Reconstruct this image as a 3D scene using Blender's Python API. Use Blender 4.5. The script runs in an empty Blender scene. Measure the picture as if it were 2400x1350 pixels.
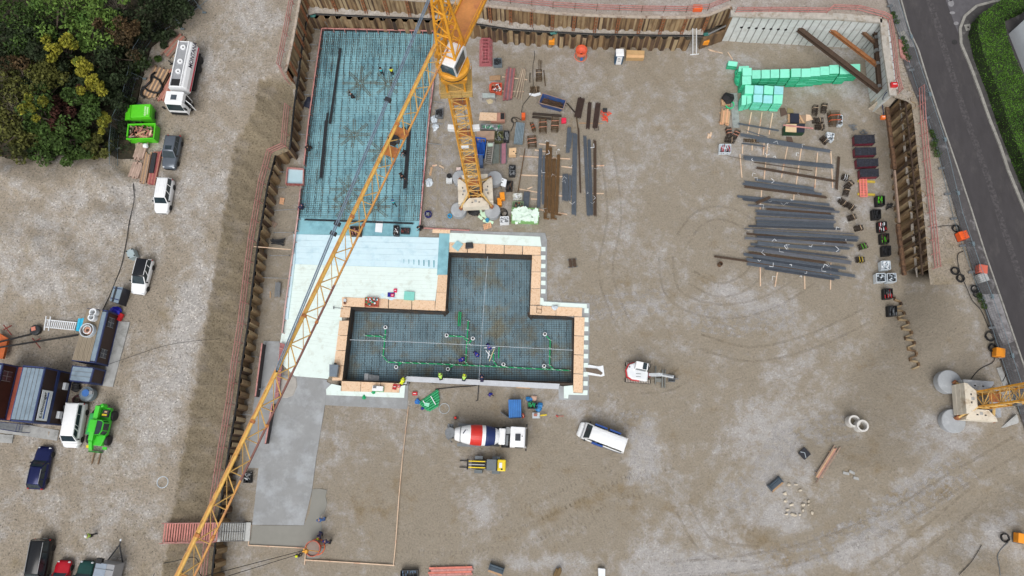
import bpy,math,random
import numpy as np
from mathutils import Vector as V_,Matrix,Euler
random.seed(7);np.random.seed(7)
R_=math.radians
scene=bpy.context.scene
COL=scene.collection
F_PX,CAM_H,TILT,ROLL=1700.0,90.0,R_(14.3),R_(-4.2)
cam_d=bpy.data.cameras.new('camera');cam=bpy.data.objects.new('camera',cam_d);COL.objects.link(cam)
cam_d.sensor_fit='HORIZONTAL';cam_d.sensor_width=36.0
cam_d.lens=36.0*F_PX/2400.0
cam_d.clip_start=0.5;cam_d.clip_end=2000
_fw=V_((0,math.sin(TILT),-math.cos(TILT)))
_r0=V_((1,0,0));_u0=V_((0,math.cos(TILT),math.sin(TILT)))
_rt=_r0*math.cos(ROLL)+_u0*math.sin(ROLL)
_up=_u0*math.cos(ROLL)-_r0*math.sin(ROLL)
_yw=Matrix.Rotation(-ROLL,3,'Z');_rt=_yw@_rt;_up=_yw@_up;_fw=_yw@_fw
cam.matrix_world=Matrix(((_rt.x,_up.x,-_fw.x,0),(_rt.y,_up.y,-_fw.y,0),(_rt.z,_up.z,-_fw.z,CAM_H),(0,0,0,1)))
scene.camera=cam
w0=bpy.data.worlds.new("World");scene.world=w0;w0.use_nodes=True
_n=w0.node_tree.nodes;_l=w0.node_tree.links
_bg=_n['Background']
sky=_n.new('ShaderNodeTexSky');sky.sky_type='NISHITA';sky.sun_disc=False
SUN_EL,SUN_AZ=R_(58),R_(192)
sky.sun_elevation=SUN_EL;sky.sun_rotation=SUN_AZ
sky.air_density=1.0;sky.dust_density=4.0;sky.ozone_density=1.0
_hs=_n.new('ShaderNodeHueSaturation');_hs.inputs['Saturation'].default_value=0.22
_l.new(sky.outputs[0],_hs.inputs['Color']);_l.new(_hs.outputs[0],_bg.inputs['Color'])
_bg.inputs['Strength'].default_value=0.12
sun_d=bpy.data.lights.new('sun','SUN');sun_d.energy=1.5;sun_d.angle=R_(45);sun_d.color=(1.0,0.97,0.93)
sun=bpy.data.objects.new('sun',sun_d);COL.objects.link(sun)
_sd=V_((math.sin(SUN_AZ)*math.cos(SUN_EL),math.cos(SUN_AZ)*math.cos(SUN_EL),math.sin(SUN_EL)))
sun.rotation_euler=_sd.to_track_quat('Z','Y').to_euler()
scene.view_settings.view_transform='Standard';scene.view_settings.look='None'
scene.view_settings.exposure=0.1;scene.view_settings.gamma=1.0;scene.view_settings.use_curve_mapping=False
def P(u,v,z=0.0):
 d=_rt*((u-1200)/F_PX)-_up*((v-675)/F_PX)+_fw
 t=(z-CAM_H)/d.z
 return V_((d.x*t,d.y*t,z))
CR=dict(A=(980,60,5.0),B=(980,300,5.191),C=(1660,80,5.0),D=(1660,240,5.624),E=(1660,440,5.624),F=(640,0,4.5),G=(640,280,4.219),H=(640,500,5.193),I=(760,700,5.194),J=(1020,560,3.375),K=(560,780,3.858),L=(400,1080,4.0),M=(1020,820,4.0),N=(1020,0,4.444),O=(1540,0,4.286),R=(1960,180,2.597),S=(2080,0,3.375),T=(560,280,2.595),U=(1700,940,3.293),V=(2050,500,3.374),W=(0,560,4.22),X=(0,820,4.355),Y=(0,1130,4.0),Z=(280,60,3.215),a=(0,0,4.5),b=(2120,780,4.5),c=(1420,100,7.5),d=(900,1130,3.429),e=(1440,820,11.25),g=(960,0,5.625),h=(150,560,3.068),p=(0,0,1.0))
def Q(c,x,y,z=0.0):
 u0,v0,s=CR[c]
 return P(u0+x/s,v0+y/s,z)
def QL(c,pts,z=0.0):return[Q(c,x,y,z)for x,y in pts]
def proj(X):
 d=X-np.array([0,0,CAM_H]);w=d@np.array(_fw)
 return 1200+F_PX*(d@np.array(_rt))/w,675-F_PX*(d@np.array(_up))/w
def head(c,x0,y0,x1,y1,z=0):
 a=Q(c,x0,y0,z);b=Q(c,x1,y1,z);return math.atan2(b.y-a.y,b.x-a.x)
def lin(c):
 if isinstance(c,str):c=tuple(int(c[i:i+2],16)for i in(0,2,4))
 return tuple((x/255/12.92 if x/255<=0.04045 else((x/255+0.055)/1.055)**2.4)for x in c)
MATS={}
def nd(nt,t,**kw):
 n=nt.nodes.new(t)
 for k,v in kw.items():
  if k in n.inputs:n.inputs[k].default_value=v
  else:setattr(n,k,v)
 return n
def mat(name,col,rough=0.6,metal=0.0,var=0.12,scale=2.0,rnd=0.0,bump=0.0,second=None,amt=0.5,streak=None,spec=0.5,leaf=False):
 """procedural paint / wood / metal: base colour broken up by noise, a second colour as wear, per-object variation"""
 if name in MATS:return MATS[name]
 m=bpy.data.materials.new(name);m.use_nodes=True;nt=m.node_tree;L=nt.links.new
 bs=nt.nodes['Principled BSDF']
 bs.inputs['Roughness'].default_value=rough;bs.inputs['Metallic'].default_value=metal
 bs.inputs['Specular IOR Level'].default_value=spec
 base=lin(col)
 geo=nd(nt,'ShaderNodeNewGeometry');mp=nd(nt,'ShaderNodeMapping');L(geo.outputs['Position'],mp.inputs['Vector'])
 if streak:mp.inputs['Scale'].default_value=streak
 nz=nd(nt,'ShaderNodeTexNoise',Scale=scale,Detail=5.0,Roughness=0.65);L(mp.outputs[0],nz.inputs['Vector'])
 rr=nd(nt,'ShaderNodeMapRange');rr.inputs[1].default_value=0.3;rr.inputs[2].default_value=0.7
 rr.inputs[3].default_value=1-var;rr.inputs[4].default_value=1+var
 L(nz.outputs['Fac'],rr.inputs[0])
 fac=rr.outputs[0]
 if rnd or leaf:
  src=geo.outputs['Random Per Island']if leaf else nd(nt,'ShaderNodeObjectInfo').outputs['Random']
  r2=nd(nt,'ShaderNodeMapRange');r2.inputs[3].default_value=1-rnd;r2.inputs[4].default_value=1+rnd
  L(src,r2.inputs[0])
  mu=nd(nt,'ShaderNodeMath',operation='MULTIPLY');L(fac,mu.inputs[0]);L(r2.outputs[0],mu.inputs[1]);fac=mu.outputs[0]
 src_col=None
 if second:
  n2=nd(nt,'ShaderNodeTexNoise',Scale=scale*0.7,Detail=6.0,Roughness=0.7);L(mp.outputs[0],n2.inputs['Vector'])
  r3=nd(nt,'ShaderNodeMapRange');r3.inputs[1].default_value=0.62-0.3*amt;r3.inputs[2].default_value=0.78-0.3*amt
  L(n2.outputs['Fac'],r3.inputs[0])
  mx=nd(nt,'ShaderNodeMix',data_type='RGBA');mx.inputs[6].default_value=(*base,1);mx.inputs[7].default_value=(*lin(second),1)
  L(r3.outputs[0],mx.inputs[0]);src_col=mx.outputs[2]
 vm=nd(nt,'ShaderNodeVectorMath',operation='SCALE');vm.inputs[0].default_value=base
 if src_col:L(src_col,vm.inputs[0])
 L(fac,vm.inputs['Scale']);L(vm.outputs[0],bs.inputs['Base Color'])
 if bump:
  bp=nd(nt,'ShaderNodeBump',Strength=bump,Distance=0.05);L(nz.outputs['Fac'],bp.inputs['Height']);L(bp.outputs[0],bs.inputs['Normal'])
 MATS[name]=m
 return m
def gravel(name,mud,pale,brown,grain=5.0,contrast=0.5,stones=0.35):
 """site ground: mud and pale gravel mixed by noise and by the painted 'pale' / 'brown' attributes, with single stones"""
 m=bpy.data.materials.new(name);m.use_nodes=True;nt=m.node_tree;L=nt.links.new
 bs=nt.nodes['Principled BSDF'];bs.inputs['Roughness'].default_value=0.92;bs.inputs['Specular IOR Level'].default_value=0.15
 geo=nd(nt,'ShaderNodeNewGeometry');pos=geo.outputs['Position']
 at=nd(nt,'ShaderNodeAttribute',attribute_name='pale');ab=nd(nt,'ShaderNodeAttribute',attribute_name='brown')
 big=nd(nt,'ShaderNodeTexNoise',Scale=0.11,Detail=8.0,Roughness=0.68,Distortion=0.6);L(pos,big.inputs['Vector'])
 med=nd(nt,'ShaderNodeTexNoise',Scale=0.55,Detail=7.0,Roughness=0.75);L(pos,med.inputs['Vector'])
 def math_(op,a,b,clamp=False):
  n=nd(nt,'ShaderNodeMath',operation=op,use_clamp=clamp)
  for i,x in enumerate((a,b)):
   if isinstance(x,(int,float)):n.inputs[i].default_value=x
   else:L(x,n.inputs[i])
  return n.outputs[0]
 f=math_('ADD',math_('MULTIPLY',big.outputs['Fac'],1.0),math_('MULTIPLY',med.outputs['Fac'],1.1))
 f=math_('ADD',f,math_('MULTIPLY',at.outputs['Fac'],0.5))
 f=math_('SUBTRACT',f,math_('MULTIPLY',ab.outputs['Fac'],0.5))
 mr=nd(nt,'ShaderNodeMapRange',interpolation_type='SMOOTHSTEP');mr.inputs[1].default_value=0.98;mr.inputs[2].default_value=1.36;L(f,mr.inputs[0])
 mx=nd(nt,'ShaderNodeMix',data_type='RGBA');mx.inputs[6].default_value=(*lin(mud),1);mx.inputs[7].default_value=(*lin(pale),1);L(mr.outputs[0],mx.inputs[0])
 bz=nd(nt,'ShaderNodeTexNoise',Scale=0.3,Detail=6.0,Roughness=0.7);
 off=nd(nt,'ShaderNodeVectorMath',operation='ADD');off.inputs[1].default_value=(31,17,5);L(pos,off.inputs[0]);L(off.outputs[0],bz.inputs['Vector'])
 br=nd(nt,'ShaderNodeMapRange',interpolation_type='SMOOTHSTEP');br.inputs[1].default_value=0.56;br.inputs[2].default_value=0.78
 L(math_('ADD',bz.outputs['Fac'],math_('MULTIPLY',ab.outputs['Fac'],0.28)),br.inputs[0])
 mb=nd(nt,'ShaderNodeMix',data_type='RGBA');L(math_('MULTIPLY',br.outputs[0],0.8),mb.inputs[0]);L(mx.outputs[2],mb.inputs[6]);mb.inputs[7].default_value=(*lin(brown),1)
 gr=nd(nt,'ShaderNodeTexNoise',Scale=grain,Detail=4.0,Roughness=0.85);L(pos,gr.inputs['Vector'])
 g1=nd(nt,'ShaderNodeMapRange');g1.inputs[1].default_value=0.3;g1.inputs[2].default_value=0.7;g1.inputs[3].default_value=1-contrast*0.55;g1.inputs[4].default_value=1+contrast*0.55
 L(gr.outputs['Fac'],g1.inputs[0])
 vo=nd(nt,'ShaderNodeTexVoronoi',Scale=7.5);L(pos,vo.inputs['Vector'])
 sep=nd(nt,'ShaderNodeSeparateColor');L(vo.outputs['Color'],sep.inputs[0])
 s1=nd(nt,'ShaderNodeMapRange');s1.inputs[1].default_value=0.84;s1.inputs[2].default_value=1.0;L(sep.outputs[0],s1.inputs[0])
 s2=math_('MULTIPLY',math_('MULTIPLY',s1.outputs[0],stones),math_('ADD',math_('MULTIPLY',mr.outputs[0],0.9),0.25))
 d1=nd(nt,'ShaderNodeMapRange');d1.inputs[1].default_value=0.86;d1.inputs[2].default_value=1.0;L(sep.outputs[1],d1.inputs[0])
 tot=math_('SUBTRACT',math_('ADD',g1.outputs[0],s2),math_('MULTIPLY',d1.outputs[0],stones*0.7))
 vm=nd(nt,'ShaderNodeVectorMath',operation='SCALE');L(mb.outputs[2],vm.inputs[0]);L(tot,vm.inputs['Scale']);L(vm.outputs[0],bs.inputs['Base Color'])
 bp=nd(nt,'ShaderNodeBump',Strength=0.7,Distance=0.12);L(math_('ADD',gr.outputs['Fac'],math_('MULTIPLY',med.outputs['Fac'],1.5)),bp.inputs['Height']);L(bp.outputs[0],bs.inputs['Normal'])
 MATS[name]=m
 return m
class MB:
 def __init__(s):s.v=[];s.f=[];s.mi=[];s.m=0
 def add(s,vs,fs):
  o=len(s.v);s.v+=[tuple(v)for v in vs]
  for f in fs:s.f.append(tuple(i+o for i in f));s.mi.append(s.m)
  return s
 def hexa(s,a):return s.add(a,[(3,2,1,0),(4,5,6,7),(0,1,5,4),(1,2,6,5),(2,3,7,6),(3,0,4,7)])
 def box(s,c,d,rz=0.0,tx=1.0,ty=1.0,M=None):
  x,y,z=d[0]/2,d[1]/2,d[2]/2
  pts=[(-x,-y,-z),(x,-y,-z),(x,y,-z),(-x,y,-z),(-x*tx,-y*ty,z),(x*tx,-y*ty,z),(x*tx,y*ty,z),(-x*tx,y*ty,z)]
  ro=M if M is not None else Matrix.Rotation(rz,3,'Z')
  return s.hexa([ro@V_(p)+V_(c)for p in pts])
 def bar(s,p0,p1,w,h=None,lift=0.0):
  p0=V_(p0);p1=V_(p1);h=w if h is None else h
  d=p1-p0
  if d.length<1e-6:return s
  d.normalize();up=V_((0,0,1))if abs(d.z)<0.98 else V_((0,1,0))
  sd=d.cross(up).normalized();u=sd.cross(d)
  q=[]
  for p in(p0,p1):q+=[p-sd*w/2-u*h/2,p+sd*w/2-u*h/2,p+sd*w/2+u*h/2,p-sd*w/2+u*h/2]
  q=[x+V_((0,0,lift))for x in q]
  return s.add(q,[(0,1,2,3),(7,6,5,4),(0,4,5,1),(1,5,6,2),(2,6,7,3),(3,7,4,0)])
 def tube(s,pts,r,n=6,closed=False):
  pts=[V_(p)for p in pts];k=len(pts);vs=[];fs=[]
  rs=r if isinstance(r,(list,tuple))else[r]*k
  for i,p in enumerate(pts):
   a=pts[i-1]if(i>0 or closed)else p;b=pts[(i+1)%k]if(i<k-1 or closed)else p
   d=(b-a);d=d.normalized()if d.length>1e-9 else V_((1,0,0))
   up=V_((0,0,1))if abs(d.z)<0.95 else V_((0,1,0))
   sd=d.cross(up).normalized();u=sd.cross(d)
   for j in range(n):
    t=2*math.pi*j/n;vs.append(p+(sd*math.cos(t)+u*math.sin(t))*rs[i])
  for i in range(k if closed else k-1):
   for j in range(n):
    a=i*n+j;b=i*n+(j+1)%n;c=((i+1)%k)*n
    fs.append((a,b,c+(j+1)%n,c+j))
  if not closed:fs+=[tuple(range(n))[::-1],tuple((k-1)*n+j for j in range(n))]
  return s.add(vs,fs)
 def prism(s,poly,z0,z1,inset=1.0,shift=(0,0)):
  n=len(poly);cx=sum(p[0]for p in poly)/n;cy=sum(p[1]for p in poly)/n
  ar=sum(poly[i][0]*poly[(i+1)%n][1]-poly[(i+1)%n][0]*poly[i][1]for i in range(n))
  pl=list(poly)if ar>0 else list(poly)[::-1]
  vs=[(p[0],p[1],z0)for p in pl]+[(cx+(p[0]-cx)*inset+shift[0],cy+(p[1]-cy)*inset+shift[1],z1)for p in pl]
  fs=[tuple(range(n))[::-1],tuple(range(n,2*n))]+[(i,(i+1)%n,n+(i+1)%n,n+i)for i in range(n)]
  return s.add(vs,fs)
 def lathe(s,prof,n=16,c=(0,0,0),axis='z',arc=None):
  vs=[];fs=[];k=len(prof);c=V_(c)
  for r,z in prof:
   for j in range(n):
    t=2*math.pi*j/n;a,b=r*math.cos(t),r*math.sin(t)
    vs.append(c+V_((a,b,z)if axis=='z' else(z,a,b)if axis=='x' else(b,z,a)))
  for i in range(k-1):
   for j in range(n):fs.append((i*n+j,i*n+(j+1)%n,(i+1)*n+(j+1)%n,(i+1)*n+j))
  fs+=[tuple(range(n))[::-1],tuple((k-1)*n+j for j in range(n))]
  return s.add(vs,fs)
 def cyl(s,c,r,h,n=14,axis='z'):return s.lathe([(r,-h/2),(r,h/2)],n,c,axis)
 def ring(s,c,r0,r1,h,n=18):
  c=V_(c);vs=[];fs=[]
  for(r,z)in((r1,0),(r1,h),(r0,h),(r0,0)):
   for j in range(n):
    t=2*math.pi*j/n;vs.append(c+V_((r*math.cos(t),r*math.sin(t),z)))
  for i in range(4):
   for j in range(n):fs.append((i*n+j,i*n+(j+1)%n,((i+1)%4)*n+(j+1)%n,((i+1)%4)*n+j))
  return s.add(vs,fs)
 def torus(s,c,R,r,n=20,k=6,jit=0.0,ph=0.0):
  c=V_(c)
  return s.tube([c+V_((math.cos(ph+2*math.pi*i/n)*(R+random.uniform(-jit,jit)),math.sin(ph+2*math.pi*i/n)*(R+random.uniform(-jit,jit)),0))for i in range(n)],r,k,True)
 def blob(s,c,d,n=8,k=5,jit=0.15):
  c=V_(c);vs=[c+V_((0,0,-d[2]/2))];fs=[]
  for i in range(1,k):
   ph=math.pi*i/k
   for j in range(n):
    t=2*math.pi*j/n;q=1+random.uniform(-jit,jit)
    vs.append(c+V_((d[0]/2*math.sin(ph)*math.cos(t)*q,d[1]/2*math.sin(ph)*math.sin(t)*q,-d[2]/2*math.cos(ph)*q)))
  vs.append(c+V_((0,0,d[2]/2)))
  for j in range(n):fs.append((0,1+(j+1)%n,1+j))
  for i in range(k-2):
   for j in range(n):a=1+i*n;fs.append((a+j,a+(j+1)%n,a+n+(j+1)%n,a+n+j))
  a=1+(k-2)*n;e=len(vs)-1
  for j in range(n):fs.append((a+j,a+(j+1)%n,e))
  return s.add(vs,fs)
 def tris(s):return len(s.f)
 def build(s,name,mats,parent=None,w0=False,smooth=False,bv=0.0,subsurf=0):
  me=bpy.data.meshes.new(name)
  off=V_(parent.location)if(parent and w0)else V_((0,0,0))
  me.from_pydata([(v[0]-off.x,v[1]-off.y,v[2]-off.z)for v in s.v],[],s.f)
  for m in(mats if isinstance(mats,(list,tuple))else[mats]):me.materials.append(m)
  if any(s.mi):me.polygons.foreach_set('material_index',s.mi)
  if smooth:me.polygons.foreach_set('use_smooth',[True]*len(s.f))
  me.update()
  o=bpy.data.objects.new(name,me);COL.objects.link(o)
  if parent:o.parent=parent
  if bv:
   b=o.modifiers.new('bevel','BEVEL');b.width=bv;b.segments=2;b.limit_method='ANGLE';b.angle_limit=R_(35)
  if subsurf:
   b=o.modifiers.new('subsurf','SUBSURF');b.levels=subsurf;b.render_levels=subsurf
  return o
SEEN={}
def tag(o,label,cat,group=None,kind=None):
 o['label']=label;o['category']=cat
 if group:o['group']=group
 o['kind']=kind or 'thing'
 SEEN.setdefault(label,[]).append(o)
 return o
def tH(name,label,cat,loc=(0,0,0),rz=0.0,group=None):
 o=bpy.data.objects.new(name,None);COL.objects.link(o);o.location=loc;o.rotation_euler=(0,0,rz);o.empty_display_size=0.3
 return tag(o,label,cat,group)
def sO(mb,name,label,cat,mats,group=None,**kw):
 """one-mesh thing; its origin goes to the middle of its base"""
 xs=[v[0]for v in mb.v];ys=[v[1]for v in mb.v];zs=[v[2]for v in mb.v]
 c=V_(((min(xs)+max(xs))/2,(min(ys)+max(ys))/2,min(zs)))
 mb.v=[(v[0]-c.x,v[1]-c.y,v[2]-c.z)for v in mb.v]
 o=mb.build(name,mats,**kw);o.location=c
 return tag(o,label,cat,group)
def sT(o,label=None):
 o['kind']='structure'
 return o
def dup(root,loc,rz,label,group=None):
 r=root.copy();COL.objects.link(r);r.location=loc;r.rotation_euler=(0,0,rz);r['label']=label
 if group:r['group']=group
 SEEN.setdefault(label,[]).append(r)
 for ch in list(root.children):
  c=ch.copy();COL.objects.link(c);c.parent=r
  for g in ch.children:
   d=g.copy();COL.objects.link(d);d.parent=c
 return r
def text_mesh(name,body,size,m,parent,loc,rot,extrude=0.005,bold=0.0,align='CENTER',sx=1.0):
 cu=bpy.data.curves.new(name,'FONT');cu.body=body;cu.size=size;cu.extrude=extrude;cu.offset=bold
 cu.align_x=align;cu.align_y='CENTER'
 t=bpy.data.objects.new(name,cu);COL.objects.link(t)
 me=bpy.data.meshes.new_from_object(t.evaluated_get(bpy.context.evaluated_depsgraph_get()))
 bpy.data.objects.remove(t)
 o=bpy.data.objects.new(name,me);COL.objects.link(o);me.materials.clear();me.materials.append(m)
 o.parent=parent;o.location=loc;o.rotation_euler=rot;o.scale=(sx,1,1)
 return o
ORD=['first','second','third','fourth','fifth','sixth','seventh','eighth','ninth','tenth','eleventh','twelfth','thirteenth','fourteenth','fifteenth','sixteenth','seventeenth','eighteenth','nineteenth','twentieth','twenty-first','twenty-second','twenty-third','twenty-fourth','twenty-fifth','twenty-sixth','twenty-seventh','twenty-eighth','twenty-ninth','thirtieth']
def rS(path,step):
 out=[V_(path[0])]
 for a,b in zip(path[:-1],path[1:]):
  a=V_(a);b=V_(b);n=max(1,int(round((b-a).length/step)))
  for i in range(1,n+1):out.append(a.lerp(b,i/n))
 return out
def oP(path,d):
 out=[]
 for i,p in enumerate(path):
  a=path[max(0,i-1)];b=path[min(len(path)-1,i+1)]
  t=V_((b.x-a.x,b.y-a.y,0)).normalized();out.append(V_((p.x-t.y*d,p.y+t.x*d,p.z)))
 return out
def interp(xs,ys):
 o=np.argsort(xs);xs=np.array(xs)[o];ys=np.array(ys)[o]
 return lambda t:np.interp(t,xs,ys)
def sstep(a,b,x):
 t=np.clip((x-a)/(b-a+1e-9),0,1);return t*t*(3-2*t)
WHITE=mat('white_paint',(236,238,240),0.35,var=0.05)
BK_=mat('black_rubber',(30,30,32),0.7,var=0.25,scale=6)
GLASS=mat('dark_glass',(44,56,62),0.06,var=0.3,scale=1.5)
CH_=mat('bare_metal',(160,163,165),0.4,0.7,var=0.15,scale=5)
SL_=mat('grey_steel',(120,124,128),0.5,0.3,var=0.2,scale=4)
DK=mat('dark_steel',(52,54,58),0.5,0.2,var=0.25,scale=4)
WOOD=mat('timber',(186,152,118),0.8,var=0.22,scale=6,rnd=0.22)
OLDWOOD=mat('weathered_timber',(142,122,108),0.85,var=0.25,scale=5,rnd=0.22)
REDWOOD=mat('red_stained_timber',(168,112,98),0.8,var=0.2,scale=5,rnd=0.2)
PLY=mat('osb_board',(228,197,166),0.75,var=0.09,scale=6,rnd=0.06,second=(206,166,126),amt=0.36)
RUST=mat('rusty_steel',(112,84,62),0.85,var=0.3,scale=4,second=(70,52,42),amt=0.5)
RUSTD=mat('dark_rust',(74,58,46),0.85,var=0.35,scale=5)
PINK=mat('pink_red_rail',(190,136,130),0.65,var=0.15,scale=3,second=(160,96,92),amt=0.4)
PW=mat('white_plastic',(232,236,240),0.5,var=0.05)
ORANGE=mat('signal_orange',(226,98,44),0.5,var=0.08)
BLUE=mat('bright_blue',(38,110,186),0.5,var=0.12)
NAVY=mat('navy_blue',(30,40,96),0.55,var=0.2)
GREY=mat('mid_grey',(140,143,146),0.7,var=0.12)
CONC=mat('concrete',(166,167,166),0.85,var=0.12,scale=1.2,second=(140,141,138),amt=0.5,bump=0.2)
CREAMC=mat('cream_concrete',(214,206,190),0.85,var=0.1,scale=1.0,second=(168,150,124),amt=0.3)
YEL=mat('crane_yellow',(226,160,44),0.5,var=0.15,scale=1.2,second=(190,126,40),amt=0.4)
YELR=mat('rusty_crane_yellow',(186,118,62),0.6,var=0.2,scale=1.5,second=(130,84,66),amt=0.5)
RED=mat('red_paint',(196,34,40),0.45,var=0.1)
FOIL=mat('clear_film',(196,206,214),0.25,var=0.2,scale=5)
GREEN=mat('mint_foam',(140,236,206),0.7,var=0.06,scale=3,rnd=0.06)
PITMUD=gravel('pit_ground',(147,138,124),(169,166,164),(134,119,95),grain=4.5,contrast=0.34,stones=0.26)
PLATEAU=gravel('yard_gravel',(152,142,128),(171,167,163),(136,124,102),grain=4.5,contrast=0.62,stones=0.62)
ROADM=mat('asphalt',(66,63,65),0.9,var=0.12,scale=1.0,second=(78,75,75),amt=0.25,bump=0.15,streak=(1.0,0.35,1))
PAVE=mat('pavement_asphalt',(80,77,78),0.9,var=0.18,scale=1.3,second=(128,126,128),amt=0.25,bump=0.15)
WEST_LOW=[P(u,v,2.8)for u,v in((724,42),(715,90),(704,175),(693,255),(687,318),(683,352),(651,366),(633,434),(610,569),(598,665),(587,761),(573,850),(560,950),(543,1050),(527,1155),(510,1280),(503,1352))]
WEST_LOW.append(WEST_LOW[-1]+(WEST_LOW[-1]-WEST_LOW[-2])*2.2)
NORTH_LOW=[P(u,v,2.6)for u,v in((724,42),(742,37),(1015,49),(1097,57),(1198,73),(1294,79),(1394,84),(1556,87),(1648,88))]
NORTH_UP=[P(u,v,2.7)for u,v in((722,20),(860,28),(1013,38),(1103,45),(1198,55),(1294,66),(1393,72),(1495,75),(1596,76),(1645,71),(1697,50))]
WEST_UP=[P(u,v,2.7)for u,v in((722,20),(712,80),(702,135),(693,178),(687,200))]
SHOT_N=[P(u,v,0)for u,v in((1690,95),(1750,99),(1832,103),(1900,107),(2026,114))]
SHOT_E=[P(u,v,0)for u,v in((2026,114),(2030,165),(2036,218),(2046,262))]
EAST_LOW=[P(u,v,0)for u,v in((2074,266),(2080,310),(2088,410),(2096,500),(2104,590),(2112,668))]
EAST_UP=[P(u,v,6)for u,v in((2130,205),(2141,290),(2149,365),(2158,450),(2167,540),(2175,640))]
BANK=[P(u,v,6)for u,v in((700,-40),(662,166),(604,188),(593,262),(546,338),(520,520),(478,770),(440,985),(404,1185),(380,1350),(360,1460))]
xw_f=interp([p.y for p in WEST_LOW],[p.x for p in WEST_LOW])
up_corner=P(722,20,2.7);y_step=P(687,200,2.7).y
up_x=interp([p.y for p in WEST_UP],[p.x for p in WEST_UP])
bank_f=interp([p.y for p in BANK],[p.x for p in BANK])
PALE=[(1505,1045,32,75,10,.8),(1440,400,60,40,0,.3),(1650,500,60,40,0,.4),(1560,720,120,30,-15,.3),(1740,700,150,25,15,.35),(1115,1195,55,75,0,.6),(1260,1320,130,18,0,.5),(1840,1050,100,110,20,.45),(1760,1010,70,60,0,.4),(2230,1000,80,50,30,.45),(1820,1220,90,40,0,.45),(2100,1210,190,20,-35,.7),(1960,1300,200,18,-18,.7),(1700,1320,170,25,4,.65),(2180,1090,160,22,-38,.6),(2290,1290,120,60,-30,.4),(2080,1290,120,16,-22,.6),(1360,950,120,30,5,.3),(1340,970,40,15,0,.5),(1190,100,130,12,5,.4),(1530,130,130,40,0,.25),(1420,90,80,10,0,.5),(1050,400,16,120,0,.3),(1460,300,50,60,0,.2),(1930,850,160,60,0,.25),(1100,200,80,60,0,.3),(1260,170,25,12,0,.7),(1450,190,20,15,0,.5),(1010,1000,40,30,0,.3),(1180,560,60,8,0,.5),(1300,700,14,60,0,.35),(1900,210,25,12,0,.6),(1990,200,12,40,-40,.5),(2000,120,80,14,0,.4),(1590,1180,30,120,-20,.35),(1660,1240,160,20,20,.45),(1530,1290,60,40,0,.4),(1560,1340,120,24,0,.6),(610,1040,20,60,0,.5),(2200,900,60,20,-10,.3),(1930,470,60,200,0,.2),(2150,1020,60,40,0,.4),(2330,1240,60,30,-30,.5),(630,700,20,160,8,.15),(560,1180,14,60,0,.4),(1460,480,30,20,0,.5),(1720,150,60,30,0,.3)]
BROWN=[(1000,1120,90,110,0,.45),(850,1150,80,120,10,.4),(1290,1130,170,70,0,.35),(1400,1200,120,60,0,.35),(2010,1070,130,80,0,.5),(2060,820,110,110,0,.3),(1240,1050,140,60,0,.3),(1600,870,80,40,0,.6),(1120,960,130,25,0,.35),(1660,620,90,60,0,.2),(2230,770,70,60,0,.45),(1850,1290,120,40,20,.5),(1990,1230,110,30,-30,.4),(2200,1150,130,40,-35,.45),(2290,1330,60,60,0,.4),(1780,1270,60,30,20,.6),(1560,150,100,60,0,.35),(1820,210,90,70,0,.3),(1900,150,140,20,10,.3),(1420,650,80,80,0,.25),(1560,480,80,60,0,.15),(1540,1010,60,90,0,.2),(1330,300,60,50,0,.15),(700,1290,90,40,0,.35),(1150,1260,160,40,0,.3),(1960,620,140,60,0,.25),(1450,1150,200,15,18,.3),(1360,1180,160,10,-18,.35),(1280,1220,140,10,-24,.4),(1560,1200,90,60,0,.2),(640,620,25,200,8,.3),(1700,800,150,12,12,.3),(1500,780,130,10,8,.3),(2130,1260,170,12,-34,.4)]
L_PALE=[(170,470,160,80,0,.45),(60,640,120,100,0,.35),(270,560,70,90,0,.2),(560,130,70,160,18,.3),(440,620,40,300,8,.4),(330,1010,100,220,15,.35),(430,820,30,150,8,.4),(260,780,90,70,0,.2),(600,30,60,60,0,.3),(500,1180,25,130,14,.45),(240,1290,30,20,0,.5),(90,980,60,30,0,.35)]
L_BROWN=[(610,560,60,260,8,.35),(640,260,60,80,0,.5),(590,420,50,120,8,.5),(490,900,30,200,10,.3),(430,1130,40,90,10,.4),(355,740,60,45,0,.5),(300,690,40,30,0,.4),(340,1310,50,45,0,.8),(300,880,50,60,0,.3),(150,430,140,40,-10,.25),(270,490,35,26,0,.5),(300,400,30,26,0,.6),(60,730,60,30,0,.4),(30,1320,50,40,0,.7),(250,1260,200,20,0,.2),(200,640,70,12,40,.3),(140,600,16,60,10,.25),(60,590,14,60,10,.25),(410,250,90,40,0,.2),(470,30,60,50,20,.4)]
def paint(me,pale,brown):
 n=len(me.vertices);X=np.empty(n*3);me.vertices.foreach_get('co',X);X=X.reshape(-1,3)
 u,v=proj(X)
 for nm,bl in(('pale',pale),('brown',brown)):
  a=np.zeros(n)
  for(cx,cy,rx,ry,an,am)in bl:
   t=R_(an);dx=u-cx;dy=v-cy
   q=((dx*math.cos(t)+dy*math.sin(t))/rx)**2+((-dx*math.sin(t)+dy*math.cos(t))/ry)**2
   a=a+am*np.exp(-q*1.1)
  at=me.attributes.new(nm,'FLOAT','POINT');at.data.foreach_set('value',np.clip(a,0,1.2).astype(np.float32))
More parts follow.
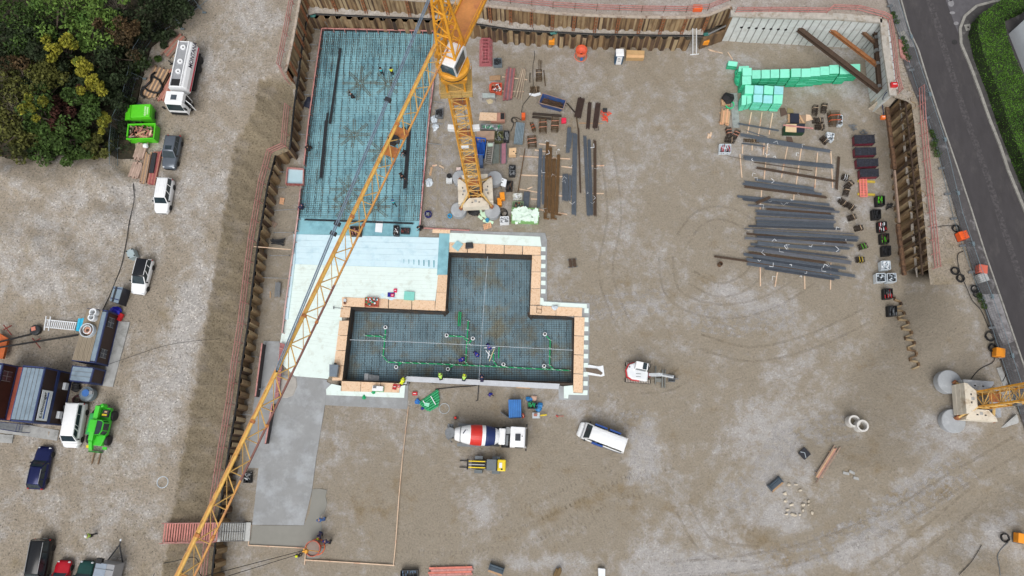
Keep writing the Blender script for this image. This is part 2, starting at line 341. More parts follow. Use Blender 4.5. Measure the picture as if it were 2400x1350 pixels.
def grid_mesh(name,X,Y,Z,m,pale,brown,extra=None):
 r,c=X.shape;V=np.stack([X,Y,Z],-1).reshape(-1,3)
 i=np.arange(r*c).reshape(r,c);F=np.stack([i[:-1,:-1],i[:-1,1:],i[1:,1:],i[1:,:-1]],-1).reshape(-1,4)
 me=bpy.data.meshes.new(name);me.vertices.add(len(V));me.vertices.foreach_set('co',V.astype(np.float32).ravel())
 me.loops.add(F.size);me.polygons.add(len(F));me.loops.foreach_set('vertex_index',F.astype(np.int32).ravel())
 me.polygons.foreach_set('loop_start',np.arange(0,F.size,4,dtype=np.int32));me.polygons.foreach_set('use_smooth',np.ones(len(F),dtype=bool))
 me.update(calc_edges=True);paint(me,[b[:5]+(b[5]*.8,)for b in pale],[b[:5]+(b[5]*.6,)for b in brown])
 if extra is not None:a_=np.empty(len(V),np.float32);me.attributes['brown'].data.foreach_get('value',a_);me.attributes['brown'].data.foreach_set('value',np.clip(a_+extra.ravel(),0,1.5).astype(np.float32))
 me.materials.append(m)
 o=bpy.data.objects.new(name,me);COL.objects.link(o);o['kind']='structure'
 return o
def rough(X,Y,a=1.0):
 return a*(0.05*np.sin(X*0.9+1.3*np.sin(Y*0.35))+0.05*np.sin(Y*0.7+1.7*np.sin(X*0.27))+0.03*np.sin(X*2.3+Y*1.9)+0.02*np.sin(3.1*Y-2.2*X))
def inside(poly,X,Y):
 r=np.zeros(X.shape,bool);n=len(poly)
 for i in range(n):
  x1,y1=poly[i][0],poly[i][1];x2,y2=poly[(i+1)%n][0],poly[(i+1)%n][1]
  c=((y1>Y)!=(y2>Y))&(X<(x2-x1)*(Y-y1)/(y2-y1+1e-12)+x1);r^=c
 return r
PITZ=0.1
PIT=[P(u,v,PITZ)for u,v in((1052,591),(1246.7,597),(1241.6,737.8),(1346,741),(1343,898),(952.5,884),(949.6,897),(801.4,892.5),(821.6,720),(1043,729))]
def grow(poly,d):
 n=len(poly);out=[]
 for i in range(n):
  a,b,c=poly[i-1],poly[i],poly[(i+1)%n]
  e1=V_((b.x-a.x,b.y-a.y)).normalized();e2=V_((c.x-b.x,c.y-b.y)).normalized()
  n1=V_((-e1.y,e1.x));n2=V_((-e2.y,e2.x));m=(n1+n2);m=m/max(0.3,(1+n1.dot(n2)))
  out.append(V_((b.x+m.x*d,b.y+m.y*d,b.z)))
 return out
_ar=sum(PIT[i].x*PIT[(i+1)%10].y-PIT[(i+1)%10].x*PIT[i].y for i in range(10))
PIT_OUT=grow(PIT,0.33 if _ar<0 else-0.33)
ew_f=interp([p.y for p in EAST_LOW],[p.x for p in EAST_LOW]);y_e=EAST_LOW[-1].y
def floor_h(X,Y):
 d=np.clip((y_e-0.5-Y)/22.0,0,1)
 a0=ew_f(Y)-1.0;lim=np.where(Y>y_e,0.0,1.0)
 south=np.clip((y_e+2.2-Y)/2.5,0,1)
 a=ew_f(np.maximum(Y,y_e))-0.1-20*d**1.2;w=3.2+24*d
 h=5.9*sstep(0,1,(X-a)/w)*sstep(0,1,south)
 for cx,cy,r,q in HEAPS:h=h+q*np.exp(-(((X-cx)**2+(Y-cy)**2)/r**2)**2)
 return h
HEAPS=[(P(u,v,3).x,P(u,v,3).y,r,q)for u,v,r,q in((2300,1300,4.5,.9),(2390,1230,4,1.0),(2250,1380,4,.7),(2160,790,3,.35),(2050,1290,5,.2),(1740,1260,4,.15),(2180,1130,6,.3))]
gx=np.concatenate([np.arange(-60,-33,1.0),np.arange(-33,58,0.3),np.arange(58,120,1.2)]);gy=np.concatenate([np.arange(-60,-16,1.2),np.arange(-16,62,0.3)])
GX,GY=np.meshgrid(gx,gy)
GZ=floor_h(GX,GY)+rough(GX,GY,0.5)-0.04
SLABTOP=[P(u,v,0)for u,v in((748,62),(1022,68),(1003,515),(1060,540),(1275,545),(1385,705),(1380,940),(1310,940),(955,900),(955,950),(765,925),(690,885),(655,805),(690,520))]
flat=inside(grow(SLABTOP,0.0),GX,GY)
GZ[flat]=np.minimum(GZ[flat],-0.06)
GZ[inside(PIT_OUT,GX,GY)]=-3.2
grid_mesh('ground',GX,GY,GZ,PITMUD,PALE,BROWN)
ys=np.arange(-60,110,0.4);ts=np.concatenate([np.arange(0,9,0.2),np.arange(9,50,0.45),np.arange(50,125,3)])
TT,YY=np.meshgrid(ts,ys)
north=YY>y_step
XW=np.where(north,up_x(YY),xw_f(YY)-0.25)
EDGE=bank_f(YY);Wd=np.maximum(XW-EDGE,0.8)*(1+.035*np.sin(YY*1.7+2*np.sin(YY*.31))+.03*np.sin(YY*4.3)+.02*np.sin(YY*9.1))
zb=2.75+3.25*np.clip((TT/Wd-.06)/.92,0,1)
k=sstep(y_step-0.8,y_step+0.5,YY)
ZZ=zb*(1-k)+6.0*k
XX=XW-TT
bankz=(1-sstep(.85,1.0,TT/Wd))*sstep(.3,1.2,TT)*(1-k)
ZZ=ZZ+rough(XX,YY,1.1)*sstep(0.2,2.0,TT)+bankz*(.05*np.sin(YY*1.3+2.5*np.sin(YY*.41)+1.5*np.sin(XX*1.1))+.04*np.sin(YY*3.7+XX*3.1+2*np.sin(YY*.77))+.035*np.sin(XX*6.0-YY*3.3+3*np.sin(YY*.53)))
_u,_v=proj(np.stack([XX,YY,ZZ],-1).reshape(-1,3));_u=_u.reshape(XX.shape);_v=_v.reshape(XX.shape)
def heap(cx,cy,rx,ry,an,h,p=1.0):
 t=R_(an);dx=_u-cx;dy=_v-cy;q=np.sqrt(((dx*math.cos(t)+dy*math.sin(t))/rx)**2+((-dx*math.sin(t)+dy*math.cos(t))/ry)**2)*(1+.12*np.sin(5*np.arctan2(dy,dx)+cx));return h*np.clip(1-q,0,1)**p
for hp in((120,440,190,90,-8,1.6),(40,560,150,110,10,1.3),(235,520,60,75,20,.9),(250,425,70,55,0,1.0),(190,640,55,70,15,.8),(100,650,90,60,0,.7),(20,420,90,60,0,1.0),(70,690,60,40,0,.5),(150,560,18,60,12,.5),(90,570,16,55,12,.4),(290,480,40,26,10,-.5),(305,400,36,24,0,-.4)):ZZ=ZZ+heap(*hp)*sstep(0,3,TT-2)
grid_mesh('yard',XX,YY,ZZ,PLATEAU,L_PALE,L_BROWN,.8*(1-sstep(.93,1.0,TT/Wd))*(1-k))
nu=interp([p.x for p in NORTH_UP]+[P(1715,30,6).x,P(2069,40,6).x,130],[p.y for p in NORTH_UP]+[P(1715,30,6).y,P(2069,40,6).y,P(2069,40,6).y])
xs=np.arange(up_corner.x,120,0.7);ts=np.concatenate([np.arange(0,12,0.4),np.arange(12,70,2.5)])
XX,TT=np.meshgrid(xs,ts);YY=nu(XX)+0.15+TT
NORTHM=gravel('north_yard_gravel',(158,148,138),(176,170,166),(140,124,104),grain=4.2,contrast=0.42,stones=0.35)
grid_mesh('north_yard',XX,YY,5.995+rough(XX,YY,0.6)*sstep(0.1,1,TT),NORTHM,[(1500,12,300,12,2,.3)],[(1600,20,100,10,0,.2)])
_c=[P(2094,228,6),P(2084,170,6),P(2075,110,6),P(2069,46,6)];_e=[p for p in EAST_UP if p.y<_c[0].y-.6]+[P(2134,240,6)]+_c;eu=interp([p.y for p in _e],[p.x for p in _e])
ysE=np.arange(y_e-1.5,nu(50.0)+0.4,0.5);ts=np.concatenate([np.arange(0,14,0.4),np.arange(14,70,2.5)])
TT,YY=np.meshgrid(ts,ysE);XX=eu(YY)+0.1+TT
grid_mesh('verge',XX,YY,5.98+rough(XX,YY,0.6)*sstep(0.1,1,TT)*sstep(0,2.5,YY-y_e+1.5),PLATEAU,[(2200,500,40,90,15,.3)],[(2220,650,60,60,0,.8),(2170,300,30,60,0,.5)])
mb=MB()
for(x0,y0,x1,y1)in((-900,100,900,900),(-900,-900,900,-55),(-900,-55,-110,100),(115,-55,900,100)):
 mb.add([(x0,y0,5.2),(x1,y0,5.2),(x1,y1,5.2),(x0,y1,5.2)],[(0,1,2,3)])
sT(mb.build('far_land',mat('meadow',(104,108,80),0.95,var=0.3,scale=0.05)))
KL=[(2090,-60),(2110,0),(2130,74),(2151,119),(2169,178),(2196,261),(2243,397),(2277,500),(2308,598),(2346,707),(2397,856),(2470,1060)]
KRp=[(2560,-90),(2440,0),(2330,5),(2287,16),(2259,40),(2248,68),(2250,104),(2270,151),(2293,213),(2317,281),(2341,341),(2360,399),(2410,520),(2520,800)]
LW=[(2040,-60),(2076,0),(2100,74),(2118,150),(2140,212),(2160,262),(2204,380),(2240,500),(2268,598),(2300,707),(2348,856),(2420,1060)]
BL=[(2273,72),(2284,95),(2310,165),(2332,230),(2352,290),(2372,345),(2394,397),(2440,510),(2550,800)]
def ribbon(name,A,B,z,m,zoff=0.0):
 A=rS([P(u,v,6)for u,v in A],1.0);B=rS([P(u,v,6)for u,v in B],1.0)
 k=max(len(A),len(B))
 fa=lambda L,t:L[min(len(L)-1,int(round(t*(len(L)-1))))]
 vs=[];fs=[]
 for i in range(k):
  a=fa(A,i/(k-1));b=fa(B,i/(k-1));vs+=[(a.x,a.y,z),(b.x,b.y,z)]
 for i in range(k-1):fs.append((2*i,2*i+1,2*i+3,2*i+2))
 m_=MB();m_.add(vs,fs);return sT(m_.build(name,m))
far=[(u+330,v)for u,v in KL]
ribbon('road',KL,[(2640,-60),(2680,100),(2700,300),(2760,600),(2800,900),(2850,1060)],6.10,ROADM)
ribbon('pavement',LW,KL,6.14,PAVE)
mb=MB();poly=[P(u,v,6)for u,v in KRp[2:]]+[P(u,v,6)for u,v in BL[::-1]]+[P(2300,40,6),P(2338,8,6)]
mb.prism([(p.x,p.y)for p in poly],5.9,6.22);sT(mb.build('pavement',mat('pavement_dark',(74,72,72),0.9,var=0.2,scale=1.2,second=(112,110,108),amt=0.3,bump=0.15)))
mb=MB();KST=mat('kerb_stone',(150,148,142),0.8,var=0.2,scale=1.5)
def kerb(mb,pts,z,w,h):
 pp=rS([P(u,v,6)for u,v in pts],1.0)
 for a,b in zip(pp[:-1],pp[1:]):
  d=(b-a).normalized()*0.012;mb.bar((a.x+d.x,a.y+d.y,z),(b.x-d.x,b.y-d.y,z),w,h)
kerb(mb,KL,6.13,0.17,0.2);sT(mb.build('kerb',KST))
mb=MB();kerb(mb,KRp[1:],6.16,0.34,0.22);sT(mb.build('kerb',KST))
mb=MB();pl=[P(u,v,6)for u,v in BL];ol=oP(pl,0.62)
for i in range(len(pl)-1):mb.hexa([(pl[i].x,pl[i].y,6),(pl[i+1].x,pl[i+1].y,6),(ol[i+1].x,ol[i+1].y,6),(ol[i].x,ol[i].y,6),(pl[i].x,pl[i].y,6.24),(pl[i+1].x,pl[i+1].y,6.24),(ol[i+1].x,ol[i+1].y,6.24),(ol[i].x,ol[i].y,6.24)])
sT(mb.build('path',mat('pale_path',(118,117,117),0.9,var=0.15,scale=1.5)))
def decal(name,pts,z,m):
 mb=MB();pp=[P(u,v,6)for u,v in pts];mb.prism([(p.x,p.y)for p in pp],z-0.02,z);return sT(mb.build(name,m))
WORN=mat('worn_asphalt',(84,81,82),0.9,var=0.25,scale=4.0,second=(66,63,65),amt=0.75)
wl=[(2176,0),(2196,60),(2216,130),(2238,200),(2262,275),(2290,350),(2318,430),(2352,540),(2392,660),(2440,800)]
ribbon('road_wear',[(u-7,v)for u,v in wl],[(u+8,v)for u,v in wl],6.105,WORN)
for(x,y,rx,ry)in((500,30,24,28),(510,105,22,12),(540,188,20,14),(492,0,20,14)):
 decal('road_patch',[(2080+(x+rx*math.cos(t))/3.375,(y+ry*math.sin(t))/3.375)for t in np.linspace(0,6.0,10)],6.107,mat('cobbles',(134,133,136),0.85,var=0.25,scale=3))
decal('road_patch',[(2215,0),(2230,40),(2248,88),(2250,70),(2258,40),(2287,12),(2330,2),(2330,-30),(2210,-30)],6.106,mat('side_street',(90,88,92),0.9,var=0.15,scale=1.5))
decal('pavement_patch',[(2300,690),(2338,690),(2356,745),(2376,800),(2350,810),(2318,740)],6.145,mat('pale_patch',(138,136,138),0.9,var=0.25,scale=1.5,second=(98,94,95),amt=0.5))
decal('pavement_patch',[(2078,0),(2106,0),(2126,74),(2142,112),(2120,110),(2100,70)],6.145,mat('pale_patch2',(122,121,122),0.9,var=0.3,scale=1.2))
mb=MB();mb.cyl(V_(P(2236,100,6))+V_((0,0,0.12)),0.36,0.03,18);tag(mb.build('manhole_cover',mat('cast_iron',(48,47,48),0.7,var=0.3,scale=8)),'round dark manhole cover in the asphalt near the side street corner','manhole cover')
PILES=[mat('pile_rust_%d'%i,c,0.85,var=0.28,scale=1.3,second=s,amt=a,streak=(1.2,1.2,0.25))for i,(c,s,a)in enumerate((((156,134,102),(112,90,66),.45),((144,120,88),(100,78,58),.5),((120,96,70),(80,62,48),.5),((168,148,116),(126,104,78),.4),((94,74,58),(64,50,42),.5)))]
def pile_wall(path,z0,z1,period=1.25,depth=0.42,jit=0.05,weights=(3,3,3,2,1),thick=0.04,flip=1):
 pts=rS(path,0.05);cum=[0]
 for a,b in zip(pts[:-1],pts[1:]):cum.append(cum[-1]+(b-a).length)
 f=[interp(cum,[p[i]for p in pts])for i in range(2)];L=cum[-1];n=int(L/period)
 st=[]
 for i in range(n):
  for ph,o in((0,0),(0.32,0),(0.5,1),(0.82,1)):st.append(((i+ph)*period,o,i))
 st.append((n*period,0,n))
 def at(s,o):
  x,y=f[0](s),f[1](s);e=0.3;dx,dy=f[0](s+e)-f[0](s-e),f[1](s+e)-f[1](s-e);d=math.hypot(dx,dy)or 1
  return x-dy/d*o*depth*flip,y+dx/d*o*depth*flip
 mb=MB();tz=[z1+random.uniform(-jit,jit)for _ in range(n+1)];cm=random.choices(range(5),weights,k=n+1)
 for(s0,o0,i0),(s1,o1,i1)in zip(st[:-1],st[1:]):
  a=at(s0,o0);b=at(s1,o1);dx,dy=b[0]-a[0],b[1]-a[1];d=math.hypot(dx,dy);nx,ny=-dy/d*thick,dx/d*thick
  mb.m=cm[i0]if o0==o1 else(cm[i0]+1)%5
  z=tz[i0]
  mb.hexa([(a[0],a[1],z0),(b[0],b[1],z0),(b[0]+nx,b[1]+ny,z0),(a[0]+nx,a[1]+ny,z0),(a[0],a[1],z),(b[0],b[1],z),(b[0]+nx,b[1]+ny,z),(a[0]+nx,a[1]+ny,z)])
 return mb
def wall_thing(name,label,base,mb,pname='pile_panel'):
 t=tH(name,label,'sheet pile wall',base);mb.build(pname,PILES,t,w0=True);return t
w_west=wall_thing('sheet_pile_wall','long rusty sheet pile wall along the left side of the pit below the red railing',WEST_LOW[8],pile_wall(WEST_LOW,-0.3,2.85,1.5,0.55,flip=-1,weights=(4,4,2,2,1)))
w_north=wall_thing('sheet_pile_wall','lower row of rusty sheet piles along the top end of the pit floor',NORTH_LOW[4],pile_wall(NORTH_LOW,-0.3,2.65,1.55,0.45,weights=(3,2,3,3,3),flip=-1))
w_nup=wall_thing('sheet_pile_wall','upper tan sheet pile wall with rusty posts above the gravel berm at the top',NORTH_UP[4],pile_wall(NORTH_UP,2.3,6.0,1.2,0.12,jit=0.02,weights=(4,3,2,4,0),flip=-1))
w_wup=wall_thing('sheet_pile_wall','short upper sheet pile wall in the top left corner of the pit',WEST_UP[2],pile_wall(WEST_UP,2.3,6.0,1.2,0.12,jit=0.02,weights=(4,3,2,4,0),flip=1))
w_e=wall_thing('sheet_pile_wall','lower row of deep rusty sheet piles with brown walings, right of the pit',EAST_LOW[2],pile_wall(EAST_LOW,-0.3,4.1,1.5,0.6,jit=0.2,weights=(2,3,3,1,4),flip=1))
w_eu=wall_thing('sheet_pile_wall','upper row of dark rusty sheet piles beside the right pink railing',EAST_UP[2],pile_wall([V_((p.x,p.y,0))for p in EAST_UP],3.2,5.95,1.5,0.5,jit=0.12,weights=(1,1,3,0,5),flip=1))
bur=[P(u,v,2.6)for u,v in((2118,685),(2122,740),(2127,790),(2131,840),(2139,890))]
mbb=pile_wall(bur,0.2,2.0,1.35,0.6,jit=0.1,weights=(0,1,3,0,3),thick=.16,flip=1)
hz=floor_h(np.array([v[0]for v in mbb.v]),np.array([v[1]for v in mbb.v]))
mbb.v=[(v[0],v[1],(h+0.35 if i%8>=4 else h-0.6))for i,(v,h)in enumerate(zip(mbb.v,hz))]
wall_thing('sheet_pile_wall','buried sheet piles whose wavy tops just stick out of the ground below the right wall',bur[2],mbb)
mb=MB()
for a,b in(((1,.5),(2,.6)),((2,.65),(3,.7)),((3,.75),(5,.95))):
 pass
for(u0,v0,u1,v1,m)in((2078,252,2096,396,0),(2096,400,2107,522,1),(2104,526,2119,645,0)):
 a=P(u0,v0,2.6);b=P(u1,v1,2.6)
 mb=MB();mb.bar(a,b,0.42 if m==0 else 0.22,0.34);n=V_((b.y-a.y,a.x-b.x,0)).normalized()
 if m==0:
  for s in(-1,1):mb.bar(a+n*0.19*s+V_((0,0,.2)),b+n*0.19*s+V_((0,0,.2)),0.05,0.1)
 mb.build('waling',RUST if m==0 else OLDWOOD,w_e,w0=True)
for i,p in enumerate(rS(EAST_UP,1.5)[1:-1]):
 mb=MB();mb.bar((p.x-.25,p.y,5.2),(p.x+.15,p.y,5.2),.12,.12);mb.bar((p.x-.28,p.y,3.5),(p.x-.28,p.y+.05,6.05),.1,.14)
 mb.build('brace',RUSTD,w_eu,w0=True)
mb=MB();pp=[V_((p.x-.3,p.y,5.3))for p in EAST_UP]
for a,b in zip(pp[:-1],pp[1:]):mb.bar(a,b,.18,.18)
mb.build('waling',RUSTD,w_eu,w0=True)
POST=mat('rust_orange_post',(156,102,68),0.8,var=0.25,scale=3,second=(110,70,50),amt=0.4)
def soldier(pth,owner,step,d):
 for p,q in zip(rS(pth,step),oP(rS(pth,step),d)):
  n=(q-p);n.z=0;t=V_((-n.y,n.x,0)).normalized()
  mb=MB()
  for s in(-.15,.15):mb.bar(q+t*s+V_((0,0,-.3)),q+t*s+V_((0,0,3.35)),.09,.16)
  for z in(0.1,0.8,1.5,2.2,2.9):mb.box((q.x,q.y,q.z+z),(.3,.06,.14),math.atan2(t.y,t.x))
  mb.build('post',POST,owner,w0=True)
soldier(NORTH_UP[:-1],w_nup,3.35,-0.3);soldier(WEST_UP,w_wup,2.4,0.3)
for pth,ow in((NORTH_UP,w_nup),(WEST_UP,w_wup)):
 mb=MB();q=[V_((p.x,p.y,6.02))for p in pth]
 for a,b in zip(q[:-1],q[1:]):mb.bar(a,b,.34,.2)
 mb.build('capping_beam',mat('pale_capping',(176,164,150),.8,var=.2,scale=2,second=(120,96,80),amt=.35),ow,w0=True)
mb=MB();hi=rS(NORTH_UP,0.8)
lowf=interp([p.x for p in NORTH_LOW],[p.y for p in NORTH_LOW])
def strip(A,B,m,name):
 k=max(len(A),len(B));mb=MB();vs=[];fs=[]
 for i in range(k):
  a=A[min(len(A)-1,round(i/(k-1)*(len(A)-1)))];b=B[min(len(B)-1,round(i/(k-1)*(len(B)-1)))]
  for j in range(4):
   p=V_(a).lerp(V_(b),j/3);r=random.uniform(-.06,.06)if 0<j<3 else 0;vs.append((p.x+r,p.y+r,p.z+r+(0.12*math.sin(i*1.1)if j==0 else 0)))
 for i in range(k-1):
  for j in range(3):fs.append((4*i+j,4*i+j+1,4*i+j+5,4*i+j+4))
 mb.add(vs,fs);o=sT(mb.build(name,m,smooth=True));return o
BERM=gravel('berm_gravel',(160,152,142),(180,176,172),(138,122,104),grain=3.5,contrast=0.5,stones=0.4)
strip([p+V_((0,0,.45))for p in rS(NORTH_UP[:-1],0.7)],[p+V_((0,.15,-.05))for p in rS(NORTH_LOW,0.7)],BERM,'berm')
strip([p+V_((0,0,.4))for p in rS(WEST_UP,0.7)],[p+V_((-.15,0,-.1))for p in rS(WEST_LOW[:4],0.7)],BERM,'berm')
strip([V_((p.x,p.y,3.7))for p in rS(EAST_LOW,0.7)],[V_((p.x-.1,p.y,3.9))for p in rS(EAST_UP,0.7)],BERM,'berm')
SHOT=mat('sprayed_concrete',(205,210,209),0.9,var=0.1,scale=1.3,second=(190,192,188),amt=0.35,bump=0.3)
def shot(path,z1,name_part,parent):
 pts=rS(path,0.16);mb=MB();n=len(pts)
 for i,(a,b)in enumerate(zip(pts[:-1],pts[1:])):
  mb.m=1 if i%6==0 else 0
  out=0.0 if i%6 else 0.05
  t=(b-a).normalized();nn=V_((-t.y,t.x,0))
  a2=a+nn*(0.5);b2=b+nn*0.5;a1=a+nn*out;b1=b+nn*out
  mb.hexa([(a1.x,a1.y,-.3),(b1.x,b1.y,-.3),(b2.x,b2.y,-.3),(a2.x,a2.y,-.3),(a1.x,a1.y,z1),(b1.x,b1.y,z1),(b2.x,b2.y,z1),(a2.x,a2.y,z1)])
 return mb.build(name_part,[SHOT,mat('concrete_joint',(150,152,150),.9,var=.1)],parent,w0=True)
sw=tH('retaining_wall','pale grey sprayed concrete retaining wall with drain holes in the top right corner','retaining wall',SHOT_N[2])
shot(SHOT_N,6.1,'wall_face',sw);shot(SHOT_E,6.1,'wall_face',sw)
for i in range(7):
 a=Q('O',853+i*74,243+i*1.5,3.6);yb=interp([p.x for p in SHOT_N],[p.y for p in SHOT_N])(a.x)
 mb=MB();mb.cyl((a.x,yb+0.02,3.3),0.2,0.1,12,'y');mb.build('drain_hole',BK_,sw,w0=True)
mb=MB();q=[P(u,v,6)for u,v in((1712,32),(1760,35),(1860,38),(1960,40),(2066,48))]
mb2=rS(q,1.0)
for a,b in zip(mb2[:-1],mb2[1:]):mb.bar(a+V_((0,0,.05)),b+V_((0,0,.05)),.9,.3)
q=rS([P(2069,46,6),P(2075,110,6),P(2084,170,6),P(2092,225,6)],1.0)
for a,b in zip(q[:-1],q[1:]):mb.bar(a+V_((0,0,.05)),b+V_((0,0,.05)),.9,.3)
mb.build('wall_crown',mat('rough_concrete',(176,172,164),.95,var=.18,scale=2,second=(150,140,124),amt=.4,bump=.4),sw,w0=True)
mb=MB();a=P(1697,50,2.7);b=P(1690,95,0);c=P(1648,88,2.6)
mb.bar((a.x,a.y,3),(b.x,b.y,3),.3,6);mb.bar((c.x,c.y,1.2),(b.x,b.y,1.2),.3,2.6);mb.build('wall_return',PILES[2],sw,w0=True)
ss=tH('strut_frame','rusty brown steel strut frame bracing the top right corner of the sprayed concrete wall','strut frame',P(1990,140,3.8))
def beamH(mb,a,b,w=.42):
 mb.bar(a,b,.1,w*.8);d=V_((0,0,w*.42));mb.bar(a+d,b+d,w,.06);mb.bar(a-d,b-d,w,.06)
zs=3.6
for nm,(x0,y0),(x1,y1),w,m in(('waling',(1320,268),(2215,290),.5,RUST),('waling',(2185,280),(2235,900),.5,RUSTD),('strut',(1420,290),(2236,918),.62,RUSTD),('strut',(1730,290),(2215,660),.46,mat('rust_orange',(140,92,54),.8,var=.3,scale=3)),('strut',(2040,300),(2200,440),.38,RUST)):
 mb=MB();beamH(mb,Q('O',x0,y0,zs),Q('O',x1,y1,zs),w);mb.build(nm,m,ss,w0=True)
for x,y in((1410,260),(2080,270),(2150,280),(2195,380),(2200,510),(2210,640),(2225,870)):
 mb=MB();p=Q('O',x,y,zs+.1);mb.box((p.x,p.y,zs+.15),(.4,.4,.5),.2);mb.build('stiffener',CH_,ss,w0=True)
mb=MB();mb.bar(Q('O',1640,250,zs+.3),Q('O',1980,250,zs+.3),.8,.5);mb.build('packing',RUSTD,ss,w0=True)
mb=MB();pl=[Q('C',x,y,3.6)for x,y in((2040,650),(2160,610),(2290,640),(2290,700),(2180,800),(2100,760))]
mb.prism([(p.x,p.y)for p in pl],-.2,3.9,0.75);bl=[Q('C',x,y,.4)for x,y in((1885,860),(1990,730),(2090,760),(2160,800),(2040,925))]
mb.prism([(p.x,p.y)for p in bl],-.2,1.5,.8)
sO(mb,'concrete_block','pale lumpy concrete block at the foot of the strut frame, beside the first rusty pile','concrete block',mat('lump_concrete',(190,180,164),.95,var=.15,scale=1.2,second=(150,138,118),amt=.5,bump=.4))
def rail_thing(label,path,hs,lean=(0,0),step=2.2,r=.05,m=PINK,mp=None):
 t=tH('guard_rail',label,'guard rail',path[len(path)//2])
 for i,h in enumerate(hs):
  mb=MB();q=[V_((p.x+lean[0]*h,p.y+lean[1]*h,p.z+h))for p in path]
  for a,b in zip(q[:-1],q[1:]):mb.bar(a,b,r,.15)
  mb.build('rail',m,t,w0=True)
 for p in rS(path,step):
  mb=MB();mb.bar((p.x,p.y,p.z-.2),(p.x+lean[0]*hs[-1],p.y+lean[1]*hs[-1],p.z+hs[-1]+.12),.07,.07);mb.build('post',mp or m,t,w0=True)
 return t
rl=oP(WEST_LOW[3:],-0.55)
rl=[V_((p.x,p.y,3.0))for p in rl]
rail_thing('long pink board railing along the left edge of the pit, past the red stairs',rl,(.45,.85,1.25),(-.35,0),2.6)
q=[P(u,v,6)for u,v in((702,-40),(697,10),(683,85),(668,160),(688,197))]
rail_thing('short pink railing on top of the wall in the top left corner',[V_((p.x-.4,p.y,6))for p in q],(.45,.85,1.2),(-.25,0),2.4)
q=[V_((p.x,p.y+.75,6))for p in NORTH_UP[3:]]
rail_thing('pink board railing along the crest of the upper wall at the top of the photograph',q,(.4,.8,1.15),(0,.1),2.4,mp=RUST)
q=[P(u,v,6.0)for u,v in((1722,32),(1800,31),(1935,33),(1945,25),(2005,27),(2062,42),(2078,50),(2086,100),(2096,190),(2104,220))]
rail_thing('pink railing round the crown of the sprayed concrete wall at the top right',q,(.4,.8,1.1),(.1,.1),2.6)
q=[P(u,v,6.0)for u,v in((2148,210),(2152,290),(2160,380),(2172,500),(2185,630))]
rail_thing('pink board railing between the right rusty piles and the pale gravel verge',q,(.4,.75,1.1),(.35,0),2.0,r=.06)
TEAL=mat('teal_membrane',(134,186,198),.7,var=.14,scale=.45,second=(108,158,172),amt=.5)
LBLUE=mat('pale_blue_sheet',(206,231,240),.7,var=.04,scale=1.2,second=(188,218,230),amt=.35)
MINTW=mat('mint_white_board',(224,239,234),.75,var=.04,scale=1.2,second=(206,217,208),amt=.3)
BLIND=mat('grey_blinding',(146,148,149),.8,var=.1,scale=.5,second=(164,168,172),amt=.5,bump=.1)
BLINDW=mat('fresh_concrete',(132,131,124),.55,var=.06,scale=.7,bump=.1)
def sH(name,c,pts,z,m,thick=.08,struct=True,**kw):
 q=QL(c,pts,z);mb=MB();mb.prism([(p.x,p.y)for p in q],z-thick,z)
 if struct:return sT(mb.build(name,m))
 return sO(mb,name,kw['label'],kw['cat'],m,kw.get('group'))
structure_slab=sH('slab_membrane','p',[(755,68),(1016,73),(984,532),(980,560),(690,556),(698,510)],0.03,TEAL)
sH('slab_membrane','p',[(1030,540),(1054,546),(1048,646),(1024,645)],.13,TEAL)
sH('slab_membrane','p',[(688,549),(1036,557),(1030,630),(690,620)],.05,LBLUE)
for i in range(5):
 y=549+i*14.2
 sH('foam_sheet','p',[(694,y),(1033,y+8),(1031-i*.3,y+21.6),(692-i,y+13.7)],.075+.008*(5-i),LBLUE,.03,False,label=['pale blue foam sheet strip, topmost one, beside the dark reinforcement','pale blue foam sheet strip, second from the reinforced slab','pale blue foam sheet strip, middle one of the five','pale blue foam sheet strip, second from the white boards','pale blue foam sheet strip, the lowest one, touching the white boards'][i],cat='foam sheet',group='pale blue foam sheets')
sH('foam_board','p',[(688,619),(1029,630),(1020,706),(806,696),(800,760),(785,860),(768,888),(690,881),(652,845),(657,800)],.12,MINTW,.1,False,label='large field of white foam boards left of the timber edged pit',cat='foam board')
mb=MB()
for i in range(1,22):
 t=i/22
 a=P(686-31*t,622+180*t,.121);b=P(1026-(0 if t<.38 else 226),632+200*t-(0 if t<.38 else 6),.121);mb.bar(a,b,.02,.004)
sT(mb.build('board_joint',mat('joint_grey',(196,210,204),.8,var=.2)))
mb=MB();mb.prism([(p.x,p.y)for p in QL('H',[(265,500),(300,240),(245,590),(160,1290),(130,1280),(215,590)][:1]+[(296,20),(262,590),(178,1292),(135,1285),(205,700),(250,330)],.3)],0,.32);sO(mb,'edge_strip','pale blue upstand strip along the left formwork of the white boards','edge strip',LBLUE)
mb=MB()
for i in range(7):
 x=1592+i*61;q=QL('H',[(x-5-i*.8,560+i*2),(x+5+i*.8,560+i*2),(x+2+i,605+i*9),(x-2-i,605+i*9)],.09);mb.prism([(p.x,p.y)for p in q],.09,.125)
sT(mb.build('sheet_slit',TEAL))
sH('foam_board','J',[(100,-50),(830,-18),(840,60),(110,28)],.1,MINTW,.08,False,label='strip of white foam boards along the top edge of the pit timber',cat='foam board')
sH('foam_board','J',[(830,463),(855,468),(860,495),(1200,515),(1200,548),(1165,546),(828,526)],.1,MINTW,.08,False,label='white foam strip at the inner corner right of the pit',cat='foam board')
sH('foam_board','J',[(1018,1165),(1088,1158),(1092,1218),(1165,1222),(1175,1198),(1202,1200),(1200,1235),(1055,1232),(1052,1262),(1018,1260)],.1,MINTW,.08,False,label='white foam strip around the lower right corner of the pit',cat='foam board')
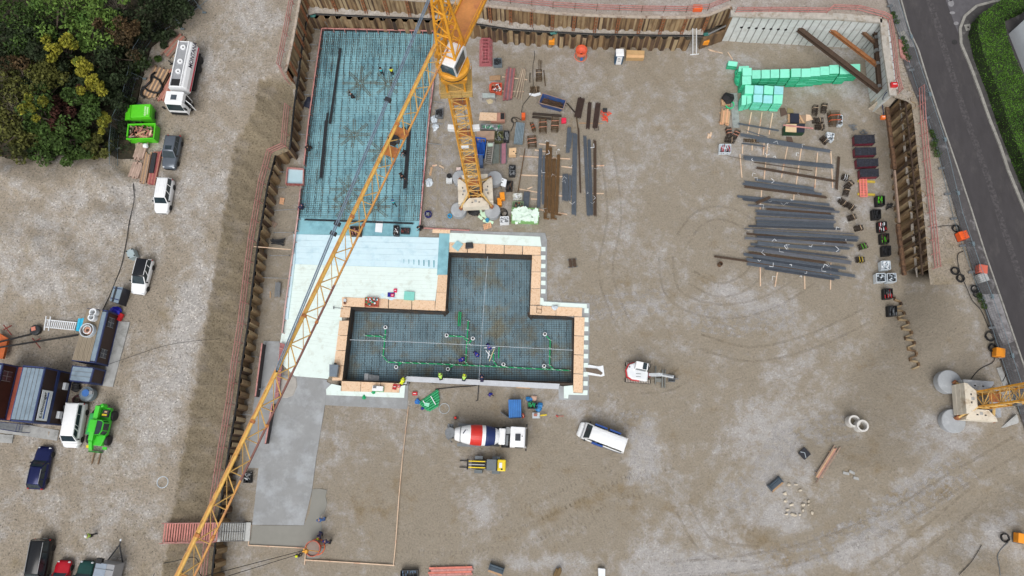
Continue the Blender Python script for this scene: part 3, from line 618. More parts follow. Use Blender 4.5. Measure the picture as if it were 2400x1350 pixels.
sH('foam_board','I',[(22,1100),(90,1036),(205,1062),(200,1125),(915,1145),(920,1066),(985,1052),(972,1207),(25,1172)],.1,MINTW,.08,False,label='white foam strip along the lower left corner of the pit',cat='foam board')
sH('blinding_slab','J',[(812,0),(885,0),(885,490),(1222,508),(1216,1274),(978,1272),(975,1160),(1040,1170),(1110,1200),(1110,625),(990,600),(770,590),(775,140),(830,60)],.03,BLIND,.1)
sH('blinding_slab','J',[(100,-66),(870,-48),(880,0),(830,10),(100,-30)],.045,BLIND,.1)
sH('blinding_slab','I',[(-10,990),(80,1040),(150,1110),(930,1120),(950,1040),(1025,1000),(1010,1345),(0,1295)],.03,BLIND,.1)
for i in range(6):
 sH('foam_block','J',[(838,62+67*i),(873,63+67*i),(872,96+67*i),(837,95+67*i)],.11,MINTW,.08,False,label='white foam tooth %s from the top on the short upper right pit edge'%ORD[i],cat='foam block',group='white foam teeth on the upper right edge')
for i in range(10):
 y=548+72*i
 sH('foam_block','J',[(1180-i*.9,y),(1214-i*.9,y+1),(1213-i*.9,y+37),(1179-i*.9,y+36)],.11,MINTW,.08,False,label='white foam tooth %s from the top on the long right pit edge'%ORD[i],cat='foam block',group='white foam teeth on the long right edge')
def boards(c,a,b,n,label,z=.16):
 for i in range(n):
  g=.004
  def l(p,q,t):return(p[0]+(q[0]-p[0])*t,p[1]+(q[1]-p[1])*t)
  q=QL(c,[l(a[0],a[1],i/n+g),l(a[0],a[1],(i+1)/n-g),l(b[0],b[1],(i+1)/n-g),l(b[0],b[1],i/n+g)],z)
  mb=MB();mb.prism([(p.x,p.y)for p in q],z-.06+.002*(i%2),z+.004*(i%2))
  w='' if n==1 else(ORD[i]if n<6 else ORD[i])+' '
  sO(mb,'osb_board',label.replace('*',w),'osb board',PLY,'osb boards round the pit')
boards('J',((110,26),(838,62)),((108,104),(836,127)),5,'orange osb board, *from the left along the top pit edge')
boards('J',((838,130),(829,524)),((767,128),(752,522)),3,'orange osb board, *from the top along the upper right pit edge')
boards('J',((750,526),(1165,545)),((748,599),(1162,614)),2,'orange osb board, *from the left on the step right of the pit')
boards('J',((1182,618),(1166,1220)),((1102,615),(1092,1216)),4,'orange osb board, *from the top along the long right pit edge')
boards('J',((22,282),(-2,566)),((97,283),(79,571)),2,'orange osb board, *from the top between white boards and upper pit')
boards('H',((835,1020),(1975,1064)),((835,1128),(1972,1183)),4,'orange osb board, *from the left above the lower left pit')
boards('I',((206,96),(190,228)),((322,106),(305,228)),1,'orange osb board at the upper left corner of the lower pit')
boards('I',((187,266),(95,998)),((300,264),(217,998)),4,'orange osb board, *from the top along the left pit edge')
boards('I',((205,1124),(912,1143)),((208,1003),(926,1030)),3,'orange osb board, *from the left along the lower left pit edge')
q=QL('I',[(985,955),(1030,958),(1030,985),(1010,1000),(1000,1040),(952,1035),(985,1020)],.12);mb=MB()
mb.prism([(p.x,p.y)for p in QL('J',[(-228,1086),(985,1146),(975,1188),(-228,1126)],.24)],-.1,.24);mb.prism([(p.x,p.y)for p in QL('I',[(990,955),(1004,958),(1002,1042),(952,1036),(986,1020)],.24)],-.1,.238)
sO(mb,'kerb_beam','long pale grey kerb beam closing the lower side of the pit','kerb beam',mat('pale_beam',(196,200,206),.8,var=.1))
ZF=-2.2
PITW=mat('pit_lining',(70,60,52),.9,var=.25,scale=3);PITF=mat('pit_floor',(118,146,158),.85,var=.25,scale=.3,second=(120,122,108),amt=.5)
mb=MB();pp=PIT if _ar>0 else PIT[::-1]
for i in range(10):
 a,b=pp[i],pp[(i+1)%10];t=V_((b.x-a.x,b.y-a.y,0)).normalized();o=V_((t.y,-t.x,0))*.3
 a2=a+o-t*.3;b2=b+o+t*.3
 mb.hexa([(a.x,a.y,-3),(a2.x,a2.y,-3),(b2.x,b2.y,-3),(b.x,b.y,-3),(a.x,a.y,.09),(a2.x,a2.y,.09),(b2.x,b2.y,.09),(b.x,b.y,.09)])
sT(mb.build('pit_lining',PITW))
mb=MB();mb.prism([(p.x,p.y)for p in grow(PIT,.15 if _ar<0 else-.15)],ZF-.2,ZF);sT(mb.build('pit_floor',PITF))
BAR=mat('reinforcing_steel',(66,68,70),.7,var=.3,scale=1.2,second=(98,80,62),amt=.5);BARB=mat('brown_reinforcing_steel',(112,100,74),.8,var=.3,scale=3)
def cuts(poly,val,axis):
 n=len(poly);r=[]
 for i in range(n):
  a,b=poly[i],poly[(i+1)%n]
  if(a[axis]>val)!=(b[axis]>val):
   t=(val-a[axis])/(b[axis]-a[axis]);r.append(a[1-axis]+t*(b[1-axis]-a[1-axis]))
 r.sort();return list(zip(r[::2],r[1::2]))
def bars(mb,poly,sp,axis,z,r,lo=-1e9,hi=1e9,jit=.02,inset=.06):
 vals=[p[axis]for p in poly];v=min(vals)+sp/2
 while v<max(vals):
  for a,b in cuts(poly,v,axis):
   a=max(a+inset,lo);b=min(b-inset,hi)
   if b-a>.2:
    j=random.uniform(-jit,jit)
    p0=(a,v+j,z)if axis==1 else(v+j,a,z);p1=(b,v+random.uniform(-jit,jit),z)if axis==1 else(v+random.uniform(-jit,jit),b,z)
    mb.tube([p0,p1],r,4)
  v+=sp
def squiggles(mb,poly,dx,dy,z,r,L=1.0,p=.85):
 xs=[q[0]for q in poly];ys=[q[1]for q in poly];y=min(ys)
 while y<max(ys):
  x=min(xs)
  while x<max(xs):
   X=x+random.uniform(-.12,.12);Y=y+random.uniform(-.12,.12)
   if random.random()<p and all(inside(poly,np.array([X]),np.array([Y+k]))[0]for k in(0,L)):
    mb.tube([(X+.09*math.sin(i*2.1)+.04*(i%2),Y+L*i/6,z)for i in range(7)],r,4)
   x+=dx
  y+=dy
inner=grow(PIT,-.12 if _ar<0 else .12)
rm=tH('reinforcement_mat','dense dark reinforcement mat covering the floor and walls of the pit','reinforcement mat',(PIT[0]+PIT[4])/2+V_((0,0,ZF-.1)))
mb=MB();bars(mb,inner,.27,1,ZF+.18,.016);mb.build('cross_bar',BAR,rm,w0=True)
mb=MB();bars(mb,inner,.32,0,ZF+.22,.016);mb.build('long_bar',BAR,rm,w0=True)
mb=MB();squiggles(mb,inner,1.0,1.15,ZF+.27,.022,.95,.6);mb.build('spacer',BAR,rm,w0=True)['kind']='stuff'
mb=MB()
for i in range(10):
 a,b=pp[i],pp[(i+1)%10];t=V_((b.x-a.x,b.y-a.y,0));L=t.length;t.normalize();n=V_((-t.y,t.x,0))
 s=.1
 while s<L:
  p=a+t*s+n*.1;mb.tube([(p.x,p.y,ZF+.1),(p.x,p.y,.32+random.uniform(-.05,.08))],.02,4);s+=.22
 for z in np.arange(ZF+.4,.1,.3):p=a+n*.13;q=b+n*.13;mb.tube([(p.x,p.y,z),(q.x,q.y,z)],.018,4)
mb.build('wall_bar',BAR,rm,w0=True)['kind']='stuff'
SL=[P(u,v,.05)for u,v in((757,70),(1014,75),(985,520),(700,511))]
sm=tH('reinforcement_mat','large dark reinforcement mat laid over the blue green slab beneath the crane jib','reinforcement mat',(SL[0]+SL[2])/2)
mb=MB();bars(mb,SL,.27,1,.14,.019,jit=.03);mb.build('cross_bar',BAR,sm,w0=True)
xs_=[p.x for p in SL];ys_=[p.y for p in SL]
mb=MB();bars(mb,SL,.85,0,.18,.014,jit=.05)
tl,tr,br_,bl_=[V_((p.x,p.y,0))for p in SL]
def lerp2(a,b,t):return a.lerp(b,t)
for i in range(11):
 for(e0,e1,s)in((tl,bl_,1),(tr,br_,-1)):
  a=e0+V_((s*(.15+.27*i),-.1,.19));b=e1+V_((s*(.15+.27*i),.1,.19));mb.tube([a,b],.016,4)
n_=int((tr-tl).length/.27)
for i in range(n_):
 a=tl.lerp(tr,(i+.5)/n_);mb.tube([(a.x,a.y-.1,.2),(a.x-.1,a.y-(4.2 if i%3 else 8),.2)],.02,4)
mb.build('long_bar',BAR,sm,w0=True)
mb=MB();squiggles(mb,SL,.95,1.3,.27,.03,1.1,.92);mb.build('spacer',BAR,sm,w0=True)['kind']='stuff'
mb=MB()
for i in range(70):
 a=tl.lerp(bl_,i/70);mb.tube([(a.x+.12,a.y-.1,.1),(a.x+.12,a.y-.1,.62)],.02,4);a=tr.lerp(br_,i/70);mb.tube([(a.x-.12,a.y-.1,.1),(a.x-.12,a.y-.1,.62)],.02,4)
for i in range(48):
 a=tl.lerp(tr,i/48);mb.tube([(a.x,a.y-.12,.1),(a.x,a.y-.12,.7)],.02,4)
for z in(.25,.45,.62):
 mb.tube([(tl.x+.14,tl.y,z),(bl_.x+.14,bl_.y,z)],.018,4);mb.tube([(tl.x,tl.y-.14,z),(tr.x,tr.y-.14,z)],.018,4)
mb.build('edge_bar',BAR,sm,w0=True)['kind']='stuff'
def star_(c,x,y,L,label,n=8):
 p=Q(c,x,y,.3);mb=MB()
 for k in range(n):
  t=2*math.pi*k/n+random.uniform(-.1,.1);d=V_((math.cos(t),math.sin(t),0));s=V_((-d.y,d.x,0))*.13;l=L*random.uniform(.8,1.05)
  for z in(0,.16):
   for q in(-1,1):mb.tube([p+d*.2+s*q+V_((0,0,z)),p+d*l+s*q+V_((0,0,z))],.016,4)
  for i in range(int(l/.3)):
   a=p+d*(.3+.3*i);mb.tube([a+s*1.2,a-s*1.2],.014,4)
 sO(mb,'rebar_star',label,'rebar star',BARB,'star shaped rebar cages on the slab')
star_('F',918,882,2.6,'star shaped rebar cage on the slab, lower left of the worker in teal')
star_('F',1212,888,2.2,'star shaped rebar cage just below the yellow vested worker')
star_('G',803,155,2.3,'star shaped rebar cage alone in the middle of the slab')
star_('G',1072,318,2.1,'star shaped rebar cage partly covered by the crane jib, beside the tie bar')
star_('G',740,690,2.4,'star shaped rebar cage left of the tie bar in the lower part of the slab')
star_('G',705,872,1.9,'star shaped rebar cage at the bottom of the slab left of the jib')
star_('G',1015,872,2.2,'star shaped rebar cage at the bottom of the slab right of the jib')
def lB(c,x0,y0,x1,y1,z,w,label,m=DK,n=5,cat='rebar bundle',name='rebar_bundle',group=None):
 a=Q(c,x0,y0,z);b=Q(c,x1,y1,z);d=(b-a).normalized();s=V_((-d.y,d.x,0));mb=MB();n=max(n,int(w/.05));r=w/n/1.75
 for i in range(n):
  o=s*(w*((i+.5)/n-.5))+V_((0,0,r*(i%2)));j=d*random.uniform(-.12,.12)
  mb.tube([a+o+j,b+o+j+d*random.uniform(-.05,.05)],r,5)
 return sO(mb,name,label,cat,m,group)
SLATE=mat('slate_rebar',(90,98,108),.6,.1,var=.15,scale=2,rnd=.12);BRST=mat('brown_rebar',(82,66,54),.8,var=.2,scale=3,rnd=.12)
GRST=mat('grey_brown_rebar',(92,84,80),.7,var=.2,scale=3)
lB('F',710,510,598,1305,.35,.34,'long dark steel bundle lying along the left of the reinforced slab',DK)
lB('F',575,1190,550,1400,.35,.3,'short dark steel bundle beside the end of the long one on the slab',DK)
lB('G',525,10,472,585,.35,.42,'dark steel bundle running down the left of the slab towards the white boards',DK)
lB('G',1348,60,1303,688,.35,.46,'thick dark steel bundle on the right of the slab, behind the jib',DK)
lB('G',310,990,1388,1028,.3,.25,'dark steel bundle lying across the lower end of the reinforced slab',DK)
def formwork(label,pts,h,side,base=0.0,m=PINK,inner=DK,w=.1,post=1.6):
 pts=[P(u,v,base+h)for u,v in pts];t=tH('edge_formwork',label,'formwork',pts[len(pts)//2]-V_((0,0,h)))
 mb=MB();mi=MB()
 for a,b in zip(pts[:-1],pts[1:]):
  mb.bar((a.x,a.y,base+h-.05),(b.x,b.y,base+h-.05),w+.06,.1);n=V_((-(b-a).y,(b-a).x,0)).normalized()*side*.02
  mi.bar((a.x+n.x,a.y+n.y,base+h/2-.05),(b.x+n.x,b.y+n.y,base+h/2-.05),.05,h-.1)
 mb.build('top_board',m,t,w0=True);mi.build('shuttering',inner,t,w0=True)
 ms=MB();pr=rS(pts,post)
 for p,q in zip(pr,oP(pr,-side*.22)):ms.bar((q.x,q.y,base),(p.x-(p.x-q.x)*.35,p.y-(p.y-q.y)*.35,base+h-.1),.08,.08)
 ms.build('stud',m,t,w0=True);return t
REDB=mat('dark_red_board',(142,72,66),.7,var=.25,scale=3,second=(190,160,156),amt=.4)
formwork('pink formwork boards along the left side of the reinforced slab, above the small square box',[(754,66),(738,175),(722,290),(712,385)],.7,-1)
formwork('reddish formwork boards left of slab and white boards, below the small square box',[(704,440),(697,512),(682,620),(668,720),(661,780)],.6,-1,m=mat('pink_white_board',(196,162,158),.7,var=.25,scale=.6,second=(150,92,90),amt=.45))
formwork('pink formwork boards across the top end of the reinforced slab',[(755,66),(1016,72)],.7,1)
formwork('red and white formwork boards along the right side of the slab beside the crane base',[(1017,180),(1003,300),(990,450),(984,527)],.6,1,m=mat('red_white_board',(192,150,148),.7,var=.3,scale=.8,second=(140,52,56),amt=.45))
formwork('thin pink board below the crane base, above the white foam strip',[(986,534),(1100,540)],.25,-1)
tb=tH('sump_box','small square red framed formwork box with pale blue floor left of the slab','formwork box',Q('G',215,560,0))
q=QL('G',[(140,475),(300,487),(295,640),(125,635)],.7)
for a,b in zip(q,q[1:]+q[:1]):
 mb=MB();mb.bar(a-V_((0,0,.3)),b-V_((0,0,.3)),.12,.6);mb.build('side_board',REDB if a is q[2]else PINK,tb,w0=True)
mb=MB();mb.prism([(p.x,p.y)for p in q],.02,.3,.97);mb.build('box_floor',mat('box_floor_blue',(176,206,216),.7,var=.05),tb,w0=True)
sH('blinding_slab','p',[(618,799),(655,800),(664,880),(695,880),(766,890),(763,940),(740,1080),(731,1150),(712,1231),(591,1230),(606,1097),(578,1097),(594,948)],.05,BLIND,.12)
sH('blinding_slab','L',[(1330,265),(1410,262),(1465,275),(1452,330),(1466,400),(1440,490),(1405,520),(1420,640),(1380,760),(1270,812),(735,790),(755,605),(1248,606),(1300,490)],.035,BLINDW,.1)
sH('blinding_slab','L',[(1290,800),(1440,820),(1420,880),(1390,915),(1270,920)],.03,BLINDW,.1)
mb=MB();mb.prism([(p.x,p.y)for p in QL('K',[(350,420),(460,380),(520,400),(530,480),(490,570),(430,590),(390,590)],.12)],.02,.12,.9)
sT(mb.build('mortar_spread',mat('pale_mortar',(168,164,158),.9,var=.12,bump=.3)))
DARKP=mat('dark_shutter',(48,42,44),.6,var=.3,scale=2)
def upright(c,top,h,label,m=DARKP):
 a,b=QL(c,top,h);t=tH('shutter_panel',label,'shutter panel',((a+b)/2)-V_((0,0,h)))
 mb=MB();mb.bar(a-V_((0,0,h/2)),b-V_((0,0,h/2)),.12,h-.06);mb.build('panel',m,t,w0=True)
 mb=MB();mb.bar(a+V_((0,0,-.02)),b+V_((0,0,-.02)),.16,.08);mb.build('top_rail',PINK,t,w0=True)
 for p in rS([a,b],1.2):
  mb=MB();mb.bar((p.x-.12,p.y,0),(p.x-.12,p.y,h-.1),.07,.07);mb.build('stud',REDB,t,w0=True)
upright('K',((208,95),(148,572)),1.35,'upright dark shutter panel with pink top edge, left of the jib near the rusty piles')
upright('K',((300,640),(238,1000)),1.2,'upright dark shutter panel crossed by the crane jib above the grey concrete')
t=tH('shutter_panel','leaning red shutter panel under the jib at the corner of the white boards','shutter panel',Q('K',370,300,0))
mb=MB();q=QL('K',[(368,85),(408,100),(350,590),(318,600)],.8);mb.prism([(p.x,p.y)for p in q],.5,.62);mb.build('panel',mat('red_shutter',(158,104,104),.7,var=.25,scale=2),t,w0=True)
for f in(.1,.3,.5,.7,.9):
 mb=MB();mb.bar(q[0].lerp(q[3],f)-V_((0,0,.12)),q[1].lerp(q[2],f)-V_((0,0,.12)),.12,.1);mb.build('cross_piece',PINK,t,w0=True)
for f in(0.02,.98):
 mb=MB();p=q[0].lerp(q[3],f);mb.bar(p-V_((0,0,.8)),p-V_((0,0,.2)),.1,.1);p=q[1].lerp(q[2],f);mb.bar(p-V_((0,0,.8)),p-V_((0,0,.2)),.1,.1);mb.build('leg',PINK,t,w0=True)
def pK(c,x0,y0,x1,y1,z,w,h,label,m=WOOD,cat='timber board',name='timber_board',group=None):
 mb=MB();mb.bar(Q(c,x0,y0,z)-V_((0,0,h/2)),Q(c,x1,y1,z)-V_((0,0,h/2)),w,h);return sO(mb,name,label,cat,m,group)
PALEW=mat('pale_timber',(214,188,162),.8,var=.15,scale=1.2,rnd=.08,second=(186,130,104),amt=.3)
gE='timber edge boards on the pit floor'
pK('L',752,600,727,790,.2,.12,.2,'timber edge board on the left end of the fresh concrete',PALEW,group=gE)
pK('L',727,792,1272,820,.2,.12,.2,'timber edge board along the lower side of the fresh concrete, left of the bucket',PALEW,group=gE)
pK('L',1266,805,1255,975,.2,.12,.2,'short timber edge board below the concrete bucket',PALEW,group=gE)
pK('L',1262,930,1690,955,.2,.12,.2,'lower timber edge board, left half of the bottom line',PALEW,group=gE)
pK('L',1690,955,2098,982,.2,.12,.2,'lower timber edge board, right half of the bottom line with a red end',PALEW,group=gE)
pK('L',2088,980,2108,780,.2,.1,.2,'long timber line on the right, lowest board',PALEW,group=gE)
pK('L',2108,780,2140,330,.2,.1,.2,'long timber line on the right, second board from below',PALEW,group=gE)
pK('L',2140,330,2170,0,.2,.1,.2,'long timber line on the right, third board from below',PALEW,group=gE)
pK('p',942.5,1080,957,952,.2,.07,.2,'thin timber line on the right, topmost board running to the white foam corner',PALEW,group=gE)
PROP=mat('galvanised_prop',(158,160,162),.5,.5,var=.2,scale=4)
g='galvanised push pull props between piles and formwork'
k=0
for c,x0,y0,x1,y1 in(('F',400,297,500,318),('F',375,472,470,472),('F',360,640,455,640),('F',345,825,432,825),('F',330,1000,405,998),('F',290,1222,372,1222),('T',365,89,412,93),('T',248,318,288,320),('T',240,412,284,412),('T',220,553,355,545),('T',215,688,330,686),('T',190,828,305,826),('T',135,962,298,966),('K',18,200,170,220),('K',0,735,168,745),('K',150,508,206,510)):
 k+=1;t=tH('push_pull_prop','grey prop across the left trench, %s from the top'%ORD[k-1],'prop',(Q(c,x0,y0,.6)+Q(c,x1,y1,.6))/2-V_((0,0,.6)),0,g)
 a=Q(c,x0,y0,.75);b=Q(c,x1,y1,.5);mb=MB();mb.tube([a,a.lerp(b,.6)],.05,6);mb.build('outer_tube',PROP,t,w0=True)
 mb=MB();mb.tube([a.lerp(b,.6),b],.035,6);mb.tube([a.lerp(b,.6)-(b-a).normalized()*.05,a.lerp(b,.6)+(b-a).normalized()*.05],.07,6);mb.build('inner_tube',CH_,t,w0=True)
 mb=MB();mb.box((b.x,b.y,.45),(.06,.18,.25));mb.box((a.x,a.y,.8),(.06,.18,.25));mb.build('foot_plate',SL_,t,w0=True)
for i,(x0,fx)in enumerate(((700,8),(745,30),(925,5),(1080,5),(1160,5),(1338,8),(1525,8),(1682,6),(560,12))):
 a=Q('F',x0-fx,190 if x0>600 else 230,1.6);b=Q('F',x0+20,290 if x0>600 else 280,.3);mb=MB();mb.tube([a,b],.06,6)
 sO(mb,'raking_prop','pale raking prop leaning on the rusty piles above the slab, %s from the left'%ORD[[1,2,3,4,5,6,7,8,0][i]],'raking prop',PROP,'raking props above the slab')
for i,(x0,y0,x1,y1)in enumerate(((120,185,285,205),(140,1145,290,1150),(1560-1380,885,310,910))):
 c='B' if i==0 else 'A';mb=MB();mb.tube([Q(c,x0,y0,.5),Q(c,x1,y1,.06)],.06,6);sO(mb,'raking_prop',('silver prop leaning on the right formwork near the small wooden blocks','silver prop leaning on the right formwork among the plastic bags','silver prop on the ground left of the crane mast')[i],'raking prop',PROP)
pK('T',85,772,315,791,3.0,.1,.08,'long pale timber laid across the left trench',PALEW)
PIPE=mat('green_pipe',(20,158,98),.45,var=.08)
dp=tH('drainage_pipe','bright green drainage pipe network with white capped ends on the pit floor','drainage pipe',Q('J',300,900,ZF+.3))
zp=ZF+.38
runs=[('I',[(747,360),(735,520),(716,700),(775,772),(1350,793),(1660,808)]),('J',[(0,987),(260,1000),(500,1010),(700,1022),(860,1030),(1062,1040)]),('I',[(500,450),(695,458),(732,492)]),('I',[(878,828),(945,778)]),('I',[(1508,853),(1575,805)]),('J',[(95,766),(220,772),(254,812)]),('J',[(262,650),(247,860),(241,978),(266,1001)]),('J',[(298,787),(265,830)]),('J',[(540,992),(556,1012)]),('J',[(461,905),(462,968),(492,1009)]),('J',[(868,753),(910,800),(904,1000),(940,1034)]),('J',[(862,1006),(878,1028)])]
for c,r in runs:
 mb=MB();pts=QL(c,r,zp);mb.tube(pts,.085,6)
 for p in rS(pts,1.3):mb.tube([p-V_((0,0,.01)),p+V_((.02,.03,0))],.12,6)
 mb.build('pipe',PIPE,dp,w0=True)
 mb=MB()
 for p in rS(pts,1.1):mb.bar(p+V_((-.22,.1,.06)),p+V_((.22,-.06,.06)),.035,.03)
 mb.build('cable_tie',PW,dp,w0=True)
for c,x,y in(('I',745,348),('I',875,832),('I',1505,857),('I',1490,447),('J',298,787),('J',540,992),('J',868,753),('J',862,1005)):
 mb=MB();p=Q(c,x,y,zp+.25);mb.torus(p,.19,.075,14,6);mb.m=1;mb.cyl(p-V_((0,0,.1)),.13,.5,12);mb.build('pipe_cap',[PW,BK_],dp,w0=True)
for i,(x0,y0,x1,y1)in enumerate(((190,575,182,690),(204,580,196,690),(505,855,501,945))):
 mb=MB();mb.tube(QL('J',[(x0,y0),(x1,y1)],zp),.075,6);sO(mb,'loose_pipe',['left one of two loose green pipes side by side in the pit','right one of two loose green pipes side by side in the pit','single loose green pipe beside the white slats in the pit'][i],'pipe',PIPE,'loose green pipes in the pit')
for i,(x0,y0,x1,y1)in enumerate(((388,862,475,858),(400,882,435,925),(418,945,428,885),(468,868,428,968))):
 mb=MB();mb.bar(Q('J',x0,y0,zp+.1),Q('J',x1,y1,zp+.14+.03*i),.1,.05);sO(mb,'slat',['white slat lying level beside the blue workers in the pit','short white slat crossing another one in the pit','white slat standing askew across the short one','long yellowish slat beside the green pipe bend'][i],'slat',[PW,PW,PW,mat('yellowish_slat',(206,200,150),.7)][i])
mb=MB();a=Q('I',495,960,ZF+.5);q=QL('I',[(495,965),(540,925),(660,950),(660,1000),(490,985)],ZF+.5)
st=tH('stair_flight','small grey metal stair flight leaning at the lower left end of the pit','stair',Q('I',580,990,ZF))
p0=Q('I',530,960,-1.0);p1=Q('I',660,975,-1.9)
for i in range(9):
 mb=MB();p=p0.lerp(p1,i/8);mb.box(p,(.12,.75,.04));mb.build('tread',CH_,st,w0=True)
for s in(-.4,.4):
 mb=MB();mb.bar(p0+V_((0,s,-.05)),p1+V_((0,s,-.05)),.05,.16);mb.build('stringer',SL_,st,w0=True)
mb=MB();p=Q('I',512,955,-.95);mb.box(p,(.5,.9,.06));mb.build('platform',CH_,st,w0=True)
mb=MB();mb.tube([Q('J',415,140,.12),Q('J',372,700,.05),Q('J',342,1175,.1)],.025,5);sO(mb,'water_hose','thin pale hose stretched across the pit from top to bottom','hose',FOIL)
mb=MB();mb.tube([Q('I',312,500,.12),Q('I',1000,525,.02),Q('J',360,842,.0),Q('J',700,860,.04),Q('J',1090,880,.12)],.03,5);sO(mb,'water_hose','thin pale hose stretched across the pit from left to right','hose',FOIL)
LACE=mat('pale_yellow_lacing',(218,176,100),.55,var=.15,scale=2,second=(186,146,96),amt=.35)
def lattice(mb,A,B,n,r,ends=True):
 """zigzag between two chords given by end points"""
 a0,a1=A;b0,b1=B
 for i in range(n):
  p=a0.lerp(a1,i/n);q=b0.lerp(b1,(i+.5)/n);p2=a0.lerp(a1,(i+1)/n)
  mb.tube([p,q],r,4);mb.tube([q,p2],r,4)
def mast(parent,c,yaw,w,z0,z1,nb):
 rt=Matrix.Rotation(yaw,3,'Z');cs=[rt@V_((x*w/2,y*w/2,0))for x,y in((-1,-1),(1,-1),(1,1),(-1,1))]
 base=V_((c.x,c.y,0))
 mb=MB()
 for k in cs:mb.bar(base+k+V_((0,0,z0)),base+k+V_((0,0,z1)),.17,.17)
 mb.build('mast_chord',YEL,parent,w0=True)
 mb=MB();h=(z1-z0)/nb
 for i in range(nb):
  for j in range(4):
   a=base+cs[j];b=base+cs[(j+1)%4];za=z0+i*h
   if(i+j)%2:a,b=b,a
   mb.tube([a+V_((0,0,za)),b+V_((0,0,za+h))],.055,5);mb.tube([a+V_((0,0,za+h)),b+V_((0,0,za+h))],.05,5)
  if i%2==0:mb.tube([base+cs[0]+V_((0,0,za)),base+cs[2]+V_((0,0,za))],.045,4)
 mb.build('mast_lacing',LACE,parent,w0=True)
 mb=MB()
 for s in(-.2,.2):mb.bar(base+rt@V_((.35,s,z0)),base+rt@V_((.35,s,z1)),.05,.05)
 z=z0
 while z<z1:mb.bar(base+rt@V_((.35,-.2,z)),base+rt@V_((.35,.2,z)),.04,.04);z+=.4
 mb.build('mast_ladder',CH_,parent,w0=True)
 for z in np.linspace(z0+4,z1-5,4):
  mb=MB();mb.box((c.x,c.y,z),(w*.8,w*.55,.06),yaw);mb.build('mast_platform',YELR,parent,w0=True)
def crane_base(parent,c,yaw,z,mats4,hts):
 rt=Matrix.Rotation(yaw,3,'Z')
 for k in range(4):
  r2=rt@Matrix.Rotation(math.pi/2*k,3,'Z');h=hts[k];n=max(1,int(h/.42))
  for i in range(n):
   za=z+.75+i*h/n;zb_=za+h/n-.03;e=.02*(i%2)
   pts=[(-1.72,-2.25-e),(1.72,-2.25-e),(1.66,-1.9),(.85,-1.0),(-.85,-1.0),(-1.66,-1.9)]
   mb=MB();mb.prism([((r2@V_((x,y,0))).x+c.x,(r2@V_((x,y,0))).y+c.y)for x,y in pts],za,zb_)
   if i==n-1:
    mb.m=1
    for x in(-.45,.45):q=r2@V_((x,-1.62,0));mb.box((c.x+q.x,c.y+q.y,zb_+.02),(.22,.13,.05),yaw+math.pi/2*k)
    mb.m=2;q=r2@V_((0,-1.45,0));mb.box((c.x+q.x,c.y+q.y,zb_+.015),(.34,.34,.04),yaw+math.pi/2*k)
   mb.build('ballast_block',[mats4[k],BK_,CONC],parent,w0=True,bv=.03)
 mb=MB()
 for sx in(-1,1):
  for sy in(-1,1):
   a=c+rt@V_((.8*sx,.8*sy,z+3.3));b=c+rt@V_((1.95*sx,1.95*sy,z+1.15));a.z=z+3.3;b.z=z+1.15
   mb.bar(a,b,.2,.2)
 mb.build('base_strut',mat('pale_crane_strut',(206,172,110),.6,var=.2),parent,w0=True)
 mb=MB()
 for s in(1,-1):
  a=c+rt@V_((-2.1,-2.1*s,0));b=c+rt@V_((2.1,2.1*s,0));mb.bar((a.x,a.y,z+.55+.003*s),(b.x,b.y,z+.55+.003*s),.34,.4)
 mb.build('cross_frame',YELR,parent,w0=True)
 for sx in(-1,1):
  for sy in(-1,1):
   mb=MB();b=c+rt@V_((2.0*sx,2.0*sy,0));mb.box((b.x,b.y,z+1.1),(.42,.42,.3),yaw+.78);mb.build('foot_plate',mat('rust_foot',(150,98,66),.8,var=.3),parent,w0=True)
PADC=mat('pad_concrete',(160,164,168),.85,var=.1,scale=.9,second=(182,186,190),amt=.3,bump=.1)
def pad(c,x,y,z,r,h,label,group):
 p=Q(c,x,y,z+h);mb=MB();mb.lathe([(r,-h),(r,-.06),(r-.06,0)],36,p);sO(mb,'concrete_pad',label,'concrete pad',PADC,group,bv=0)
C1=P(1116,458,0.5);C1.z=0;YAW1=R_(3)
cr=tH('tower_crane','yellow tower crane standing on cream ballast blocks with a long jib across the whole pit','tower crane',C1)
crane_base(cr,C1,YAW1,0.2,[CREAMC]*4,(1.3,1.3,1.3,1.3))
mast(cr,C1,YAW1,1.66,1.0,30.6,18)
for i,(x,y,l)in enumerate(((510,600,'round grey concrete pad under the upper left foot of the yellow crane'),(928,608,'round concrete pad under the upper right foot of the yellow crane, behind the white panel'),(492,990,'round grey concrete pad under the lower left foot of the yellow crane'),(905,1005,'round grey concrete pad under the lower right foot of the yellow crane, among foam scraps'))):
 pad('B',x,y,0,1.02,1.0,l,'round concrete pads under the cranes')
jr0,jr1=P(1050,115,34.5),P(562,1130,34.5);JD=(jr1-jr0).normalized();JS=V_((JD.y,-JD.x,0))
if JS.x>0:JS=-JS
jl=(jr1-jr0).length+15
R0=jr0;R1=jr0+JD*jl;L0=jr0+JS*1.3;L1=L0+JD*jl;T0=jr0+JS*.65+V_((0,0,1.35));T1=T0+JD*jl
yawj=math.atan2(JD.y,JD.x)
mb=MB();mb.tube([T0,T1],.12,8);mb.build('jib_top_chord',mat('jib_yellow',(222,176,88),.5,var=.15,scale=1.2,second=(196,144,74),amt=.4),cr,w0=True)
n1=int(jl/1.5)
mid=.42
mb=MB();mb.bar(R0,R0.lerp(R1,mid),.14,.14);mb.bar(L0,L1,.13,.13);mb.build('jib_lower_chord',mat('ochre_chord',(206,150,80),.55,var=.15,second=(170,116,84),amt=.4),cr,w0=True)
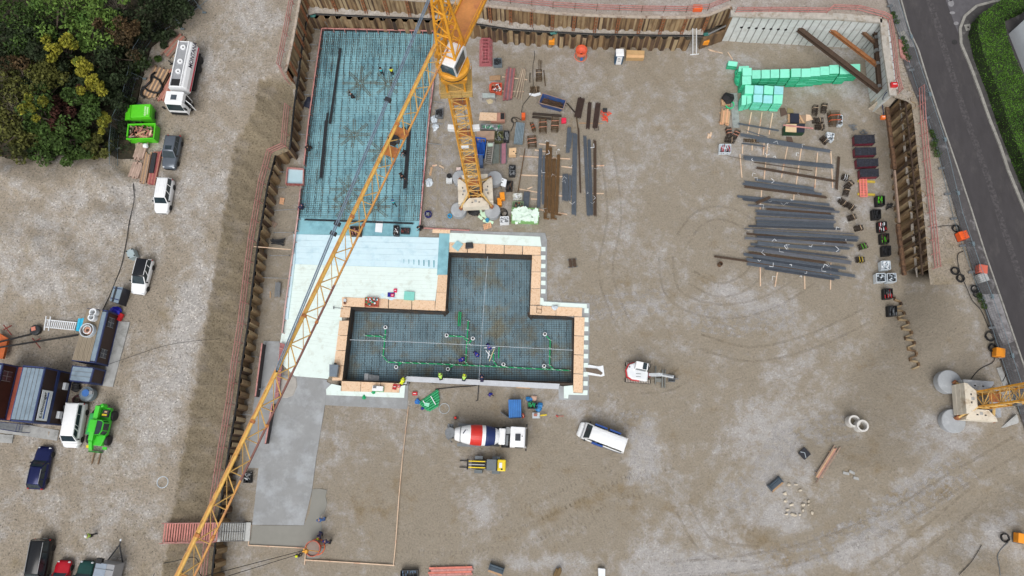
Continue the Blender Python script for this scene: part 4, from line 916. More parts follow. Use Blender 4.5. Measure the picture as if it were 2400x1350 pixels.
mb=MB();mb.bar(R0.lerp(R1,mid),R0.lerp(R1,.72),.14,.14);mb.build('jib_lower_chord',mat('mauve_chord',(128,86,78),.6,var=.15),cr,w0=True)
mb=MB();mb.bar(R0.lerp(R1,.72),R1,.14,.14);mb.build('jib_lower_chord',mat('ochre_chord',(206,150,80)),cr,w0=True)
mb=MB();nz=int(jl/2.5)
lattice(mb,(T0,T1),(R0,R1),nz,.05);lattice(mb,(T0,T1),(L0,L1),nz,.05)
for i in range(nz):
 p=R0.lerp(R1,i/nz);q=L0.lerp(L1,i/nz);mb.tube([p,q],.04,4);mb.tube([q,R0.lerp(R1,(i+1)/nz)],.032,4)
mb.build('jib_lacing',LACE,cr,w0=True)
for i in range(1,6):
 mb=MB();p=T0.lerp(T1,i/6.0*.96);mb.tube([p-JD*.12,p+JD*.12],.2,8);mb.build('jib_joint',YELR,cr,w0=True);mb=MB();p=R0.lerp(R1,i/6*.96);mb.tube([p-JD*.12,p+JD*.12],.14,8);mb.build('jib_joint',YELR,cr,w0=True)
for k_,f in enumerate((8.8,10.6)):
 mb=MB();c0=L0.lerp(R0,.5)+JD*f+V_((0,0,.15));mb.box(c0,(.9,1.3,.08),yawj);mb.build('winch_plate',YELR,cr,w0=True)
mb=MB();c0=L0.lerp(R0,.5)+JD*9.7+V_((0,0,.4));mb.cyl(c0,.3,.9,12,'x');mb.box(c0,(.8,.5,.5),yawj);mb.build('winch',DK,cr,w0=True)
ry0=Matrix.Rotation(yawj,3,'Z')
mb=MB();top=V_((C1.x,C1.y,0));mb.box(top+V_((0,0,31)),(2.1,2.1,.9),YAW1,1.15,1.15);mb.build('support_frame',YEL,cr,w0=True,bv=.05)
mb=MB();mb.lathe([(1.3,31.45),(1.42,31.5),(1.42,31.75)],30,(top.x,top.y,0));mb.build('slew_bearing',BK_,cr,w0=True)
mb=MB();mb.lathe([(1.45,31.76),(1.5,31.8),(1.5,32.25),(1.3,32.35)],30,(top.x,top.y,0));mb.build('slewing_ring',YEL,cr,w0=True)
AX=L0.lerp(R0,.5);JF=V_((JD.x,JD.y,0))
mb=MB();mb.box((top.x,top.y,32.7),(2.6,1.7,.7),yawj);mb.build('turntable',YEL,cr,w0=True,bv=.05)
mb=MB();mb.box(V_((AX.x,AX.y,33))-JF*.5,(1.6,1.5,.5),yawj);mb.build('jib_root',YEL,cr,w0=True,bv=.04)
mb=MB();cc=top+ry0@V_((0,0,0));
for a_ in((-.75,-.75),(.75,-.75),(.75,.75),(-.75,.75)):q_=top+ry0@V_((a_[0],a_[1],0));mb.bar((q_.x,q_.y,32.9),(q_.x,q_.y,34.8),.2,.2)
mb.build('slewing_column',YEL,cr,w0=True)
pl=tH
mb=MB();mb.box((C1.x,C1.y,28.8),(3.0,2.9,.06),YAW1);mb.build('service_platform',mat('mesh_floor',(176,150,92),.7,var=.3,scale=10),cr,w0=True)
mb=MB();rt=Matrix.Rotation(YAW1,3,'Z')
for z in(29.3,29.8):
 q=[V_((C1.x,C1.y,z))+rt@V_((x,y,0))for x,y in((-1.5,-1.45),(1.5,-1.45),(1.5,1.45),(-1.5,1.45))]
 mb.tube(q,.025,5,True)
 for p in rS(q+q[:1],1.0):mb.tube([(p.x,p.y,28.8),(p.x,p.y,29.8)],.025,4)
mb.build('platform_rail',LACE,cr,w0=True)
for i,s in enumerate((-1,1)):
 mb=MB();mb.box((C1.x+s*1.3,C1.y-.2,20.2),(.75,.5,.7),.1*s);mb.build('floodlight',PW,cr,w0=True,bv=.04)
mb=MB();mb.box((C1.x-.1,C1.y-.95,17.2),(.8,.1,.5),YAW1);mb.build('sign_plate',PW,cr,w0=True)
cp=P(1058,119,34.8);cp.z=32.5
ry=Matrix.Rotation(yawj,3,'Z')
cabpts=lambda L:[cp+ry@V_(p)for p in L]
mb=MB();mb.hexa(cabpts([(-1.3,-.75,0),(1.0,-.75,0),(1.0,.75,0),(-1.3,.75,0),(-1.3,-.7,1.95),(1.25,-.7,1.95),(1.25,.7,1.95),(-1.3,.7,1.95)]))
cabo=mb.build('crane_cab',WHITE,cr,w0=True,bv=.06)
for nm,L in(('side_window',[(-.75,.79,.5),(.95,.79,.5),(1.05,.76,1.7),(-.75,.74,1.7)]),('side_window',[(-.75,-.79,.5),(.95,-.79,.5),(1.05,-.76,1.7),(-.75,-.74,1.7)]),('front_window',[(1.06,-.65,.25),(1.06,.65,.25),(1.27,.62,1.75),(1.27,-.62,1.75)])):
 q=cabpts(L);mb=MB();n=((q[1]-q[0]).cross(q[2]-q[0])).normalized()*.03
 mb.hexa([p-n for p in q]+[p+n for p in q]);o=mb.build(nm,GLASS,cr,w0=True);o.parent=cabo;o.location=(0,0,0)
hc=top+V_((0,0,34.6));hb=[hc+ry@V_(p)for p in((-1.0,-.8,0),(.8,-.8,0),(.8,.8,0),(-1.0,.8,0))];apex=top+V_((-.25,.2,43.0));ht=[apex+ry@V_(p)for p in((-.3,-.35,0),(.3,-.35,0),(.3,.35,0),(-.3,.35,0))]
mb=MB()
for a,b in zip(hb,ht):mb.bar(a,b,.2,.2)
for i in range(4):
 j=(i+1)%4
 lattice(mb,(hb[i],ht[i]),(hb[j],ht[j]),4,.06)
 for f in(0,.33,.66):mb.tube([hb[i].lerp(ht[i],f),hb[j].lerp(ht[j],f)],.07,5)
mb.build('tower_head',YEL,cr,w0=True)
tj=T0+JD*((P(655,868,36).y-T0.y)/JD.y)
mb=MB()
for s in(-.07,.07):mb.tube([apex+JS*s,tj+JS*s+V_((0,0,.2))],.055,6)
mb.build('tie_bar',mat('blue_grey_bar',(108,124,140),.5,.2,var=.15),cr,w0=True)
mb=MB()
for f in(.3,.62,.645):p=apex.lerp(tj,f);mb.box(p,(.3,.45,.3),yawj)
mb.bar(tj+V_((0,0,.2)),tj,.12,.3);mb.build('bar_coupling',DK,cr,w0=True)
cj0=hc-JF*.8;cj1=hc-JF*13;mb=MB()
mb.box(cj0.lerp(cj1,.5)+V_((0,0,-.1)),(12.2,1.9,.1),yawj);mb.build('counter_jib_deck',mat('orange_deck',(196,132,74),.7,var=.2,scale=1.2,second=(176,112,72),amt=.4),cr,w0=True)
for s in(-1.0,1.0):
 mb=MB();mb.bar(cj0+JS*s,cj1+JS*s,.16,.3)
 for z in(.5,1.0):mb.tube([cj0+JS*s*1.05+V_((0,0,z)),cj1+JS*s*1.05+V_((0,0,z))],.03,4)
 for i in range(9):p=cj0.lerp(cj1,i/8)+JS*s*1.05;mb.tube([p,p+V_((0,0,1.0))],.03,4)
 mb.build('counter_jib_rail',YEL,cr,w0=True)
for i in range(3):
 mb=MB();mb.box(cj1+JF*(.8+i*.6)+V_((0,0,-1.0)),(.5,1.5,2.4),yawj);mb.build('counterweight',CONC,cr,w0=True)
BK=P(740,1283,.6);BK.z=0
tr_s=(BK.y-R0.y)/JD.y-0.3;TR=L0.lerp(R0,.5)+JD*tr_s+V_((0,0,-.3))
mb=MB();mb.box(TR,(1.6,1.5,.25),yawj);mb.build('trolley',YELR,cr,w0=True)
hook=V_((BK.x,BK.y,4.6))
mb=MB()
for s in(-.35,.35):mb.tube([TR+JF*s,hook+JF*s*.4],.03,4)
mb.build('hoist_rope',BK_,cr,w0=True)
mb=MB();mb.box(hook,(.35,.5,.7),yawj);mb.tube([hook-V_((0,0,.3)),hook-V_((0,0,.9))],.06,6);mb.build('hook_block',YEL,cr,w0=True)
C2=P(2281,941,5.8);z2=4.75;C2=P(2281,941,z2+.9);C2.z=0;YAW2=R_(-4)
c2=tH('tower_crane','second yellow tower crane at the right edge, on cream and grey ballast blocks','tower crane',C2+V_((0,0,z2)))
GB=mat('grey_ballast',(150,154,160),.85,var=.2,scale=.8,second=(196,198,200),amt=.35)
crane_base(c2,C2,YAW2,z2,[CREAMC,GB,GB,CREAMC],(1.5,1.4,1.5,2.6))
mast(c2,C2,YAW2,1.66,z2+1,z2+27,17)
mb=MB();mb.box((C2.x+.2,C2.y-.95,z2+8),(.5,.3,.8));mb.build('control_box',SL_,c2,w0=True)
mb=MB();mb.lathe([(1.4,z2+27),(1.5,z2+27.4),(1.5,z2+28)],24,(C2.x,C2.y,0));mb.build('slewing_ring',YEL,c2,w0=True)
for x,y,r,h,l in((478,515,1.35,1.0,'big round concrete pad under the upper left foot of the right crane'),(890,480,1.25,.8,'round concrete pad mostly hidden behind the grey ballast of the right crane'),(520,930,1.35,.8,'round concrete pad under the lower left foot of the right crane')):
 pad('b',x,y,z2-.2,r,h,l,'round concrete pads under the cranes')
mb=MB();a=Q('b',865,1120,z2+.2);b=Q('b',1165,860,z2+1.4);n=V_((b.y-a.y,a.x-b.x,0)).normalized();vs=[]
for k in range(11):
 t=math.pi*k/10;q=a.lerp(b,.5-.5*math.cos(t))+n*2.0*math.sin(t);q.z=a.z+(b.z-a.z)*(.5-.5*math.cos(t))*(1-.5*math.sin(t))-.5*math.sin(t)+.3;vs.append(q)
N=len(vs);mb.add(vs+[v-V_((0,0,.5))for v in vs],[tuple(range(N)),tuple(range(N,2*N))[::-1]]+[(i,(i+1)%N,N+(i+1)%N,N+i)for i in range(N)])
sO(mb,'concrete_slab_piece','tilted half round grey concrete slab leaning below the right crane','concrete slab',CONC)
mb=MB();mb.box(Q('b',1000,470,z2+.6),(.6,2.2,1.2),R_(12));sO(mb,'concrete_post','narrow grey concrete block behind the right crane base','concrete block',CONC)
bk=tH('concrete_bucket','red round concrete bucket full of concrete, hanging from the crane over the fresh slab','concrete bucket',BK)
REDBK=mat('worn_red_bucket',(196,104,84),.6,var=.2,scale=3,second=(150,84,70),amt=.4)
mb=MB();mb.lathe([(.28,.25),(.35,.3),(.86,1.3),(.86,1.95),(.8,1.95),(.8,1.72)],26,BK);mb.m=1;mb.lathe([(.79,1.7),(.79,1.78)],26,BK);mb.build('shell',[REDBK,mat('wet_concrete',(136,120,110),.5,var=.1)],bk,w0=True)
mb=MB();mb.torus(BK+V_((0,0,1.95)),.86,.05,26);mb.build('rim',REDBK,bk,w0=True)
mb=MB()
for t in(0.3,2.4,4.5):d=V_((math.cos(t),math.sin(t),0));mb.bar(BK+d*.9,BK+d*.86+V_((0,0,1.8)),.07,.07)
mb.torus(BK+V_((0,0,.05)),.9,.05,24);mb.build('stand',ORANGE,bk,w0=True)
mb=MB();a=BK+JS*.86+V_((0,0,1.9));b=BK-JS*.86+V_((0,0,1.9));mb.tube([a,BK+V_((0,0,3.7)),b],.04,6);mb.build('bail',YEL,bk,w0=True)
def wheel(parent,x,y,r,w,rim=CH_,ty=BK_):
 mb=MB();s=1 if y>0 else-1
 mb.lathe([(r*.62,-w/2),(r*.93,-w/2),(r,-w/3),(r,w/3),(r*.93,w/2),(r*.62,w/2)],20,(x,y,r),'y');o=mb.build('wheel',ty,parent)
 mb=MB();mb.lathe([(r*.6,-w*.42),(r*.6,w*.42),(r*.2,w*.3)]if s>0 else[(r*.2,-w*.3),(r*.6,-w*.42),(r*.6,w*.42)],14,(x,y,r),'y');mb.build('rim',rim,o)
 return o
def loft(mb,st):
 """st: list of (x, [half section (y,z)...]) mirrored"""
 rings=[]
 for x,sec in st:
  full=[(y,z)for y,z in sec]+[(-y,z)for y,z in sec[::-1]if y>1e-6]
  rings.append([(x,y,z)for y,z in full])
 n=len(rings[0]);vs=[p for r in rings for p in r];fs=[]
 for i in range(len(rings)-1):
  for j in range(n):fs.append((i*n+j,i*n+(j+1)%n,(i+1)*n+(j+1)%n,(i+1)*n+j))
 fs+=[tuple(range(n))[::-1],tuple((len(rings)-1)*n+j for j in range(n))]
 mb.add(vs,fs)
def qP(name,q,m,parent,t=.012):
 q=[V_(p)for p in q];n=((q[1]-q[0]).cross(q[2]-q[0])).normalized()*t;mb=MB();mb.hexa([p-n for p in q]+[p+n for p in q]);return mb.build(name,m,parent)
def car(label,loc,rz,L,W,H,paint,roof=None,xf0=.2,xf1=.06,xr1=-.4,xr0=-.47,belt=.62,hoodh=.54,rails=False,sunroof=False,ribs=0,name='parked_car',cat='car',group=None,glass=None,side_glass=True,rearglass=True):
 t=tH(name,label,cat,loc,rz,group);roof=roof or paint;glass=glass or GLASS
 zb=H*belt;zh=H*hoodh;g=.2
 def sec(w,zt):return[(0,g),(w*.9,g),(w,g+.12),(w,zt*.72),(w*.965,zt-.05),(w*.86,zt),(0,zt+.02)]
 xs=[(-.5,.78,zb*.8),(-.49,.88,zb*.93),(-.45,.95,zb),(-.3,1,zb),(0,1,zb),(xf0-.02,1,zb),(xf0+.05,.99,(zb+zh)/2+.01),(.36,.96,zh),(.44,.9,zh*.93),(.485,.8,zh*.8),(.5,.66,zh*.6)]
 if hoodh>.6:xs=[(-.5,.86,zb*.95),(-.49,.95,zb),(-.4,1,zb),(0,1,zb),(xf0-.02,1,zb),(.42,.97,zh),(.47,.92,zh*.9),(.495,.82,zh*.75),(.5,.74,zh*.55)]
 mb=MB();loft(mb,[(x*L,sec(w*W/2,z))for x,w,z in xs]);mb.build('body',paint,t,smooth=True)
 wb,wt=W/2*.9,W/2*.76;zr=H
 B=dict(fl=(xf0*L,wb,zb+.01),fr=(xf0*L,-wb,zb+.01),rl=(xr0*L,wb,zb+.01),rr=(xr0*L,-wb,zb+.01));T=dict(fl=(xf1*L,wt,zr-.05),fr=(xf1*L,-wt,zr-.05),rl=(xr1*L,wt,zr-.05),rr=(xr1*L,-wt,zr-.05))
 qP('windscreen',[B['fl'],B['fr'],T['fr'],T['fl']],glass,t)
 if rearglass:qP('rear_window',[B['rr'],B['rl'],T['rl'],T['rr']],glass,t)
 else:qP('rear_door',[B['rr'],B['rl'],T['rl'],T['rr']],paint,t,.02)
 for a,b in(('fl','rl'),('rr','fr')):
  if side_glass:qP('side_window',[B[a],T[a],T[b],B[b]],glass,t)
  else:
   qP('side_panel',[B[a],T[a],T[b],B[b]],paint,t,.02)
   s=1 if a=='fl' else-1
   fx=lambda f,top:V_(B[a]).lerp(V_(B[b]),f).lerp(V_(T[a]).lerp(V_(T[b]),f),top)+V_((0,.03*s,0))
   for f0,f1 in(((.05,.22),(.27,.95))if s>0 else((.78,.95),(.4,.72))):qP('side_window',[fx(f0,.25),fx(f0,.9),fx(f1,.9),fx(f1,.25)],glass,t)
 for k in('fl','fr','rl','rr'):mb=MB();mb.bar(B[k],T[k],.09,.07);mb.build('pillar',paint,t)
 for s,a,b in((1,'fl','rl'),(-1,'fr','rr')):
  for f in(.36,.68):mb=MB();mb.bar(V_(B[a]).lerp(V_(B[b]),f)+V_((0,.01*s,0)),V_(T[a]).lerp(V_(T[b]),f)+V_((0,.01*s,0)),.08,.05);mb.build('pillar',paint,t)
 rl=(xf1-xr1)*L;cx=(xf1+xr1)/2*L;mb=MB()
 loft(mb,[(cx-rl/2-.03,[(0,zr-.07),(wt*.98,zr-.07),(wt*.96,zr-.05),(0,zr-.04)]),(cx-rl/2+.12,[(0,zr-.07),(wt+.02,zr-.06),(wt*.92,zr-.01),(0,zr+.02)]),(cx,[(0,zr-.07),(wt+.03,zr-.06),(wt*.92,zr+.0),(0,zr+.035)]),(cx+rl/2-.12,[(0,zr-.07),(wt+.02,zr-.06),(wt*.92,zr-.01),(0,zr+.02)]),(cx+rl/2+.03,[(0,zr-.07),(wt*.98,zr-.07),(wt*.96,zr-.05),(0,zr-.04)])]);ro=mb.build('roof',roof,t,smooth=True)
 if ribs:
  mb=MB()
  for i in range(ribs):y=(i-(ribs-1)/2)*wt*1.6/ribs;mb.bar((cx-rl/2+.2,y,zr+.025),(cx+rl/2-.25,y,zr+.025),.05,.03)
  mb.build('roof_rib',roof,ro)
 if rails:
  for s in(-1,1):mb=MB();mb.bar((cx-rl/2+.1,s*(wt-.02),zr+.05),(cx+rl/2-.2,s*(wt-.02),zr+.05),.05,.06);mb.build('roof_rail',WHITE if rails==1 else CH_,t)
 if sunroof:mb=MB();mb.box((cx+rl*.28,0,zr+.03),(.5,.8,.02));mb.build('sunroof',GLASS,ro)
 r=.33 if H<1.8 else .35
 for x in(-.3,.31):
  for y in(-1,1):wheel(t,x*L,y*(W/2-.08),r,.22)
 for s in(-1,1):
  mb=MB();mb.box((xf0*L-.25,s*(W/2+.1),zb+.08),(.16,.22,.16));mb.build('mirror',BK_,t,bv=.03)
  mb=MB();mb.blob((.455*L,s*W*.34,zh*.8),(.26,.34,.2));mb.build('headlight',mat('headlight',(214,220,226),.15,var=.1),t,smooth=True)
  mb=MB();mb.box((-.485*L,s*W*.42,zb*.88),(.16,.14,.26));mb.build('tail_light',RED,t,bv=.02)
 mb=MB();mb.box((.485*L,0,zh*.5),(.16,W*.62,.2));mb.build('grille',BK_,t);mb=MB();mb.box((-.497*L,0,zb*.5),(.06,.5,.11));mb.build('number_plate',PW,t)
 return t
CG='cars parked in the left yard'
def vp(c,x,y,x0,y0,x1,y1,z=6.0):return Q(c,x,y,z),head(c,x0,y0,x1,y1,z)
DGREY=mat('dark_grey_paint',(98,106,116),.25,.3,var=.08);SILV=mat('silver_grey_paint',(120,128,136),.25,.3,var=.08)
l,r=vp('Z',414,972,472,908,444,1050);car('dark grey car with a sunroof parked below the open green skip',l,r,4.45,1.8,1.72,DGREY,sunroof=True,group=CG,belt=.58)
l,r=vp('p',391,465,408,445,400,492);car('white van-like car with a ribbed roof, parked below the dark grey car',l,r,4.4,1.8,1.82,WHITE,xf0=.24,xf1=.12,xr1=-.46,xr0=-.49,ribs=5,group=CG,belt=.6)
l,r=vp('W',1432,388,1525,290,1470,505);car('white car with a glossy black roof and pale roof rails, alone in the yard',l,r,4.35,1.85,1.6,WHITE,roof=mat('gloss_black',(24,26,32),.15,var=.1),rails=1,xf0=.22,xf1=.04,xr1=-.46,xr0=-.49,group=CG)
l,r=vp('X',800,775,935,645,890,900);car('white transporter van parked beside the green telehandler',l,r,5.0,1.92,1.97,WHITE,xf0=.36,xf1=.24,xr1=-.48,xr0=-.495,belt=.6,hoodh=.52,name='parked_van',cat='van',ribs=0,side_glass=False,rearglass=False)
DBLUE=mat('dark_blue_paint',(26,34,82),.2,.3,var=.1)
l,r=vp('p',104,1096,113,1122,125,1067);car('dark blue estate car parked below the blue site offices',l,r,4.75,1.82,1.5,DBLUE,xf0=.16,xf1=.02,xr1=-.38,xr0=-.47,rails=2,group=CG)
l,r=vp('p',104,1316,110,1280,98,1345);car('black people carrier with silver roof rails in the lower left corner',l,r,4.9,1.95,1.95,mat('black_paint',(22,24,28),.2,var=.1),xf0=.34,xf1=.22,xr1=-.47,xr0=-.49,rails=2,name='parked_van',cat='van')
l,r=vp('p',150,1357,140,1400,152,1340);car('red car at the lower edge, between the black people carrier and the green car',l,r,4.0,1.72,1.4,mat('car_red',(176,24,40),.2,var=.08),xf0=.18,xf1=.02,xr1=-.3,xr0=-.44,group=CG)
l,r=vp('p',203,1360,193,1400,205,1343);car('dark green car cut off by the lower edge, beside the grey trailer',l,r,4.2,1.72,1.42,mat('car_green',(24,66,62),.2,var=.08),xf0=.18,xf1=.02,xr1=-.34,xr0=-.46,group=CG)
BLUP=mat('van_blue',(30,74,150),.35,var=.1)
l,r=vp('M',1556,822,1765,900,1385,755,0);v=car('white delivery van with blue side panels standing on the pit floor',l,r,5.95,2.05,2.4,WHITE,xf0=.36,xf1=.25,xr1=-.47,xr0=-.49,belt=.55,hoodh=.46,ribs=5,name='parked_van',cat='van',side_glass=False,rearglass=False)
for s in(-1,1):
 for(x0,x1)in(((-.35,1.0),)if s>0 else((-.2,1.3),(-1.9,-.5))):
  mb=MB();mb.box(((x0+x1)/2,s*1.08,1.45),(x1-x0,.2,1.2));mb.build('side_board',BLUP,v)
mb=MB();mb.box((-1.6,1.05,.9),(2.4,.05,.5));mb.build('side_trim',SL_,v)
l,r=vp('Z',530,440,640,350,590,605)
tk=tH('tank_truck','white tank truck with a red stripe and an open cab door, beside the wood','truck',l,r)
mb=MB();mb.box((0,0,.85),(8.6,1.0,.35));mb.box((-.9,0,.62),(4.2,2.3,.5));mb.build('chassis',BK_,tk)
mb=MB();st=[]
def tsec(w,h0,h1):return[(0,h0),(w*.6,h0+.02),(w*.95,h0+.4),(w,h0+.9),(w*.95,h1-.5),(w*.72,h1-.08),(w*.6,h1),(0,h1)]
for x,w,a in((-4.3,1.15,1.15),(-4.15,1.25,1.05),(2.0,1.25,1.05),(2.2,1.15,1.15)):st.append((x,tsec(w,a,3.1)))
loft(mb,st);tank=mb.build('tank',WHITE,tk,smooth=False,bv=.06)
mb=MB();mb.box((-1.05,-.05,3.12),(6.1,1.15,.05));mb.build('walkway',mat('walkway_grey',(150,152,156),.6,var=.2,scale=6),tank)
for s in(-1,1):mb=MB();mb.box((-1.05,s*.66-.05,3.2),(6.3,.12,.22));mb.build('walkway_rail',WHITE,tank)
for x in(-3.3,-1.3,.1):mb=MB();mb.cyl((x,.0,3.22),.34,.2,18);mb.m=1;mb.cyl((x+.05,.05,3.34),.09,.08,10);mb.build('manhole_lid',[WHITE,BK_],tank)
mb=MB();mb.box((1.6,-.05,3.17),(.9,1.1,.06));mb.build('hose_tray',BK_,tank)
mb=MB();mb.box((-1.05,1.26,1.85),(6.2,.03,.28));mb.build('stripe',mat('stripe_red',(206,30,70),.4,var=.05),tank)
text_mesh('lettering','MONTANA',.72,mat('letter_dark',(46,36,60),.5,var=.05),tank,(-2.6,1.155,2.7),(R_(62),0,math.pi),bold=.012)
cabt=MB();loft(cabt,[(2.75,[(0,.7),(1.2,.7),(1.22,2.0),(1.12,3.0),(0,3.05)]),(4.2,[(0,.7),(1.2,.7),(1.22,2.0),(1.12,3.0),(0,3.05)]),(4.45,[(0,.7),(1.15,.7),(1.2,1.8),(1.0,2.85),(0,2.9)]),(4.72,[(0,.6),(1.12,.6),(1.16,1.65),(1.1,1.7),(0,1.75)])]);cb=cabt.build('cab',WHITE,tk,bv=.05)
qP('windscreen',[(4.74,1.0,1.78),(4.74,-1.0,1.78),(4.5,-.92,2.8),(4.5,.92,2.8)],GLASS,cb)
mb=MB();mb.box((4.72,0,.95),(.14,2.1,.55));mb.build('bumper',BK_,cb);mb=MB();mb.box((3.6,.0,3.07),(.65,.7,.06));mb.build('roof_hatch',mat('hatch_grey',(72,80,90),.3),cb)
mb=MB();mb.box((3.9,1.62,1.7),(.08,.95,1.5),R_(-35));d=mb.build('door',WHITE,cb);mb=MB();mb.box((3.93,1.62,2.1),(.1,.7,.55),R_(-35));mb.build('door_window',GLASS,d)
mb=MB();mb.box((3.5,1.19,1.7),(1.1,.1,1.5));mb.build('door_opening',BK_,cb)
for s in(-1,1):mb=MB();mb.box((4.75,s*1.35,2.3),(.14,.3,.6));mb.build('mirror',BK_,cb,bv=.03)
mb=MB();mb.torus((2.45,0,1.9),.5,.1,18);mb.build('spare_wheel',BK_,tk)
for x in(-3.2,-1.9,3.5):
 for s in(-1,1):wheel(tk,x,s*1.08,.5,.3)
for s in(-1,1):mb=MB();mb.box((-2.55,s*1.12,1.12),(2.5,.4,.08));mb.build('mudguard',BK_,tk)
l,r=vp('M',470,812,200,790,720,815,0)
mx=tH('mixer_truck','concrete mixer truck with a white, red and navy striped drum on the pit floor','truck',l,r)
mb=MB();mb.box((-.1,0,.9),(8.4,.95,.35));mb.box((-.5,0,.75),(4.6,2.3,.35));mb.build('chassis',DK,mx)
NAVYP=mat('drum_navy',(28,46,96),.4,var=.1);REDP=mat('drum_red',(206,48,40),.4,var=.1)
prof=[(-3.55,.55),(-3.45,.72),(-2.9,.88),(-1.9,1.12),(-1.2,1.2),(-.7,1.22),(.15,1.2),(.4,1.18),(.55,1.15),(1.25,1.0),(1.3,.98),(1.62,.8),(1.72,.55)]
def band(a,b,m):
 f=interp([p[0]for p in prof],[p[1]for p in prof]);xs=[a]+[p[0]for p in prof if a<p[0]<b]+[b]
 vs=MB();vs.lathe([(float(f(x)),x)for x in xs],30,(0,0,0),'x');ro=Matrix.Rotation(R_(9),3,'Y');vs.v=[tuple(ro@V_(v)+V_((0,0,2.35)))for v in vs.v]
 return vs.build('drum',m,mx,smooth=False)
d0=band(-3.55,-1.7,WHITE);band(-1.7,-.33,REDP);band(-.33,.09,WHITE);band(.09,1.24,NAVYP);band(1.24,1.72,WHITE)
for k in(0,.22):
 mb=MB();ro=Matrix.Rotation(R_(9),3,'Y');a=ro@V_((-2.6+k,.05,.96))+V_((0,0,2.36));b=ro@V_((-2.3+k,.5,.92))+V_((0,0,2.36));mb.bar(a,b,.1,.05);mb.build('emblem',mat('emblem_navy',(36,40,70),.5),d0)
mb=MB();mb.torus((0,0,0),.92,.05,26);ro=Matrix.Rotation(R_(90),3,'Y');mb.v=[tuple(ro@V_(v)+V_((-2.75,0,2.8)))for v in mb.v];mb.build('drum_ring',SL_,mx)
mb=MB();mb.box((2.1,0,1.8),(.8,1.9,1.3));mb.build('water_tank',WHITE,mx,bv=.12)
mb=MB();mb.cyl((2.75,.75,1.5),.42,.25,16);mb.m=1;mb.box((2.7,-.4,1.4),(.3,1.2,.9));mb.build('engine_stack',[CH_,SL_],mx)
mb=MB();mb.lathe([(.2,1.7),(.55,2.6),(.62,2.9)],16,(-4.0,.1,.3));mb.build('hopper',SL_,mx)
mb=MB();mb.bar((-4.0,.1,1.9),(-4.5,-.5,1.0),.5,.12)
for y in(-.9,.9):mb.bar((-3.9,y,.8),(-3.9,y,2.9),.1,.1)
mb.bar((-3.9,-.9,2.6),(-3.9,.9,2.6),.1,.1);mb.box((-4.1,.95,2.2),(.7,.5,.08));mb.build('chute',SL_,mx)
mb=MB()
for y in(.7,1.05):mb.tube([(-4.2,y,.8),(-4.2,y,3.0)],.03,5)
for z in np.arange(.9,3,.3):mb.tube([(-4.2,.7,z),(-4.2,1.05,z)],.025,5)
mb.build('ladder',CH_,mx)
cabt=MB();loft(cabt,[(3.1,[(0,.8),(1.22,.8),(1.24,2.1),(1.16,3.0),(0,3.06)]),(4.7,[(0,.8),(1.22,.8),(1.24,2.1),(1.16,2.96),(0,3.02)]),(4.85,[(0,.8),(1.18,.8),(1.22,1.9),(1.1,2.85),(0,2.9)]),(5.05,[(0,.7),(1.18,.7),(1.2,1.6),(1.16,1.7),(0,1.7)])]);cb=cabt.build('cab',WHITE,mx,bv=.05)
qP('windscreen',[(5.06,1.05,1.75),(5.06,-1.05,1.75),(4.9,-1.0,2.78),(4.9,1.0,2.78)],GLASS,cb)
for s in(-1,1):
 qP('side_window',[(3.7,s*1.25,1.9),(4.7,s*1.25,1.9),(4.7,s*1.2,2.75),(3.7,s*1.2,2.75)],GLASS,cb);mb=MB();mb.box((5.0,s*1.42,2.4),(.16,.28,.7));mb.build('mirror',BK_,cb,bv=.03)
mb=MB();mb.box((5.05,0,1.05),(.18,2.3,.6));mb.build('bumper',BK_,cb);mb=MB();mb.box((4.0,-.05,3.07),(.62,.8,.06));mb.build('roof_hatch',mat('hatch_dark',(52,56,64),.3),cb);mb=MB();mb.cyl((4.5,.1,3.06),.06,.08,8);mb.build('aerial_base',BK_,cb)
for x in(-2.6,-1.3,2.5,4.1):
 for s in(-1,1):wheel(mx,x,s*1.08,.5,.3)
for s in(-1,1):mb=MB();mb.box((-1.9,s*1.15,1.15),(2.7,.4,.07));mb.build('mudguard',SL_,mx)
l,r=vp('M',470,1078,640,1085,300,1072,0)
wl_=tH('wheel_loader','small yellow and grey wheel loader with raised fork arms below the mixer truck','wheel loader',l,r)
LY=mat('loader_yellow',(232,204,40),.4,var=.08)
mb=MB();mb.box((-2.0,0,1.15),(1.0,1.35,1.0));o=mb.build('engine_cover',LY,wl_,bv=.12);mb=MB();mb.box((-1.9,-.0,1.67),(.34,.6,.03));mb.build('decal',PW,o);mb=MB();mb.box((-2.05,.45,1.67),(.2,.2,.04));mb.build('vent',BK_,o)
mb=MB();mb.box((-.2,0,.75),(3.6,1.0,.55));mb.build('chassis',DK,wl_)
mb=MB();mb.box((-.85,0,2.25),(1.15,1.3,.1));rf=mb.build('cab_roof',mat('cab_grey',(100,108,114),.5),wl_,bv=.08);mb=MB()
for x in(-1.4,-.3):
 for y in(-.6,.6):mb.bar((x,y,1.0),(x,y,2.2),.09,.09)
mb.build('cab_frame',DK,wl_);mb=MB();mb.box((-.95,0,1.1),(.5,.55,.6));mb.build('seat',BK_,wl_)
for x in(-1.35,.75):
 for s in(-1,1):wheel(wl_,x,s*.78,.5,.38,LY);mb=MB();mb.box((x,s*.8,1.08),(.95,.42,.08));mb.build('fender',mat('cab_grey',(100,108,114)),wl_,bv=.03)
for s in(-1,1):mb=MB();mb.bar((-.1,s*.36,1.6),(1.9,s*.36,1.0),.12,.28);mb.build('lift_arm',LY,wl_)
mb=MB();mb.tube([(0,0,1.4),(1.9,0,1.05)],.08,8);mb.build('tilt_cylinder',CH_,wl_)
